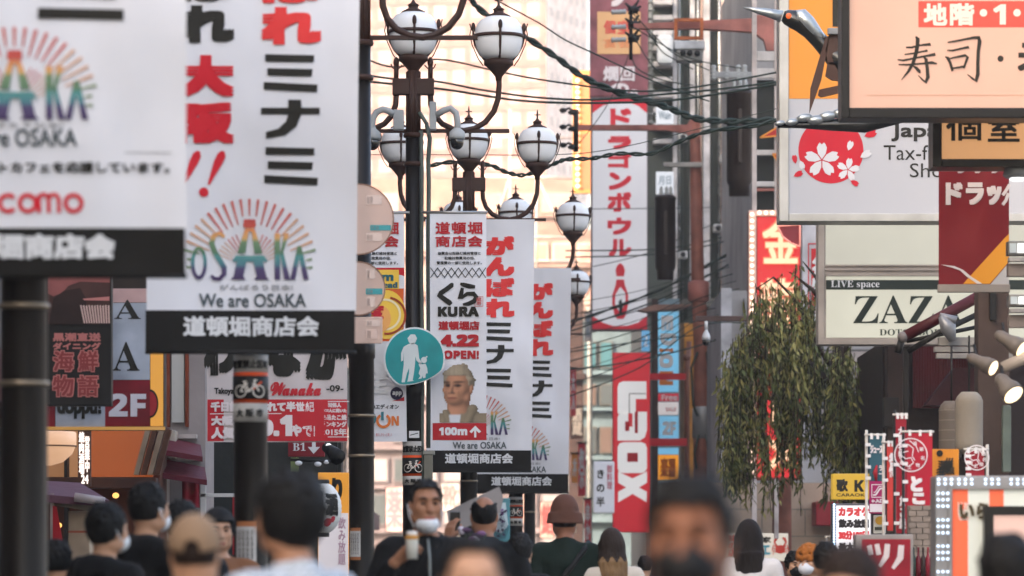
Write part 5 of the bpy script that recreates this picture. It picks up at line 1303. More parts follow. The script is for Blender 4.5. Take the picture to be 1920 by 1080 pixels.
# ------------------------------------------------------------------ willow
def willow():
    Y = 58.; r_ = random.Random(4); base = P(1600, HY, Y)
    rt = thing('willow_tree', 'weeping willow with drooping dark green strands before the red neon sign', 'tree', (base.x, Y, 0))
    bk = M('#3a2e26', .85, kind='bark', name='willow_bark'); t = MB()
    top = P(1560, 560, Y)
    t.tube([(base.x, Y, 0), (base.x - .1, Y + .1, 1.6), P(1585, 760, Y + .1), P(1572, 640, Y), P(1545, 560, Y), P(1500, 525, Y)], [.15, .11, .085, .065, .045, .02], bk, 10)
    limbs = [[(1580, 720), (1540, 660), (1490, 560), (1450, 520), (1420, 540)], [(1575, 660), (1560, 600), (1520, 540), (1480, 510)], [(1570, 690), (1600, 620), (1640, 600), (1670, 640)], [(1585, 760), (1540, 700), (1480, 640), (1420, 610), (1385, 640)], [(1590, 780), (1630, 720), (1660, 700)], [(1545, 560), (1530, 520), (1505, 490)]]
    ends = []
    for lm in limbs:
        dy = r_.uniform(-.9, .9); pts = [P(x, y, Y + dy * i / (len(lm) - 1)) for i, (x, y) in enumerate(lm)]
        t.tube(pts, [.045 - .037 * i / (len(pts) - 1) for i in range(len(pts))], bk, 7)
        for i in range(1, len(pts)):
            for k in range(5): ends.append(pts[i - 1].lerp(pts[i], r_.random()))
    t.build('trunk', rt)
    lm_ = [M('#5e673a', .6, kind='leaf', name='willow_leaf_dark', k=1.0), M('#87874c', .6, kind='leaf', name='willow_leaf_mid'), M('#a59d60', .6, kind='leaf', name='willow_leaf_light')]
    L = MB(); tw = MB()
    n = 0
    for bn in range(72):
        bx = r_.uniform(1346, 1425) if bn % 4 == 0 else (r_.uniform(1545, 1662) if bn % 4 == 1 else r_.triangular(1385, 1590, 1470)); bt = r_.uniform(0, 1); by = r_.uniform(-1.4, 1.4); blen = r_.uniform(120, 340); tone = r_.random()
        for s_ in range(r_.randint(3, 9)):
            px = bx + r_.gauss(0, 8); e = abs(px - 1485) / 150
            ytop = 505 + 150 * e ** 1.5 + 170 * bt + r_.uniform(-25, 40)
            if px > 1535: ytop = max(ytop, 610 + r_.uniform(0, 80))
            ybot = min(ytop + blen * r_.uniform(.6, 1.1), 985 - 70 * abs(px - 1500) / 150 + r_.uniform(-30, 15))
            if ybot < ytop + 40: continue
            yy = Y + by + r_.uniform(-.25, .25); drift = r_.uniform(-12, 12); N = max(4, int((ybot - ytop) / 5.0)); ph = r_.uniform(0, 6)
            pts = [P(px + drift * (i / N) ** 2 + 3.5 * math.sin(ph + 4 * i / N), ytop + (ybot - ytop) * i / N, yy) for i in range(N + 1)]
            tw.tube(pts[::3] + [pts[-1]], .006, bk, 4, False)
            dens = r_.uniform(.35, .8)
            for i, p in enumerate(pts):
                for k in range(2):
                    if r_.random() > dens: continue
                    ln = r_.uniform(.08, .18); wd = ln * r_.uniform(.11, .17); a = r_.uniform(0, 6.28); dn = r_.uniform(.45, 1.0)
                    d = Vector((math.cos(a) * (1.1 - dn), math.sin(a) * (1.1 - dn), -dn)).normalized(); sd = d.cross(Vector((math.sin(a + 1), math.cos(a + 1), .3))).normalized()
                    q = p + Vector((r_.uniform(-.02, .02), r_.uniform(-.02, .02), 0))
                    L.add([q, q + d * ln * .4 + sd * wd, q + d * ln, q + d * ln * .4 - sd * wd], [(0, 1, 2, 3)], lm_[0 if r_.random() < tone * .9 else (1 if r_.random() < .6 else 2)])
    L.build('crown', rt); tw.build('twigs', rt)
willow()

# ------------------------------------------------------------------ crane sculpture on the tax free sign corner
def crane():
    Y = 38.; rt = thing('crane_sculpture', 'black and silver crane sculpture stretching its beak left above the street', 'sculpture', P(1560, 240, Y))
    bk = M('#141615', .25, name='crane_black', spec=.6); sv = M('#aeb4b6', .28, .7, 'metal', name='crane_silver')
    b = MB()
    b.tube([P(1468, 30, Y), P(1474, 32, Y), P(1488, 36, Y), P(1502, 42, Y), P(1520, 58, Y), P(1538, 78, Y), P(1560, 102, Y), P(1600, 130, Y), P(1660, 160, Y), P(1720, 190, Y)], [.05, .075, .095, .1, .088, .085, .1, .2, .26, .05], bk, 16); b.build('body', rt)
    k = MB(); k.tube([P(1394, 14, Y), P(1420, 20, Y), P(1445, 25, Y), P(1466, 31, Y)], [.006, .03, .045, .06], sv, 14); k.build('beak', rt)
    n = MB(); n.tube([P(1490, 24, Y - .02), P(1500, 30, Y - .03), P(1514, 43, Y - .03), P(1530, 62, Y - .03), P(1548, 82, Y - .03)], [.03, .085, .082, .065, .04], sv, 14); n.build('neck_patch', rt)
    e = MB(); e.ell(P(1479, 30, Y - .075), .03, .02, .03, E('#ee6a2c', .8), 14, 8); e.build('eye', rt)
    wm = M('#4a342c', .5, .3, 'metal', name='crane_rusty_wing')
    for pts in ([(1548, 70), (1556, 66), (1540, 150), (1526, 190), (1518, 212), (1520, 165)], [(1556, 60), (1576, 50), (1580, 110), (1566, 122), (1552, 120), (1548, 95)], [(1552, 118), (1580, 112), (1582, 152), (1560, 150), (1548, 142)], [(1536, 168), (1582, 158), (1582, 172), (1540, 182), (1534, 178)]):
        f = MB(); f.poly(pts, Y - .1, wm, .05); f.build('feather', rt)
    c = MB(); c.pbox(1552, 52, 1572, 64, Y - .16, .06, M('#8d8f92', .4, kind='metal'), .01); c.build('clamp', rt)
    t = MB()
    t.tube([P(1458, 236, Y), P(1500, 234, Y), P(1560, 234, Y), P(1620, 234, Y), P(1680, 222, Y), P(1760, 205, Y)], [.02, .035, .06, .08, .06, .03], bk, 12)
    t.build('tail', rt)
    for x, y, r in ((1462, 231, .035), (1485, 229, .045), (1508, 221, .055), (1530, 225, .06), (1552, 218, .065), (1578, 212, .07), (1604, 212, .075)):
        f = MB(); f.ell(P(x, y, Y - .05), r * 1.5, r * .8, r * .75, sv, 12, 8, Matrix.Rotation(R(-12), 3, 'Y')); f.build('plume', rt)
crane()

# ------------------------------------------------------------------ left side at shop level
def dining_sign():
    Y = 30.; S = Sign('restaurant_sign', 'black hanging sign with a rock picture and pink outlined seafood characters', 'sign', 148, 760, Y)
    b = S('board'); b.pbox(88, 500, 209, 761, Y, .12, M('#1d1a18', .5, kind='wear', name='black_board'), .008)
    p = S('picture_print', 'board'); pk = M('#a5605a', .6, kind='wear', name='print_rose'); dk = M('#3a2722', .6, kind='wear', name='print_dark_brown')
    p.quad(90, 516, 206, 608, S.L(1), M('#5a3a34', .6, kind='wear', name='print_brown'))
    p.poly([(90, 516), (206, 516), (206, 530), (150, 528), (128, 536), (118, 548), (100, 556), (90, 550)], S.L(2), pk)
    p.poly([(100, 560), (120, 545), (150, 540), (162, 560), (160, 608), (92, 608)], S.L(3), dk)
    p.poly([(155, 560), (205, 556), (205, 564), (158, 563)], S.L(4), M('#c98078', .6)); 
    for i in range(11): p.poly([(150 + i * 5.2, 572 + (i % 3)), (153 + i * 5.2, 572), (160 + i * 4.6, 606), (157 + i * 4.6, 606)], S.L(4), M('#d6b2a6', .6))
    t = S('lettering', 'board'); po = M('#c97a72', .55, name='pink_outline'); rd = M('#8f3b3a', .55, name='rose_red')
    for tx, x0, y0, x1, y1, wd in (('黒潮直送', 99, 624, 189, 640, .8), ('ダイニング', 99, 642, 189, 656, .8)): t.text(tx, (x0, y0, x1, y1), S.L(1), po, wd)
    for ch, x0, y0, x1, y1 in (('海', 98, 656, 140, 698), ('鮮', 145, 656, 186, 698), ('物', 97, 702, 140, 745), ('語', 144, 702, 186, 745)):
        t.text(ch, (x0, y0, x1, y1), S.L(1), po, 2.6); t.text(ch, (x0 + 2, y0 + 2, x1 - 2, y1 - 2), S.L(1) - .006, rd, .9)
    S.done()
dining_sign()
def floor_sign():
    Y = 31.6; S = Sign('floor_sign', 'shop floor sign with serif letters A, red 2F panel and orange edge', 'sign', 196, 806, Y)
    b = S('board'); b.pbox(86, 508, 308, 806, Y, .2, M('#3a2f28', .6, kind='wear'), .008)
    p = S('panels', 'board'); bw = M('#b9bfca', .5, kind='wear', name='pale_blue_panel'); y = S.L(1)
    p.quad(206, 541, 281, 567, y, M('#d8b0aa', .6, kind='wear')); p.quad(206, 568, 281, 712, y, bw); p.quad(206, 713, 281, 799, y, M('#94222f', .5, kind='wear', name='floor_red'))
    p.quad(104, 758, 197, 800, y, bw); p.quad(86, 758, 103, 800, y, M('#94222f', .5, kind='wear', name='floor_red')); p.quad(197, 713, 206, 799, y, M('#94222f', .5, kind='wear', name='floor_red'))
    og = E('#d99a38', .5, base='#c88a34'); p.quad(282, 660, 306, 799, y, og)
    p.disc(281, 757, 16, 27, S.L(2), INK, 0, 30, -90, 90); p.disc(281, 757, 13, 23, S.L(3), M('#a5262e', .5), 0, 30, -90, 90)
    r = S('bottom_rail'); r.pbox(84, 800, 309, 806, Y - .05, .045, E('#d8a050', .5))
    t = S('lettering', 'board'); t.text(SER('A'), (214, 562, 264, 598), S.L(2), INK, 0); t.text(SER('A'), (211, 641, 262, 695), S.L(2), INK, 0)
    t.text(SAN('2F'), (204, 738, 274, 781), S.L(2), M('#dcd6da', .5), 1.4); t.text('doppu!', (107, 744, 190, 785), S.L(2), INK, 1.5); S.done()
floor_sign()
def lamp_shade():
    Y = 33.; q = P(92, 868, Y); rt = thing('hanging_lamp', 'big beige glowing lamp shade at the left edge under the black sign', 'lamp', q)
    s_ = MB(); k = Y / F; s_.lathe(P(92, 838, Y), [(.02, -.16), (.12, -.13), (.2, -.06), (.235, .02), (.235, .12), (.22, .13)], E('#e8b48a', .75, base='#d8b090'), 24); s_.build('shade', rt)
    s_ = MB(); s_.lathe(P(92, 838, Y), [(.236, .0), (.24, .0), (.24, .012), (.236, .012)], M('#6a4a38', .6), 24); s_.tube([P(92, 812, Y), P(92, 640, Y)], .012, DARKM, 6); s_.build('cord', rt)
lamp_shade()
def orange_shop():
    Y = 40.; q0 = P(60, HY, Y); rt = thing('orange_shop', 'warm orange lit shop front under the floor sign', 'shop', (P(180, 0, Y).x, Y, 0))
    w_ = MB(); w_.pbox(40, 800, 300, 1089, Y + .3, .8, M('#5a2c18', .6, kind='wear', name='dark_wood'), .01); w_.build('wall', rt)
    p = MB(); p.pbox(150, 806, 286, 894, Y + .2, .09, E('#b8581c', .55, base='#7a3d1a')); p.build('lamplit_panel', rt)  # wall panel, interior lamplight put in as emission
    p = MB(); p.pbox(86, 806, 148, 894, Y + .2, .09, E('#c98a5a', .35, base='#a8764a')); p.build('lamplit_panel', rt)  # paler wall panel, same lamplight carried by its emission
    b = MB(); b.pbox(40, 895, 292, 915, Y - .1, .3, M('#5a3322', .55, kind='wear', name='beam_wood'), .01); b.build('beam', rt)
    b = MB(); b.pbox(120, 806, 126, 1085, Y - .05, .2, M('#1f1714', .6), .004); b.build('post', rt)
    for i in range(4):
        s_ = MB(); x = 250 + i * 13; s_.poly([(x + 22, 806), (x + 32, 806), (x + 10, 890), (x, 890)], Y - .1, M('#b39a80' if i % 2 == 0 else '#6a4330', .55, kind='wear'), .12); s_.build('slat', rt)
    for x, y in ((217, 929), (180, 985), (110, 985)):
        l = MB(); l.ell(P(x, y, Y), .035, .035, .03, E('#ffb060', 2.2), 10, 8); l.build('bulb', rt)
orange_shop()
S = Sign('neon_strip', 'vertical white neon characters glowing before the orange shop', 'neon sign', 158, 910, 36.)
b = S('backing'); b.pbox(146, 806, 170, 912, 36., .05, M('#4a2f22', .6)); t = S('neon_lettering', 'backing'); nm = E('#ffeade', 1.6)
t.text('焼肉酒場', (148, 810, 158, 890), 35.98, nm, .6, vert=True); t.text('営業中', (159, 818, 168, 886), 35.98, nm, .6, vert=True); t.text('24', (152, 890, 166, 907), 35.98, nm, .6); S.done()
def white_front():
    Y = 41.5; rt = thing('narrow_shop', 'narrow white shop front with maroon awnings left of the takoyaki banner', 'shop', (P(345, 0, Y).x, Y, 0))
    for nm, x0, x1, y0, y1, m in (('wall', 318, 385, 560, 1089, M('#aaa09c', .6, kind='wall', name='white_plaster')),): 
        b = MB(); b.pbox(x0, y0, x1, y1, Y + .2, 1.2, m); b.build(nm, rt)
    b = MB(); b.pbox(322, 560, 345, 792, Y + .12, .075, M('#b8b9b6', .15, name='shop_glass', spec=.8)); b.build('glass_column', rt)
    for x in (312, 347): b = MB(); b.pbox(x, 560, x + 6, 800, Y + .08, .115, M('#8a3f24', .5, kind='wear', name='red_brown_trim'), .004); b.build('trim', rt)
    for x0, y0, x1, y1 in ((306, 826, 376, 850), (306, 868, 384, 894)):
        a = MB(); z0 = P(0, y1, Y); a.add([P(x0, y0 - 8, Y), P(x1, y0 + 8, Y), P(x1 + 4, y1 + 6, Y - .9), P(x0 - 6, y1 - 8, Y - .9), P(x1 + 4, y1 + 16, Y - .9), P(x0 - 6, y1 + 2, Y - .9)], [(0, 1, 2, 3), (3, 2, 4, 5)], M('#5f1a28', .6, kind='fabric', name='maroon_awning')); a.pbox(x0, y0 - 12, x1 - 8, y0 - 4, Y - .02, .2, M('#c8bcb4', .6, kind='wear')); a.build('awning', rt)
    b = MB(); b.pbox(310, 806, 330, 860, Y - .2, .3, M('#cbbfae', .6, kind='wear'), .03); b.build('sign_box', rt)
    c = MB(); cloth(c, 341, 896, 374, 952, Y - .5, M('#9c2030', .7, kind='fabric', name='red_curtain'), 6, 6); c.warp(lambda x, y, z: (x, y + .04 * math.sin(x * 60), z)); c.build('curtain', rt)
    b = MB(); b.pbox(376, 890, 386, 1080, Y - .5, .05, M('#d8d4ce', .5), .004); b.pbox(376, 925, 446, 932, Y - .5, .05, M('#d8d4ce', .5), .004); b.build('stall_frame', rt)
    b = MB(); b.pbox(436, 932, 442, 1040, Y - .5, .04, M('#b8202c', .6), .004); b.build('red_post', rt)
white_front()
b = MB(); b.pbox(388, 560, 640, 1089, 46, .6, M('#2d302d', .5, kind='wall', name='dark_front')); 
for x in (392, 470, 548, 625): b.pbox(x, 560, x + 8, 1089, 45.9, .096, M('#1d1f1d', .4, kind='metal'))
single('dark_shopfront', b, 'dark shop front filling the gap behind the takoyaki banner', 'shop front')
def stall():
    Y = 34.; rt = thing('street_stall', 'stall with mauve awning at the lower left beside the masked heads', 'stall', (P(140, 0, Y).x, Y, 0))
    a = MB(); a.add([P(60, 900, Y + .6), P(150, 905, Y + .6), P(205, 938, Y - .2), P(60, 925, Y - .2), P(60, 940, Y - .2), P(205, 950, Y - .2)], [(0, 1, 2, 3), (3, 2, 5, 4)], M('#6e4854', .6, kind='fabric', name='mauve_awning')); a.build('awning', rt)
    a = MB(); a.tube([P(140, 932, Y - .25), P(196, 940, Y - .25)], [.04, .035], M('#d9cbc8', .5, kind='wear'), 12); a.build('roller', rt)
    b = MB(); b.poly([(60, 928), (190, 950), (186, 962), (60, 940)], Y - .1, M('#877a66', .6, kind='wear', name='stall_timber'), .15); b.build('beam', rt)
    b = MB(); b.pbox(94, 925, 100, 1089, Y - .15, .06, M('#cbb9b0', .5, kind='wear'), .004); b.build('post', rt)
    b = MB(); b.pbox(128, 958, 168, 1089, Y + .1, .4, M('#c3ab90', .6, kind='wear', name='stall_box'), .01); b.pbox(128, 995, 168, 999, Y + .095, .003, M('#a8553c', .6)); b.build('counter', rt)
    rt2 = MB(); rt2.poly([(99, 948), (106, 950), (120, 1030), (120, 1080), (99, 1080)], Y - .16, M('#b01a26', .65, kind='fabric', name='red_pennant'), .012); single('red_banner', rt2, 'small red hanging banner on the stall post at the lower left', 'banner')
stall()
def takoyaki():
    Y = 36.; S = Sign('takoyaki_banner', 'white and red takoyaki banner with brushed black hiragana behind the big banner', 'banner', 520, 830, Y)
    wq = M('#cfc4c1', .65, kind='cloth', name='takoyaki_white'); rd = M('#c52a33', .65, kind='cloth', name='takoyaki_red')
    c = S('cloth'); cloth(c, 388, 560, 651, 829, Y, wq, 12, 12)
    r = S('red_field', 'cloth'); r.quad(389, 749, 651, 827, S.L(2), rd)
    t = S('brush_lettering', 'cloth'); y = S.L(2)
    t.text('わ', (382, 605, 444, 704), y, INK, 5); t.text('な', (496, 610, 566, 706), y, INK, 6); t.text('か', (572, 600, 650, 712), y, INK, 7)
    t.text(SCR('Wanaka'), (507, 716, 602, 742), y, rd, 1.0); t.text('Takoyaki dotonbori', (402, 727, 500, 742), y, INK, .5); t.text('-09-', (612, 722, 644, 734), y, INK, .4)
    f = S('white_lettering', 'cloth'); y = S.L(4); wl = M('#ece0de', .65, kind='cloth', name='takoyaki_letters')
    f.text('千日前で生まれて半世紀', (395, 753, 590, 772), y, wl, 1.2); f.line([(394, 776), (592, 775)], 1.6, y, wl)
    f.text('大阪で', (396, 780, 456, 798), y, wl, 1.2); f.text('人気', (396, 801, 440, 823), y, wl, 1.4); f.text(SAN('No.1'), (440, 778, 548, 818), y, wl, 2.5); f.text('やで!', (546, 796, 592, 819), y, wl, 1.6)
    f.frame(596, 752, 660, 820, 1.6, y, wl)
    for i, (tx, a, b) in enumerate((('関係人', 615, 640), ('1,000人に聞いた', 602, 650), ('絶品たこ焼', 602, 650), ('ランキング', 602, 650), ('2015年', 602, 650))): f.text(tx, (a, (755, 766, 777, 790, 803)[i], b, (764, 774, 788, 801, 817)[i]), y, wl, .6)
    rod = S('rod'); rod.tube([P(386, 559, Y), P(654, 559, Y)], .02, DARKM, 8); q = P(520, 830, Y)
    S.done(lambda x, y, z: (x, y + .02 * math.sin(5 * (x - q.x)) * .6, z))
takoyaki()
S = Sign('basement_sign', 'small dark red B1 sign with a white down arrow under the takoyaki banner', 'sign', 574, 856, 43.)
b = S('box'); b.pbox(540, 822, 608, 856, 43., .15, M('#8c1b28', .5, kind='wear'), .008); t = S('lettering', 'box'); t.text(SER('B1'), (549, 830, 573, 845), 42.99, WHITEP, 0)
t.poly([(585, 826), (592, 826), (592, 838), (600, 838), (588, 851), (577, 838), (585, 838)], 42.99, WHITEP); S.done()
rt = thing('spotlight', 'small black clamp spotlight right of the B1 sign', 'spotlight', P(622, 855, 42)); b = MB(); b.tube([P(610, 838, 42), P(624, 848, 41.9), P(634, 858, 41.8)], [.05, .07, .09], DARKM, 12); b.build('can', rt); b = MB(); b.ell(P(616, 838, 41.95), .04, .04, .04, E('#ffffff', 1.4), 10, 8); b.build('bulb', rt)
b = MB()
for x, y, r in ((596, 870, .03), (612, 866, .025), (560, 868, .03)): b.ell(P(x, y, 42.5), r * 1.4, r, r, GLOBE, 12, 8)
b.tube([P(545, 862, 42.5), P(640, 866, 42.5)], .02, DARKM, 6); b.pbox(545, 858, 560, 884, 42.6, .03, M('#7b8a55', .6)); single('pipe_fitting', b, 'pale round fittings on a pipe under the B1 sign', 'fitting')
S = Sign('orange_sign', 'orange lit sign over white behind the round white lantern', 'sign', 625, 1080, 43.)
b = S('box'); b.pbox(596, 886, 654, 1085, 43, .3, E('#e39a32', .55, base='#d08a2c'), .01); p = S('white_panel', 'box'); p.quad(597, 962, 653, 1084, S.L(1), E('#dcd2d2', .45, base='#cfc6c6')); t = S('lettering', 'box'); t.text('り', (622, 896, 642, 940), S.L(2), INK, 2); t.text('飲み放題', (634, 970, 648, 1060), S.L(2), M('#c9a0b0', .6), .3, vert=True); S.done()
def lantern_round():
    Y = 33.5; q = P(602, 953, Y); rt = thing('paper_lantern', 'round white paper lantern with black characters behind the striped shirt man', 'lantern', P(602, 1000, Y))
    k = Y / F; b = MB(); prof = []
    for i in range(23):
        t = -1 + 2 * i / 22; prof.append(((.18 * math.sqrt(max(.02, 1 - t * t * .93))) * (1 + .012 * (-1) ** i), t * .225))
    b.lathe(q, prof, M('#dedcd6', .6, name='lantern_paper'), 28); b.build('paper', rt)
    b = MB(); b.lathe(q, [(.07, -.25), (.075, -.22), (.06, -.21)], DARKM, 16); b.lathe(q, [(.06, .21), (.075, .22), (.07, .25)], DARKM, 16); b.build('rim', rt)
    t = MB(); t.text('酒', (612, 925, 640, 968), Y, INK, 2); t.disc(618, 980, 8, 8, Y, M('#b8303c', .6)); t.disc(628, 974, 5, 6, Y - .001, M('#b8303c', .6))
    t.warp(lambda x, y, z: (q.x + .186 * math.sqrt(max(.05, 1 - ((z - q.z) / .225) ** 2 * .93)) * math.sin((x - q.x) / .17), Y - .186 * math.sqrt(max(.05, 1 - ((z - q.z) / .225) ** 2 * .93)) * math.cos((x - q.x) / .17) - (Y - y), z)); t.build('lettering', rt)
lantern_round()

# ------------------------------------------------------------------ right side at shop level
def dark_shop():
    Y = 54.; rt = thing('dark_shop', 'dark maroon shuttered shop under the cream live space sign', 'shop', (P(1820, 0, Y).x, Y, 0))
    b = MB(); b.pbox(1655, 640, 2120, 1089, Y, 4, M('#2b1d1b', .6, kind='wall', name='dark_maroon_wall')); b.build('wall', rt)
    s_ = MB()
    for i in range(22): s_.pbox(1712 + i * 5, 646, 1716.5 + i * 5, 765, Y - .06, .055, M('#6a141c', .5, kind='metal', name='maroon_shutter'))
    s_.build('shutter', rt)
    for x0, x1 in ((1664, 1697), (1820, 1846)): c = MB(); c.pbox(x0, 640, x1, 1089, Y - .4, .39, M('#54413a', .6, kind='wear', name='brown_pillar'), .01); c.build('pillar', rt)
    c = MB(); c.pbox(1657, 745, 1686, 800, Y - .6, .19, M('#332b28', .5, kind='metal'), .01); c.build('meter_box', rt)
    c = MB(); c.poly([(1735, 760), (1790, 690), (1850, 690), (1850, 760)], Y - 1.0, M('#45151a', .6, kind='fabric', name='dark_red_canopy'), .5); c.build('canopy', rt)
dark_shop()
def awning():
    Y = 37.; rt = thing('folding_awning', 'dark maroon folding awning arm rising to the right across the serif letters', 'awning', P(1700, 660, Y))
    b = MB(); b.tube([P(1693, 633, Y), P(1835, 556, Y)], .055, M('#45141a', .5, kind='fabric', name='maroon_roll'), 14); b.build('fabric_roll', rt)
    b = MB(); b.ell(P(1693, 632, Y - .01), .055, .06, .055, M('#8d8480', .5, kind='wear'), 12, 8); b.build('end_cap', rt)
    b = MB(); b.tube([P(1690, 640, Y), P(1683, 662, Y)], .035, DARKM, 8); b.tube([P(1702, 660, Y - .1), P(1760, 624, Y - .1), P(1836, 588, Y - .1)], .028, DARKM, 8); b.tube([P(1700, 640, Y), P(1838, 612, Y)], .02, DARKM, 8); b.build('folding_arm', rt)
    b = MB(); b.pbox(1694, 650, 1703, 1089, Y + .1, .08, M('#191512', .5), .006); b.build('post', rt)
    b = MB(); b.tube([P(1764, 592, Y - .3), P(1778, 614, Y - .3), P(1786, 640, Y - .3)], [.03, .08, .035], M('#8a8a8c', .4, .4, 'metal'), 10); b.tube([P(1762, 590, Y - .3), P(1792, 602, Y - .3)], [.02, .05], M('#8a8a8c', .4, .4, 'metal'), 8)
    single('grey_floodlight', b, 'grey unlit floodlight clamped on the folding awning arm', 'floodlight')
    b = MB(); 
    for y0, y1, x0 in ((632, 648, 1760), (650, 660, 1752), (662, 672, 1756)): b.pbox(x0, y0, 1900, y1, Y - .2, .1, M('#8f8a84', .5, kind='wear'), .006)
    single('rail_bundle', b, 'bundle of grey rails behind the lit spotlights', 'rails')
awning()
b = MB(); b.pbox(1834, 540, 1892, 1089, 35.2, .3, M('#4a3a33', .6, kind='wear', name='brown_pillar_near'), .01); b.pbox(1856, 548, 1868, 600, 35.15, .045, DARKM, .004); b.pbox(1880, 760, 1896, 885, 34.9, .1, M('#68736a', .5, kind='wear'), .01)
single('brown_pillar', b, 'brown shop pillar behind the lit spotlights at the right edge', 'pillar')
for lab, x0, y0, x1, y1 in (('upper lit square floodlight at the right picture edge beside the red banner', 1890, 452, 1950, 478), ('lower lit square floodlight at the right edge above the lit spotlights', 1892, 552, 1950, 574)):
    rt = thing('floodlight', lab, 'floodlight', P(x0, y1, 31.5)); b = MB(); b.pbox(x0, y0, x1, y1, 31.5, .15, M('#8b8782', .5, .3, 'metal'), .008); b.pbox(x0 + 2, y1 + 4, x1, y1 + 12, 31.5, .1, M('#b9b2ac', .5, kind='wear'), .006); b.pbox(x0, y1 + 16, x1, y1 + 40, 31.6, .1, M('#8d7f76', .5, kind='wear'), .006); b.build('body', rt)
    l = MB(); l.pbox(x0 + 18, y0 + 4, x1 - 3, y1 - 4, 31.48, .018, E('#f6f8f4', 1.3)); l.build('lens', rt)
    l = MB(); l.pbox(x0 + 3, y0 + 4, x0 + 16, y1 - 4, 31.48, .018, M('#c3cdd0', .15, spec=.8)); l.build('reflector', rt)
rt = thing('ceiling_lamp', 'round flat lamp at the right edge above the drugstore banner', 'lamp', P(1905, 340, 31)); b = MB(); b.lathe(P(1908, 322, 31.3), [(.04, .05), (.1, .04), (.12, -.03), (.1, -.05)], M('#9fa0a0', .4, kind='metal'), 18); b.build('housing', rt); b = MB(); b.ell(P(1908, 336, 31.3), .07, .07, .02, E('#ffffff', 1.5), 14, 6); b.build('lens', rt)
def spot(label, tail, head, r, Y, lit):
    rt = thing('spotlight', label, 'spotlight', P(*head, Y), 'lit beige spotlights'); A, B = P(*tail, Y + .12), P(*head, Y); d = (B - A).normalized(); r *= Y / F
    bm_ = M('#6f655c', .5, kind='wear', name='beige_enamel')
    b = MB(); pts = [A, A.lerp(B, .15), A.lerp(B, .45), A.lerp(B, .7), B]; b.tube(pts, [r * .35, r * .62, r * .68, r * .95, r], bm_, 18, True); b.build('can', rt)
    l = MB(); rot = d.to_track_quat('Z', 'Y').to_matrix(); l.ell(B + d * .003, r * .9, r * .9, r * .22, E('#ffdfae', 3.0), 18, 8, rot); l.build('lamp', rt)
    k = MB(); k.tube([A.lerp(B, .4) + Vector((0, .05, .0)), A.lerp(B, .3) + Vector((.0, .1, .12))], .012, DARKM, 6); k.build('yoke', rt)
spot('small tilted lit spotlight over the beige fabric lanterns', (1815, 668), (1862, 690), 16, 29, 1)
spot('middle lit spotlight cut by the right edge, pointing down left', (1868, 625), (1916, 655), 18, 28.6, 1)
spot('largest lit spotlight pointing down above the striped board', (1872, 706), (1900, 740), 22, 28.2, 1)
b = MB(); b.tube([P(1880, 690, 28.6), P(1990, 640, 28.6)], .045, M('#b3a598', .5, kind='wear', name='beige_enamel'), 12); single('lamp_rail', b, 'beige rail carrying the lit spotlights at the right edge', 'rail')
for lab, cx, y0, y1, rx, Y in (('larger pale fabric lantern hanging right of the red circle flag', 1817, 735, 852, 26, 34), ('darker fabric lantern half behind the larger pale lantern', 1784, 752, 862, 24, 35)):
    rt = thing('fabric_lantern', lab, 'lantern', P(cx, y1, Y), 'pair of beige fabric lanterns'); r = rx * Y / F; h = (y1 - y0) * Y / F; q = P(cx, y1, Y); prof = []
    for i in range(15):
        t = i / 14; e = min(t, 1 - t); prof.append((r * min(1, .55 + .45 * math.sqrt(min(1, e / .14))), t * h))
    b = MB(); b.lathe(q, prof, M('#8f8578' if rx == 26 else '#655b52', .75, kind='fabric', name='lantern_linen'), 24); b.build('shade', rt)
    c = MB()
    for k in range(5): c.lathe(q + Vector((0, 0, h * (.16 + .17 * k))), [(r * .99, -.004), (r * 1.012, 0), (r * .99, .004)], M('#8f8375', .7), 24)
    c.build('rib', rt); c = MB(); c.lathe(q, [(r * .5, -.06), (r * .55, -.02), (r * .55, .01)], DARKM, 18); c.tube([q + Vector((0, 0, h)), q + Vector((0, 0, h + .5))], .01, DARKM, 6); c.build('fitting', rt)
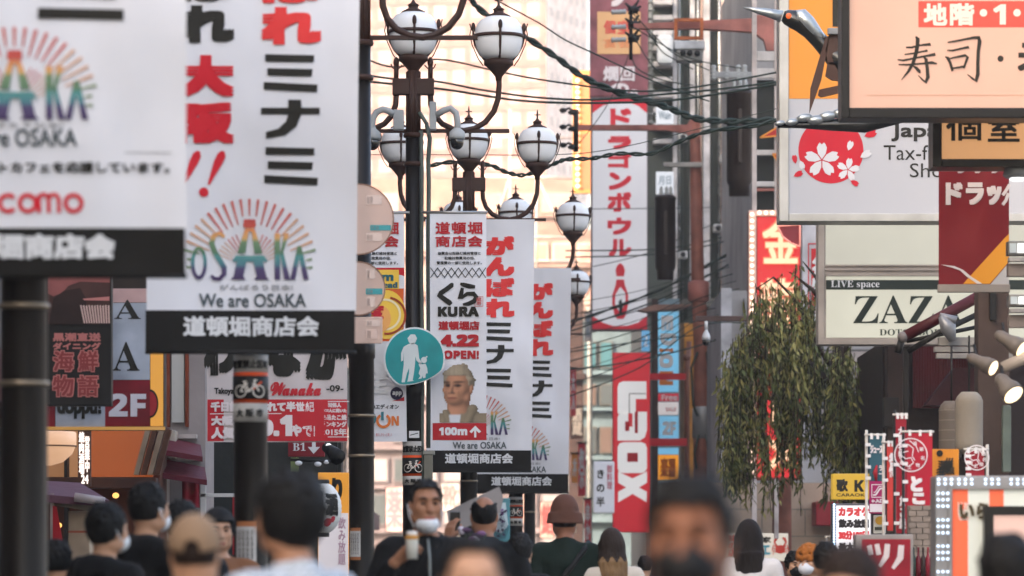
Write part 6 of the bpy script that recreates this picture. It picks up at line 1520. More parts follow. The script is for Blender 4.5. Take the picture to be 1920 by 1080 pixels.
# nobori flags
def nobori(label, x0, y0, x1, y1, Y, hexc, pole_px, words, poleh='#c9c1b6', emblem=None, arm_y=None):
    S = Sign('nobori_flag', label, 'flag', pole_px, HY, Y, 'nobori flags before the dark shop')
    S.root.location = (P(pole_px, 0, Y).x, Y, 0)
    c = S('cloth'); fm = M(hexc, .65, kind='cloth'); cloth(c, x0, y0, x1, y1, Y, fm, 6, 14)
    p = S('pole'); p.tube([Vector((P(pole_px, 0, Y).x, Y + .03, 0)), P(pole_px, y0 - 12, Y + .03)], .012, M(poleh, .4), 8); p.tube([P(min(x0, pole_px) - 4, y0 - 3, Y + .02), P(max(x1, pole_px) + 3, y0 - 3, Y + .02)], .008, M('#d8d2ca', .4), 8)
    l = S('loop', 'cloth')
    for i in range(3): x = x0 + (x1 - x0) * (.08 + .4 * i); l.pbox(x, y0 - 6, x + 5, y0 + 5, Y - .01, .02, M('#e3dedb', .6))
    for i in range(4): yy = y0 + (y1 - y0) * (.15 + .25 * i); l.pbox(min(pole_px, x0 + 2) - 2, yy, min(pole_px, x0 + 2) + 8, yy + 6, Y - .012, .03, M('#e3dedb', .6))
    t = S('lettering', 'cloth'); wq = M('#e2d8d6', .6, kind='cloth', name='flag_white')
    for tx, bx, wd, vert in words: t.text(tx, bx, Y - .008, wq, wd, vert=vert)
    if emblem:
        cx, cy, r = emblem; t.ring(cx, cy, r - 2, r, Y - .009, wq, 36)
        for i, ch in enumerate('浪華名物土産'):
            a = R(70 - 42 * i); t.text(ch, (cx + (r - 9) * math.cos(a) - 4, cy - (r - 9) * math.sin(a) - 4, cx + (r - 9) * math.cos(a) + 4, cy - (r - 9) * math.sin(a) + 4), Y - .009, wq, .15)
        for pts in ([(-14, -12), (-4, -16), (4, -10), (2, 2), (6, 8)], [(-16, 0), (-8, 6), (0, 4), (4, 12), (-4, 18), (-12, 14), (-16, 6)], [(-12, -4), (-4, -6)], [(-2, -22), (8, -14), (12, -4)]): t.line([(cx + a_ * r / 26, cy + b_ * r / 26) for a_, b_ in pts], 1.6, Y - .009, wq)
    q = P((x0 + x1) / 2, y1, Y); S.done(lambda x, y, z: (x, y + .03 * math.sin(7 * (x - q.x) + 3 * z) , z) if True else 0)
nobori('teal flag with white writing and a red chilli left of the red flags', 1630, 818, 1659, 902, 31, '#2f5560', 1625, [('ジュース', (1632, 834, 1656, 850), .8, False), ('ラー', (1648, 872, 1656, 894), .5, True)])
b = MB(); b.tube([P(1644, 872, 30.97), P(1641, 886, 30.97), P(1643, 902, 30.97)], [.006, .02, .008], M('#a8202c', .5), 8); b.build('chilli_print', [o for o in bpy.data.objects if o.name.startswith('nobori_flag')][-1])
nobori('orange red flag with white box between the teal flag and the dark red flag', 1663, 832, 1682, 995, 30.4, '#c03a34', 1657, [('名代', (1668, 850, 1678, 895), 1.4, True)])
nobori('narrow dark red flag seen edge on with a tall white oval', 1680, 780, 1700, 1000, 29.6, '#8f1424', 1678, [('大阪名物', (1685, 800, 1695, 860), .6, True), ('たこ焼', (1686, 930, 1697, 992), 1, True)], '#1d1a18')
nobori('wide red flag with a white ring emblem and brush strokes', 1700, 812, 1749, 948, 29., '#a81a2c', 1694, [('と', (1707, 893, 1730, 922), 2.2, False), ('こ', (1710, 924, 1734, 946), 2.2, False)], '#1d1a18', (1708, 853, 32))
nobori('dark red flag with a partial ring behind the round lamp on the right', 1811, 845, 1846, 892, 30, '#8f1424', 1852, [], '#c9c1b6', (1832, 858, 24))
S = Sign('orange_board', 'orange board with a big black brush character right of the ring emblem flag', 'sign', 1772, 898, 30.6); b = S('board'); b.pbox(1747, 842, 1798, 897, 30.6, .05, M('#d98a2a', .6, kind='wear'), .006); t = S('lettering', 'board'); t.text('メ', (1755, 858, 1790, 893), 30.59, INK, 5); t.disc(1762, 850, 6, 6, 30.59, INK); S.done()
S = Sign('escalator_sign', 'magenta escalator sign with arrow and white strip', 'sign', 1646, 963, 33); b = S('plate'); b.pbox(1630, 900, 1660, 963, 33, .04, M('#a3195c', .5, name='magenta'), .004); t = S('pictogram', 'plate'); wq = M('#e3d9de', .5); t.quad(1631, 945, 1659, 960, 32.995, wq); t.frame(1634, 908, 1657, 933, 1.4, 32.995, wq); t.line([(1637, 928), (1642, 928), (1650, 916), (1655, 916)], 3, 32.995, wq); t.line([(1638, 923), (1641, 923), (1648, 912), (1653, 912)], 1.6, 32.994, wq); t.text('←入口', (1634, 935, 1657, 943), 32.995, wq, .7); S.done()
S = Sign('menu_poster', 'small poster with a round yellow dish under the escalator sign', 'poster', 1648, 1000, 33.2); b = S('board'); b.pbox(1638, 966, 1661, 1000, 33.2, .03, M('#d8d4c8', .6), .004); t = S('dish_print', 'board'); t.disc(1650, 976, 9, 8, 33.19, M('#e0a83a', .6)); t.quad(1640, 988, 1659, 994, 33.19, M('#4a4a3a', .6)); S.done()
b = MB(); b.poly([(1640, 1004), (1688, 994), (1692, 1006), (1640, 1012)], 33, M('#241d1c', .5), .05); b.pbox(1646, 1008, 1650, 1089, 33, .05, DARKM); single('reading_stand', b, 'dark slanted stand under the flags, right of the white lit panel', 'stand')
# yellow K board and lit menu panel
S = Sign('yellow_sign', 'yellow lit sign with a black letter K behind the willow tips', 'sign', 1596, 936, 47); b = S('box'); b.pbox(1561, 888, 1632, 936, 47, .25, E('#e8b82c', .6), .01); t = S('lettering', 'box'); t.text(SAN('K'), (1602, 900, 1620, 922), 46.99, INK, .6); t.text('CARAOKE', (1568, 925, 1628, 931), 46.99, INK, .2); t.text('歌', (1568, 898, 1590, 922), 46.99, INK, 1); S.done()
S = Sign('lit_menu_board', 'tall white and red lit board with blue lights under the yellow sign', 'sign', 1598, 1045, 46); b = S('box'); b.pbox(1561, 944, 1634, 1045, 46, .3, M('#6a6668', .5, kind='metal'), .01); f = S('face', 'box'); f.quad(1568, 948, 1632, 1043, 45.994, E('#f3eef0', 1.15)); t = S('lettering', 'box'); rd = E('#dd3038', .7)
for i, tx in enumerate(('カラオケ', '飲み放題', '30分100円', '最大宴会')): t.text(tx, (1572, 951 + i * 22, 1630, 968 + i * 22), 45.985, rd if i % 2 == 0 else M('#2a2426', .5), 1.2)
S.done(); bulbs(S.root, [(1564, 946 + 5 * i) for i in range(20)], 45.98, .014, E('#b8dcff', 3.5))
# tile wall and bottles
b = MB()
for r_ in range(14):
    for c_ in range(-1, 4):
        x = 1706 + c_ * 24 + (r_ % 2) * 12; x0, x1 = max(1704, x + .7), min(1764, x + 23.3)
        if x1 > x0 + 1: b.pbox(x0, 946 + r_ * 11 + .6, x1, 946 + r_ * 11 + 10.4, 32.4, .05, M('#b8a698', .4, kind='wear', name='beige_tile'))
b.pbox(1703, 944, 1766, 1089, 32.44, .2, M('#8d7f74', .7)); single('tiled_wall', b, 'beige tiled wall between the red flags and the striped board', 'wall')
for i, (x, c) in enumerate(((1713, '#2b3a34'), (1722, '#6a1f2c'), (1731, '#3a2a28'), (1740, '#8a2a38'), (1749, '#22302c'))):
    q = P(x, 1085, 31.8); b = MB(); b.lathe(q, [(.02, 0), (.022, .1), (.022, .16), (.009, .2), (.009, .25), (.011, .26)], M(c, .2, name='bottle_glass'), 12); o = single('bottle', b, 'small dark bottle in the row before the beige tiled wall', 'bottle', 'bottles before the tiled wall')
b = MB(); b.pbox(1704, 1085, 1760, 1092, 31.6, .5, M('#5a4438', .6)); single('shelf', b, 'wooden shelf holding the small bottles', 'shelf')
S = Sign('red_sign', 'dark red sign with white katakana strokes in a grey frame at the bottom', 'sign', 1660, 1120, 27); b = S('box'); b.pbox(1604, 1002, 1712, 1130, 27, .2, M('#a9a09a', .5, kind='wear'), .008); f = S('face', 'box'); f.quad(1616, 1011, 1707, 1126, 26.995, M('#a8182c', .5, kind='wear', name='deep_red_face')); t = S('lettering', 'box'); wq = M('#d9cbc8', .5)
for st in ([(1630, 1022, 9), (1634, 1040, 9)], [(1644, 1020, 9), (1648, 1040, 9)], [(1664, 1020, 10), (1662, 1042, 11), (1650, 1062, 6)], [(1690, 1022, 11), (1688, 1046, 12), (1674, 1066, 6)]): t.brush(st, 26.99, wq)
S.done()
def striped():
    Y = 24.; S = Sign('striped_board', 'orange and white striped board framed by double rows of white lights', 'sign', 1850, 1120, Y); gm = M('#8d8a88', .45, .3, 'metal', name='led_frame_grey')
    b = S('box'); b.pbox(1754, 892, 2060, 1200, Y, .3, gm, .01)
    f = S('face', 'box'); org = E('#ee5c30', .45, base='#d85a34'); wq = E('#c9ccc2', .35, base='#c4c6bc')
    xs = [1786, 1815, 1855, 1882, 1930, 1960, 2010, 2050]
    for i in range(7): f.quad(xs[i], 918, xs[i + 1], 1190, S.L(1), org if i % 2 == 0 else wq)
    e = S('inner_trim', 'box'); e.pbox(1780, 910, 2052, 917, Y - .03, .028, gm); e.pbox(1779, 917, 1785, 1190, Y - .03, .028, gm)
    t = S('lettering', 'box'); hal = M('#d5d3c6', .5); t.text('い', (1796, 942, 1830, 976), S.L(2), hal, 6); t.text('い', (1799, 945, 1827, 973), S.L(4), M('#4a3f28', .5), 1.6); t.text('ら', (1828, 940, 1860, 976), S.L(2), hal, 5); t.text('ら', (1831, 943, 1857, 973), S.L(4), M('#4a3f28', .5), 1.4)
    s_ = S('screen_bezel'); s_.frame(1846, 949, 2030, 1180, 17, Y - .12, M('#15120f', .35), .1); g = S('screen', 'screen_bezel'); g.quad(1862, 965, 2014, 1164, Y - .1, E('#f0c4b4', .8))
    S.done(); pts = []
    for g0 in (1766, 1798, 1848, 1896):
        for i in range(3):
            for y in (899, 907): pts.append((g0 + i * 12 - (6 if g0 == 1766 else 0), y))
    for g0 in (925, 975, 1024, 1072):
        for i in range(3):
            for x in (1765, 1774): pts.append((x - 6, g0 + i * 12)); 
            pts.append((1777, g0 + i * 12))
    bulbs(S.root, pts, Y - .04, .0085, E('#cfe6ff', 3.2))
striped()

# ------------------------------------------------------------------ people: one continuous body surface each, grown from a distance field
def field_part(f, name, mat, root, scale, fn=None):
    V, Q = f.mesh(); mb = MB(); mb.add((V * scale).tolist(), Q.tolist(), mat, True)
    if fn:
        for i, face in enumerate(mb.f):
            c = V[face].mean(0); m = fn(c)
            if m is not None: mb.mi[i] = mb.m(m)
    return mb.build(name, root, local=True)
HAIRB = M('#0b0908', .7, kind='hair', name='hair_black'); HAIRBR = M('#24160f', .7, kind='hair', name='hair_dark_brown'); HAIRBL = M('#8f6e4a', .75, kind='hair', name='hair_blonde')
LIP = M('#a0584c', .5, name='lips')
FINE = [('z', 1.36, 1.86, .0085), ('x', -.13, .13, .0085), ('y', -.16, .17, .0085)]
def hand(fb, w_, d, nrm, side, curl, fl=1.0):
    """palm from wrist w_ along d, nrm = palm facing; side = thumb direction"""
    w_, d, nrm, side = (np.array(v, float) for v in (w_, d, nrm, side)); d /= np.linalg.norm(d); nrm /= np.linalg.norm(nrm); side /= np.linalg.norm(side)
    tips = []
    for i in range(4):
        o = (1.5 - i) * .019; k0 = w_ + d * (.088 - .004 * abs(i - 1)) + side * o
        fb.cap(w_ + d * .012 + side * o * .6, k0, .014, .012, .012)
        L = (.042, .047, .043, .034)[i]; c = curl[i] if isinstance(curl, (list, tuple)) else curl
        a1 = c * .8; a2 = c * 1.7; a3 = c * 2.4
        p1 = k0 + (d * math.cos(a1) + nrm * math.sin(a1)) * L; p2 = p1 + (d * math.cos(a2) + nrm * math.sin(a2)) * L * .65; p3 = p2 + (d * math.cos(a3) + nrm * math.sin(a3)) * L * .5
        fb.cap(k0, p1, .0105, .0095, .006); fb.cap(p1, p2, .0095, .0088, .004); fb.cap(p2, p3, .0088, .0075, .004)
    t0 = w_ + d * .025 + side * .02; t1 = t0 + d * .03 + side * .03 + nrm * .015; t2 = t1 + d * .032 + side * .008 + nrm * .02; t3 = t2 + d * .022 - side * .006 + nrm * .012
    fb.cap(t0, t1, .015, .012, .012); fb.cap(t1, t2, .0115, .0105, .004); fb.cap(t2, t3, .0105, .0085, .004)
def person(label, px, top, Y, yaw, hair='short', hairm=HAIRB, top_hex='#101011', skin='#c99877', pants='#23252b', width=1.0, mask=None, hat=None, arms=None, hood=False, collar=None, sleeves='#', extra=None, detail=False, turn=0., headk=1.0, group=None):
    z = P(px, top, Y).z; hat_h = .035 if hat in ('cap', 'bucket', 'curly', 'beanie', 'helmet') else .018
    k = z / (1.75 + hat_h); x = P(px, 0, Y).x
    rt = thing('person', label, 'person', (x, Y, 0), group, yaw)
    sk = M(skin, .5, kind='skin', name='skin_' + skin[1:], k=.85); fab = M(top_hex, .9, kind='fabric', name='garment_' + top_hex[1:])
    A = {'l': ((-.185, .02, 1.39), (-.255, .05, 1.1), (-.26, -.03, .86)), 'r': ((.185, .02, 1.39), (.255, .05, 1.1), (.26, -.03, .86))}
    if arms: A.update(arms)
    W = lambda p: (p[0] * width, p[1], p[2])
    fine = list(FINE)
    hands = {}
    for sd in 'lr':
        w_ = W(A[sd][2]); e_ = W(A[sd][1]); hands[sd] = (w_, e_)
        if detail and arms and sd in arms:
            c = np.array(w_)
            for i, ax in enumerate('xyz'): fine.append((ax, c[i] - .16, c[i] + .17, .0075))
    f = Field(fine)
    T = head_field(f, turn); hc, hs = math.cos(turn), math.sin(turn)
    f.cap((0, .025, 1.56), (0, .035, 1.41), .052, .06, .03)
    # trunk and limbs
    def trunk(g, inf, legs=True, arm=True):
        g.cap(W((-.15, .03, 1.385)), W((.15, .03, 1.385)), .06 + inf, .06 + inf, .06); g.cap((0, .04, 1.44), (0, .03, 1.34), .065 + inf * .4, .1 + inf, .05)
        g.ell((0, .02, 1.26), (.17 * width + inf, .108 + inf, .2), .06); g.ell((0, .01, 1.06), (.15 * width + inf, .1 + inf, .17), .06); g.ell((0, .02, .93), (.165 * width + inf, .115 + inf, .13 + inf), .05)
        if arm:
            for sd in 'lr':
                s0, e0, w0 = (W(p) for p in A[sd]); g.cap(s0, e0, .055 + inf, .043 + inf, .03); g.cap(e0, w0, .043 + inf, .029 + inf, .015)
    trunk(f, 0)
    for sx in (-1, 1):
        f.cap((sx * .088, .02, .9), (sx * .1, .0, .5), .085, .056, .04); f.cap((sx * .1, .0, .5), (sx * .1, .03, .09), .056, .038, .02); f.cap((sx * .1, .04, .05), (sx * .11, -.12, .035), .042, .033, .03)
    for sd, sgn in (('l', -1), ('r', 1)):
        w_, e_ = hands[sd]; d = np.array(w_) - np.array(e_); pose = (arms or {}).get('hand_' + sd)
        if pose: hand(f, w_, pose[0], pose[1], pose[2], pose[3])
        else: hand(f, w_, d, (-sgn * .9, -.2, 0), (0, -1, 0), .45)
    body = field_part(f, 'body', sk, rt, k, lambda c: LIP if (abs((c[0] * hc + c[1] * hs)) < .026 and 1.547 < c[2] < 1.568 and (c[1] * hc - c[0] * hs) < -.084) else None)
    # eyes and brows
    if detail:
        e = MB()
        for sx in (-1, 1):
            e.ell([v * k for v in T((sx * .032, -.083, 1.636))], .014 * k, .009 * k, .006 * k, M('#1a1512', .3, name='eye_dark'), 10, 6)
        e.build('eyes', rt, local=True); e = MB()
        for sx in (-1, 1): e.tube([[v * k for v in T(q)] for q in ((sx * .014, -.099, 1.658), (sx * .034, -.098, 1.665), (sx * .055, -.083, 1.66))], [.004 * k, .006 * k, .003 * k], hairm, 6)
        e.build('brow', rt, local=True)
    # clothes
    g = Field(FINE[1:]); trunk(g, .022 if top_hex else .02)
    if hood: g.cap((-.09, .1, 1.44), (.09, .1, 1.44), .065, .065, .05); g.cap((0, .14, 1.42), (0, .14, 1.32), .07, .04, .05)
    if collar: g.lathe = None
    cz = 1.455
    g.cap((0, .04, 1.46), (0, .035, 1.5), .07, .066, .02)
    g.cut(lambda X, Y_, Z: Z - (cz + .03 + .25 * np.clip(Y_ - 0.0, -.1, .1)))
    g.cut(lambda X, Y_, Z: .86 - Z if not arms else np.where(np.abs(X) > .0, .8 - Z, .8 - Z))
    for sd in 'lr':
        w_ = np.array(W(A[sd][2])); e_ = np.array(W(A[sd][1])); d = (w_ - e_) / np.linalg.norm(w_ - e_); c = w_ + d * .06
        g.ell(c, (.075, .075, .075), .0, 's')
    g.D += .0045 * np.sin(34 * g.x[:, None, None] + 21 * g.z[None, None, :] + 2 * np.sin(13 * g.y)[None, :, None]) * np.sin(27 * g.z[None, None, :] - 17 * g.x[:, None, None] + px) + .003 * np.sin(61 * g.z[None, None, :] + 40 * g.y[None, :, None])
    jk = field_part(g, 'jacket', fab, rt, k, (extra or {}).get('stripe'))
    h = Field([('x', -.25, .25, .02)])
    h.ell((0, .02, .95), (.178, .128, .12), .04)
    for sx in (-1, 1): h.cap((sx * .09, .02, .9), (sx * .1, .0, .5), .1, .075, .04); h.cap((sx * .1, .0, .5), (sx * .1, .03, .1), .075, .06, .02)
    h.cut(lambda X, Y_, Z: .07 - Z); field_part(h, 'trousers', M(pants, .8, kind='fabric', name='trousers_' + pants[1:]), rt, k)
    h = Field([('z', -.02, .16, .015), ('x', -.2, .2, .02), ('y', -.2, .15, .02)])
    for sx in (-1, 1): h.cap((sx * .1, .04, .055), (sx * .112, -.15, .045), .05, .042, .03)
    h.cut(lambda X, Y_, Z: .004 - Z)
    field_part(h, 'shoes', M('#1c1a19', .5, name='shoe_dark'), rt, k)
    # hair
    rr = np.random.default_rng(int(px))
    if hair:
        q = Field([('z', 1.1 if 'long' in hair else 1.4, 1.86, .0085), ('x', -.2, .2, .0085), ('y', -.2, .22, .0085)])
        if hair in ('short', 'balding', 'crop', 'fringe', 'big'):
            t = {'short': .016, 'balding': .008, 'crop': .008, 'fringe': .02, 'big': .035}[hair]
            q.ell((0, .018, 1.655), (.076 + t, .093 + t, .103 + t), .02)
            n = 130 if hair != 'balding' else 30
            for i in range(n):   # uneven tufts
                a = rr.uniform(0, 6.28); u = rr.uniform(.05, .95); sx_, sy_ = math.cos(a) * math.sqrt(1 - u * u), math.sin(a) * math.sqrt(1 - u * u)
                p = np.array((sx_ * (.076 + t), .018 + sy_ * (.093 + t), 1.655 + u * (.103 + t)))
                q.cap(p * [.97, .97, 1], p + np.array((rr.uniform(-.02, .02), rr.uniform(-.02, .02), rr.uniform(-.012, .014))), rr.uniform(.006, .013), .003, .006)
            if hair != 'balding': 
                lo = {'short': 1.575, 'crop': 1.6, 'fringe': 1.56, 'big': 1.53}[hair]; fh = {'short': 1.7, 'crop': 1.715, 'fringe': 1.665, 'big': 1.68}[hair]
                q.cut(lambda X, Y_, Z: np.maximum(lo - Z + np.clip((-Y_ - .0) * 1.3, 0, .3), np.where((Y_ < -.035) & (Z < fh), .02 - (Y_ + .035) * .5 + (fh - Z) * .2, -.1)))
            else: q.cut(lambda X, Y_, Z: np.maximum(np.maximum(1.555 - Z, Z - 1.7 + .5 * np.clip(.035 - np.abs(X), -.05, .1) + .008 * np.sin(90 * X)), -.03 - Y_))
        if hair in ('long', 'longbob'):
            bot = 1.2 if hair == 'long' else 1.33
            q.ell((0, .018, 1.655), (.094, .108, .12), .02); q.cap((0, .05, 1.6), (0, .1, bot + .08), .1, .095, .05, sq=(1, .7, 1)); q.cap((0, .06, 1.5), (0, .105, bot), .1, .05, .04, sq=(1.15, .6, 1))
            for sx in (-1, 1): q.cap((sx * .075, .0, 1.62), (sx * .1, .02, bot + .08), .035, .03, .03)
            for i in range(26):
                a = rr.uniform(-1, 1); q.cap((a * .1, .1 + .04 * (1 - a * a), 1.5), (a * .11 + rr.uniform(-.02, .02), .12, bot - rr.uniform(-.03, .06)), .016, .004, .012)
            q.cut(lambda X, Y_, Z: np.where((Y_ < -.03) & (Z < 1.69) & (np.abs(X) < .09), .02 - (Y_ + .03), -.1))
        def hfn(c):
            if extra and 'hair2' in extra and c[2] < 1.52 + .02 * math.sin(c[0] * 90): return extra['hair2']
        hb = field_part(q, 'hair', hairm, rt, k, hfn)
        V = [v.co for v in hb.data.vertices]
    if mask:
        mk, mode = mask; q = Field([('z', 1.48, 1.68, .0085), ('x', -.13, .13, .0085), ('y', -.16, .1, .0085)])
        dz = -.045 if mode == 'chin' else 0
        cs_ = .86 if mode == 'chin' else 1.0
        q.ell(T((0, -.03, 1.575 + dz)), (.073 * cs_, .088 * cs_, .058 * cs_), .02); q.ell(T((0, -.075, 1.575 + dz)), (.045 * cs_, .05 * cs_, .05 * cs_ * cs_), .03)
        if mode == 'chin': q.cut(lambda X, Y_, Z: Z - 1.553 + .12 * np.abs(X) * 0 - .35 * np.clip(np.abs(X) - .03, 0, .1))
        else: q.cut(lambda X, Y_, Z: np.maximum(Z - 1.625, Y_ - .0))
        q.cut(lambda X, Y_, Z: Y_ + .0 * X - .0)
        field_part(q, 'face_mask', M(mk, .7, kind='fabric', name='mask_' + mk[1:]), rt, k)
        s_ = MB()
        for sx in (-1, 1):
            for z1 in (1.6, 1.56): s_.tube([[v * k for v in T(q_)] for q_ in ((sx * .07, -.03, z1 + dz), (sx * .088, .0, 1.61 + (z1 - 1.58) + dz * .4), (sx * .092, .03, 1.635))], .0028 * k, M(mk, .7, kind='fabric', name='mask_' + mk[1:]), 5)
        s_.build('mask_strap', rt, local=True)
    if hat:
        q = Field([('z', 1.55, 1.86, .0085), ('x', -.2, .2, .0085), ('y', -.26, .22, .0085)]); hm = M(extra['hat'], .8, kind='fabric', name='hat_' + extra['hat'][1:])
        if hat == 'cap':
            q.ell((0, .018, 1.665), (.1, .118, .125), .02); q.cut(lambda X, Y_, Z: 1.66 - Z - .12 * np.clip(Y_, -.1, .2)); q.cut(lambda X, Y_, Z: .028 - np.sqrt(X ** 2 + (Z - 1.66) ** 2) - np.where(Y_ < .08, 1, 0)); q.cap((-.05, -.12, 1.675), (.05, -.12, 1.675), .02, .02, .03); q.ell((0, -.14, 1.672), (.075, .075, .012), .02)
        elif hat == 'bucket':
            q.ell((0, .018, 1.685), (.099, .114, .125), .02)
            sl = q.region((0, 0, 1.6), (0, 0, 1.6), .3); X, Y_, Z = q.grid(sl); rad = np.sqrt(X ** 2 + ((Y_ - .018) / 1.08) ** 2); d_ = np.maximum(np.abs(rad - (.102 + (1.66 - Z) * .18 + .01 * np.sin(3 * np.arctan2(Y_, X)))) - .011, np.maximum(Z - 1.675, 1.6 - Z)); q.mix(sl, d_, .02)
            q.cut(lambda X, Y_, Z: np.where(Z < 1.64, .1 - np.sqrt(X ** 2 + Y_ ** 2), -1))
        elif hat == 'helmet':
            q.ell((0, .018, 1.665), (.105, .12, .12), .02); q.cut(lambda X, Y_, Z: np.where(Y_ < -.02, 1.69 - Z, 1.58 - Z))
        elif hat == 'beanie':
            q.ell((0, .018, 1.665), (.095, .112, .13), .02); q.cut(lambda X, Y_, Z: 1.66 - Z)
        elif hat == 'curly':
            for i in range(150):
                a = rr.uniform(0, 6.28); u = rr.uniform(-.15, 1); p = (math.cos(a) * math.sqrt(max(0, 1 - u * u)) * .1, .018 + math.sin(a) * math.sqrt(max(0, 1 - u * u)) * .115, 1.67 + u * .115); q.ell(p, (.022,) * 3, .004)
        field_part(q, {'cap': 'cap', 'bucket': 'bucket_hat', 'helmet': 'helmet', 'beanie': 'beanie', 'curly': 'fleece_hat'}[hat], hm, rt, k)
    rt['k'] = k
    return rt, k
def local_part(rt, k, name, fn):
    b = MB(); fn(b); b.v = [(v[0] * k, v[1] * k, v[2] * k) for v in b.v]; return b.build(name, rt, local=True)

# left group
person('masked person in black at lower left, lower of the two seen from behind', 203, 944, 18.5, R(138), 'fringe', top_hex='#0d0d0e', mask=('#d8dada', 'on'), hood=True)
person('tall person with undercut black hair and white mask, black hooded coat, above the tan cap', 281, 905, 20, R(142), 'short', top_hex='#0c0c0d', mask=('#dfe0e2', 'on'), hood=True)
person('person with black hair half hidden behind the tan cap', 343, 938, 20.5, R(170), 'short', top_hex='#17171a')
rt, k = person('person in a tan baseball cap seen from behind, close and blurred', 366, 964, 11.8, R(178), 'crop', HAIRBR, top_hex='#3a2418', hat='cap', extra={'hat': '#8a6f56'})
person('smiling person in black helmet and brown coat between tan cap and lamp post', 410, 950, 23, R(14), None, top_hex='#7a5238', hat='helmet', extra={'hat': '#1a1a1c'}, detail=True, skin='#c99a7c')
STR1 = M('#8f959b', .8, kind='fabric', name='stripe_grey')
person('close blurred person with thick black hair and white striped shirt, seen from behind', 538, 893, 11.2, R(-128), 'big', top_hex='#c9ced4', width=1.25, extra={'stripe': lambda c: STR1 if (c[2] * 55) % 1 < .38 else None}, skin='#b98565')
# centre
arms7 = {'l': ((-.185, .02, 1.39), (-.28, -.04, 1.14), (-.185, -.2, 1.33)), 'hand_l': ((.6, -.4, .5), (.6, .5, -.1), (-.1, -.5, .8), .85)}
rt, k = person('person in a black zip jacket with white mask under the chin, holding a paper cup', 798, 897, 21, R(8), 'crop', top_hex='#0e0e0f', mask=('#d6d9dd', 'chin'), arms=arms7, detail=True, skin='#a8775a', turn=R(6))
local_part(rt, k, 'zip', lambda b: b.tube([(0.0, -.105, 1.45), (0.005, -.135, 1.36), (.005, -.152, 1.25), (.005, -.148, 1.1), (0, -.14, .95)], .006, M('#8f9490', .4, .5, 'metal'), 6))
cup = MB(); qz = rt.location; k7 = k
cx, cy, cz_ = -.105, -.29, 1.405
rot = Matrix.Rotation(R(8), 3, 'Z'); o = rot @ Vector((cx * k, cy * k, cz_ * k)) + qz
cup.lathe(o, [(.03, -.06), (.034, .045), (.034, .05)], M('#d8d4c8', .6, name='paper_cup'), 20); cup.lathe(o, [(.0345, .045), (.037, .05), (.037, .062), (.03, .066)], M('#c98d3c', .5, name='cup_band'), 20); cup.lathe(o, [(.028, .066), (.03, .085), (.02, .09)], M('#e6e2da', .5), 20)
single('paper_cup', cup, 'small paper cup with amber rim held by the person with the lowered mask', 'cup')
arms8 = {'l': ((-.185, .02, 1.39), (-.24, -.14, 1.16), (-.185, -.34, 1.36)), 'hand_l': ((.12, -.2, .95), (.75, -.5, .0), (.5, .6, .0), .45)}
rt, k = person('balding person in a black suit seen from behind, raising a phone in the left hand', 908, 926, 26, R(180), 'balding', top_hex='#101113', arms={'r': ((.185, .02, 1.39), (.29, -.14, 1.24), (.215, -.33, 1.47)), 'hand_r': ((-.1, -.1, .98), (-.6, -.75, 0), (-.75, .6, 0), .55)}, detail=True, skin='#a8765a', width=1.08)
o = rt.location + Matrix.Rotation(R(180), 3, 'Z') @ Vector((.19 * k, -.375 * k, 1.59 * k))
ph = MB(); ph.box(o.x - .035, o.x + .035, o.y - .006, o.y + .004, o.z - .07, o.z + .075, M('#1a1b1e', .25, name='phone_black'), .004); single('phone', ph, 'black phone in the raised hand of the balding person', 'phone')
# board and flower panel behind the balding person
b = MB(); b.poly([(838, 958), (936, 912), (944, 934), (938, 962), (866, 992), (842, 990)], 27, M('#a8a09c', .6, kind='wear', name='grey_board'), .02); single('grey_board', b, 'slanted grey board sticking up left of the balding head', 'board')
b = MB(); b.pbox(890, 934, 956, 1085, 28, .04, M('#5f9fa8', .5, kind='wear', name='teal_panel_board'), .004); r_ = random.Random(9)
b.poly([(934, 944), (948, 942), (953, 985), (940, 1000), (930, 996)], 27.99, M('#c3d3d6', .5))
for i in range(26): b.disc(r_.uniform(928, 952), r_.uniform(955, 1005), r_.uniform(1.5, 3.5), r_.uniform(1.5, 3), 27.985 - i * .0006, M(('#4a2c5c', '#7a4f8c', '#2f2340')[i % 3], .6), seg=10)
for i in range(8): b.line([(925 + i * 3, 1010), (940 + i * 2, 960 + i * 4)], 1, 27.96 - i * .0006, M('#2c2433', .6))
single('teal_poster', b, 'teal printed panel with purple blossoms right of the balding head', 'panel')
b = MB(); 
for i in range(14): b.ell(P(864 + (i * 23 % 41), 992 + (i * 17 % 37), 25.2), .022 + .012 * (i % 3), .03, .018, M(('#cfc3cc', '#8a5c86', '#4c2c4a')[i % 3], .7), 10, 6)
for i in range(6): b.tube([P(872 + 8 * i, 1000, 25.2), P(885, 1060, 25.25)], .006, M('#3a4a2c', .7), 5)
single('flower_bouquet', b, 'white and purple flowers just left of the balding person shoulder', 'flowers')
person('close blurred person with high bare forehead at the bottom centre', 888, 1000, 8.2, R(4), 'crop', top_hex='#131314', skin='#c4977a')
person('small dark haired person between the balding person and the bucket hat', 975, 1000, 26, R(175), 'short', top_hex='#171719')
GRN = '#122019'
rt, k = person('person in a brown bucket hat and dark green jacket with black strap, seen from behind', 1058, 932, 29, R(186), 'short', HAIRBR, top_hex=GRN, hat='bucket', extra={'hat': '#5a3a2e'}, width=1.0, skin='#a06a50')
local_part(rt, k, 'shoulder_strap', lambda b: b.tube([(-.17, .0, 1.47), (-.13, .11, 1.42), (-.03, .158, 1.3), (.08, .165, 1.16), (.15, .12, 1.02)], .02, M('#101010', .6), 8))
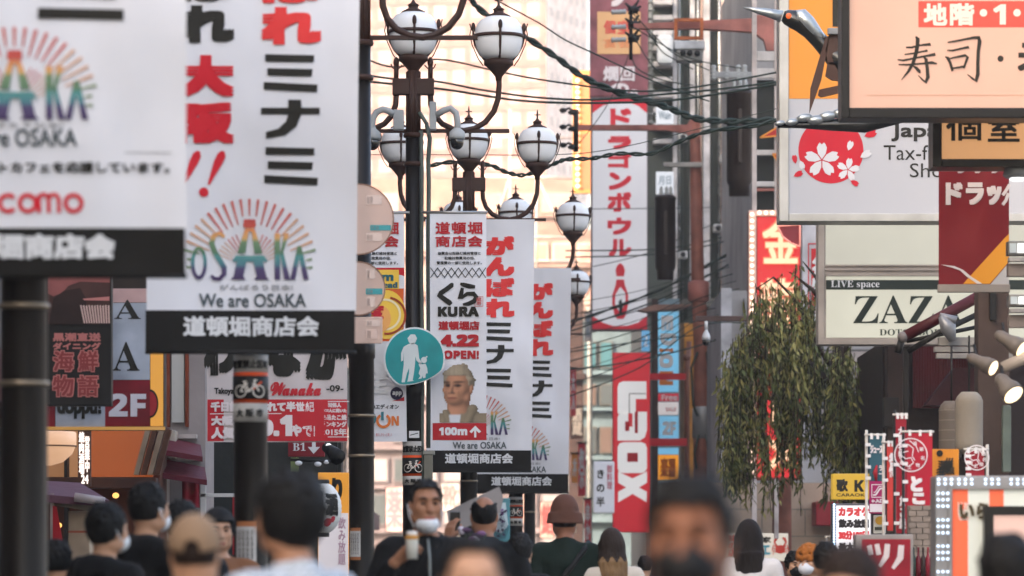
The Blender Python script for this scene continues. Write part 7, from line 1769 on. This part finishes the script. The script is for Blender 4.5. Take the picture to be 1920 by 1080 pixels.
person('person with dark rooted blonde hair and pale coat, seen from behind', 1146, 990, 29, R(188), 'longbob', M('#2d2018', .7, kind='hair', name='hair_roots'), top_hex='#cdbfae', extra={'hair2': HAIRBL})
person('tiny distant person with black hair under the red sign', 1209, 1042, 45, R(180), 'short', top_hex='#1c2a24')
person('closest blurred person in a black mask at the bottom centre right, head turned left', 1295, 890, 6.8, R(-14), 'short', top_hex='#18181a', mask=('#151517', 'on'), skin='#8f5e45', detail=True)
person('person with long straight dark hair and white coat, seen from behind', 1404, 974, 30, R(180), 'long', M('#1a100b', .7, kind='hair', name='hair_deep_brown'), top_hex='#d2cac4')
person('person in an orange brown curly hat with white mask pulled low', 1516, 1021, 30, R(-30), 'short', HAIRBR, top_hex='#2a2422', hat='curly', extra={'hat': '#9a5a22'}, mask=('#dcdcdf', 'on'), detail=True, skin='#cf9f80')
person('small person with black hair and black mask left of the curly hat', 1491, 1034, 33, R(15), 'fringe', top_hex='#141416', mask=('#151517', 'on'), detail=True, skin='#cf9f80')
person('person with smooth black hair seen from behind right of the curly hat', 1548, 1016, 24, R(180), 'short', top_hex='#151517')
person('close blurred person with dark hair and bare forehead at the bottom right', 1592, 1026, 9, R(-20), 'fringe', HAIRBR, top_hex='#1d1719', skin='#c4947a')
person('blurred dark head at the lower right before the striped board', 1888, 1010, 12, R(175), 'big', top_hex='#131214')
person('person in black with a red and white patch at the far lower left', 108, 1012, 20, R(170), 'short', top_hex='#141315')

# thin bright air down the street
g = MB(); g.box(-702, 702, -62, 902, -1.5, 96, M('#ffffff', 1))
hz = g.build('haze'); hz['kind'] = 'stuff'
hm = bpy.data.materials.new('haze_air'); hm.use_nodes = True; t = hm.node_tree; t.nodes.remove(t.nodes['Principled BSDF'])
pv = t.nodes.new('ShaderNodeVolumePrincipled'); pv.inputs['Color'].default_value = (.97, .91, .88, 1); pv.inputs['Density'].default_value = .00055; pv.inputs['Anisotropy'].default_value = 0.0
t.links.new(pv.outputs[0], t.nodes['Material Output'].inputs['Volume']); hz.data.materials.clear(); hz.data.materials.append(hm)
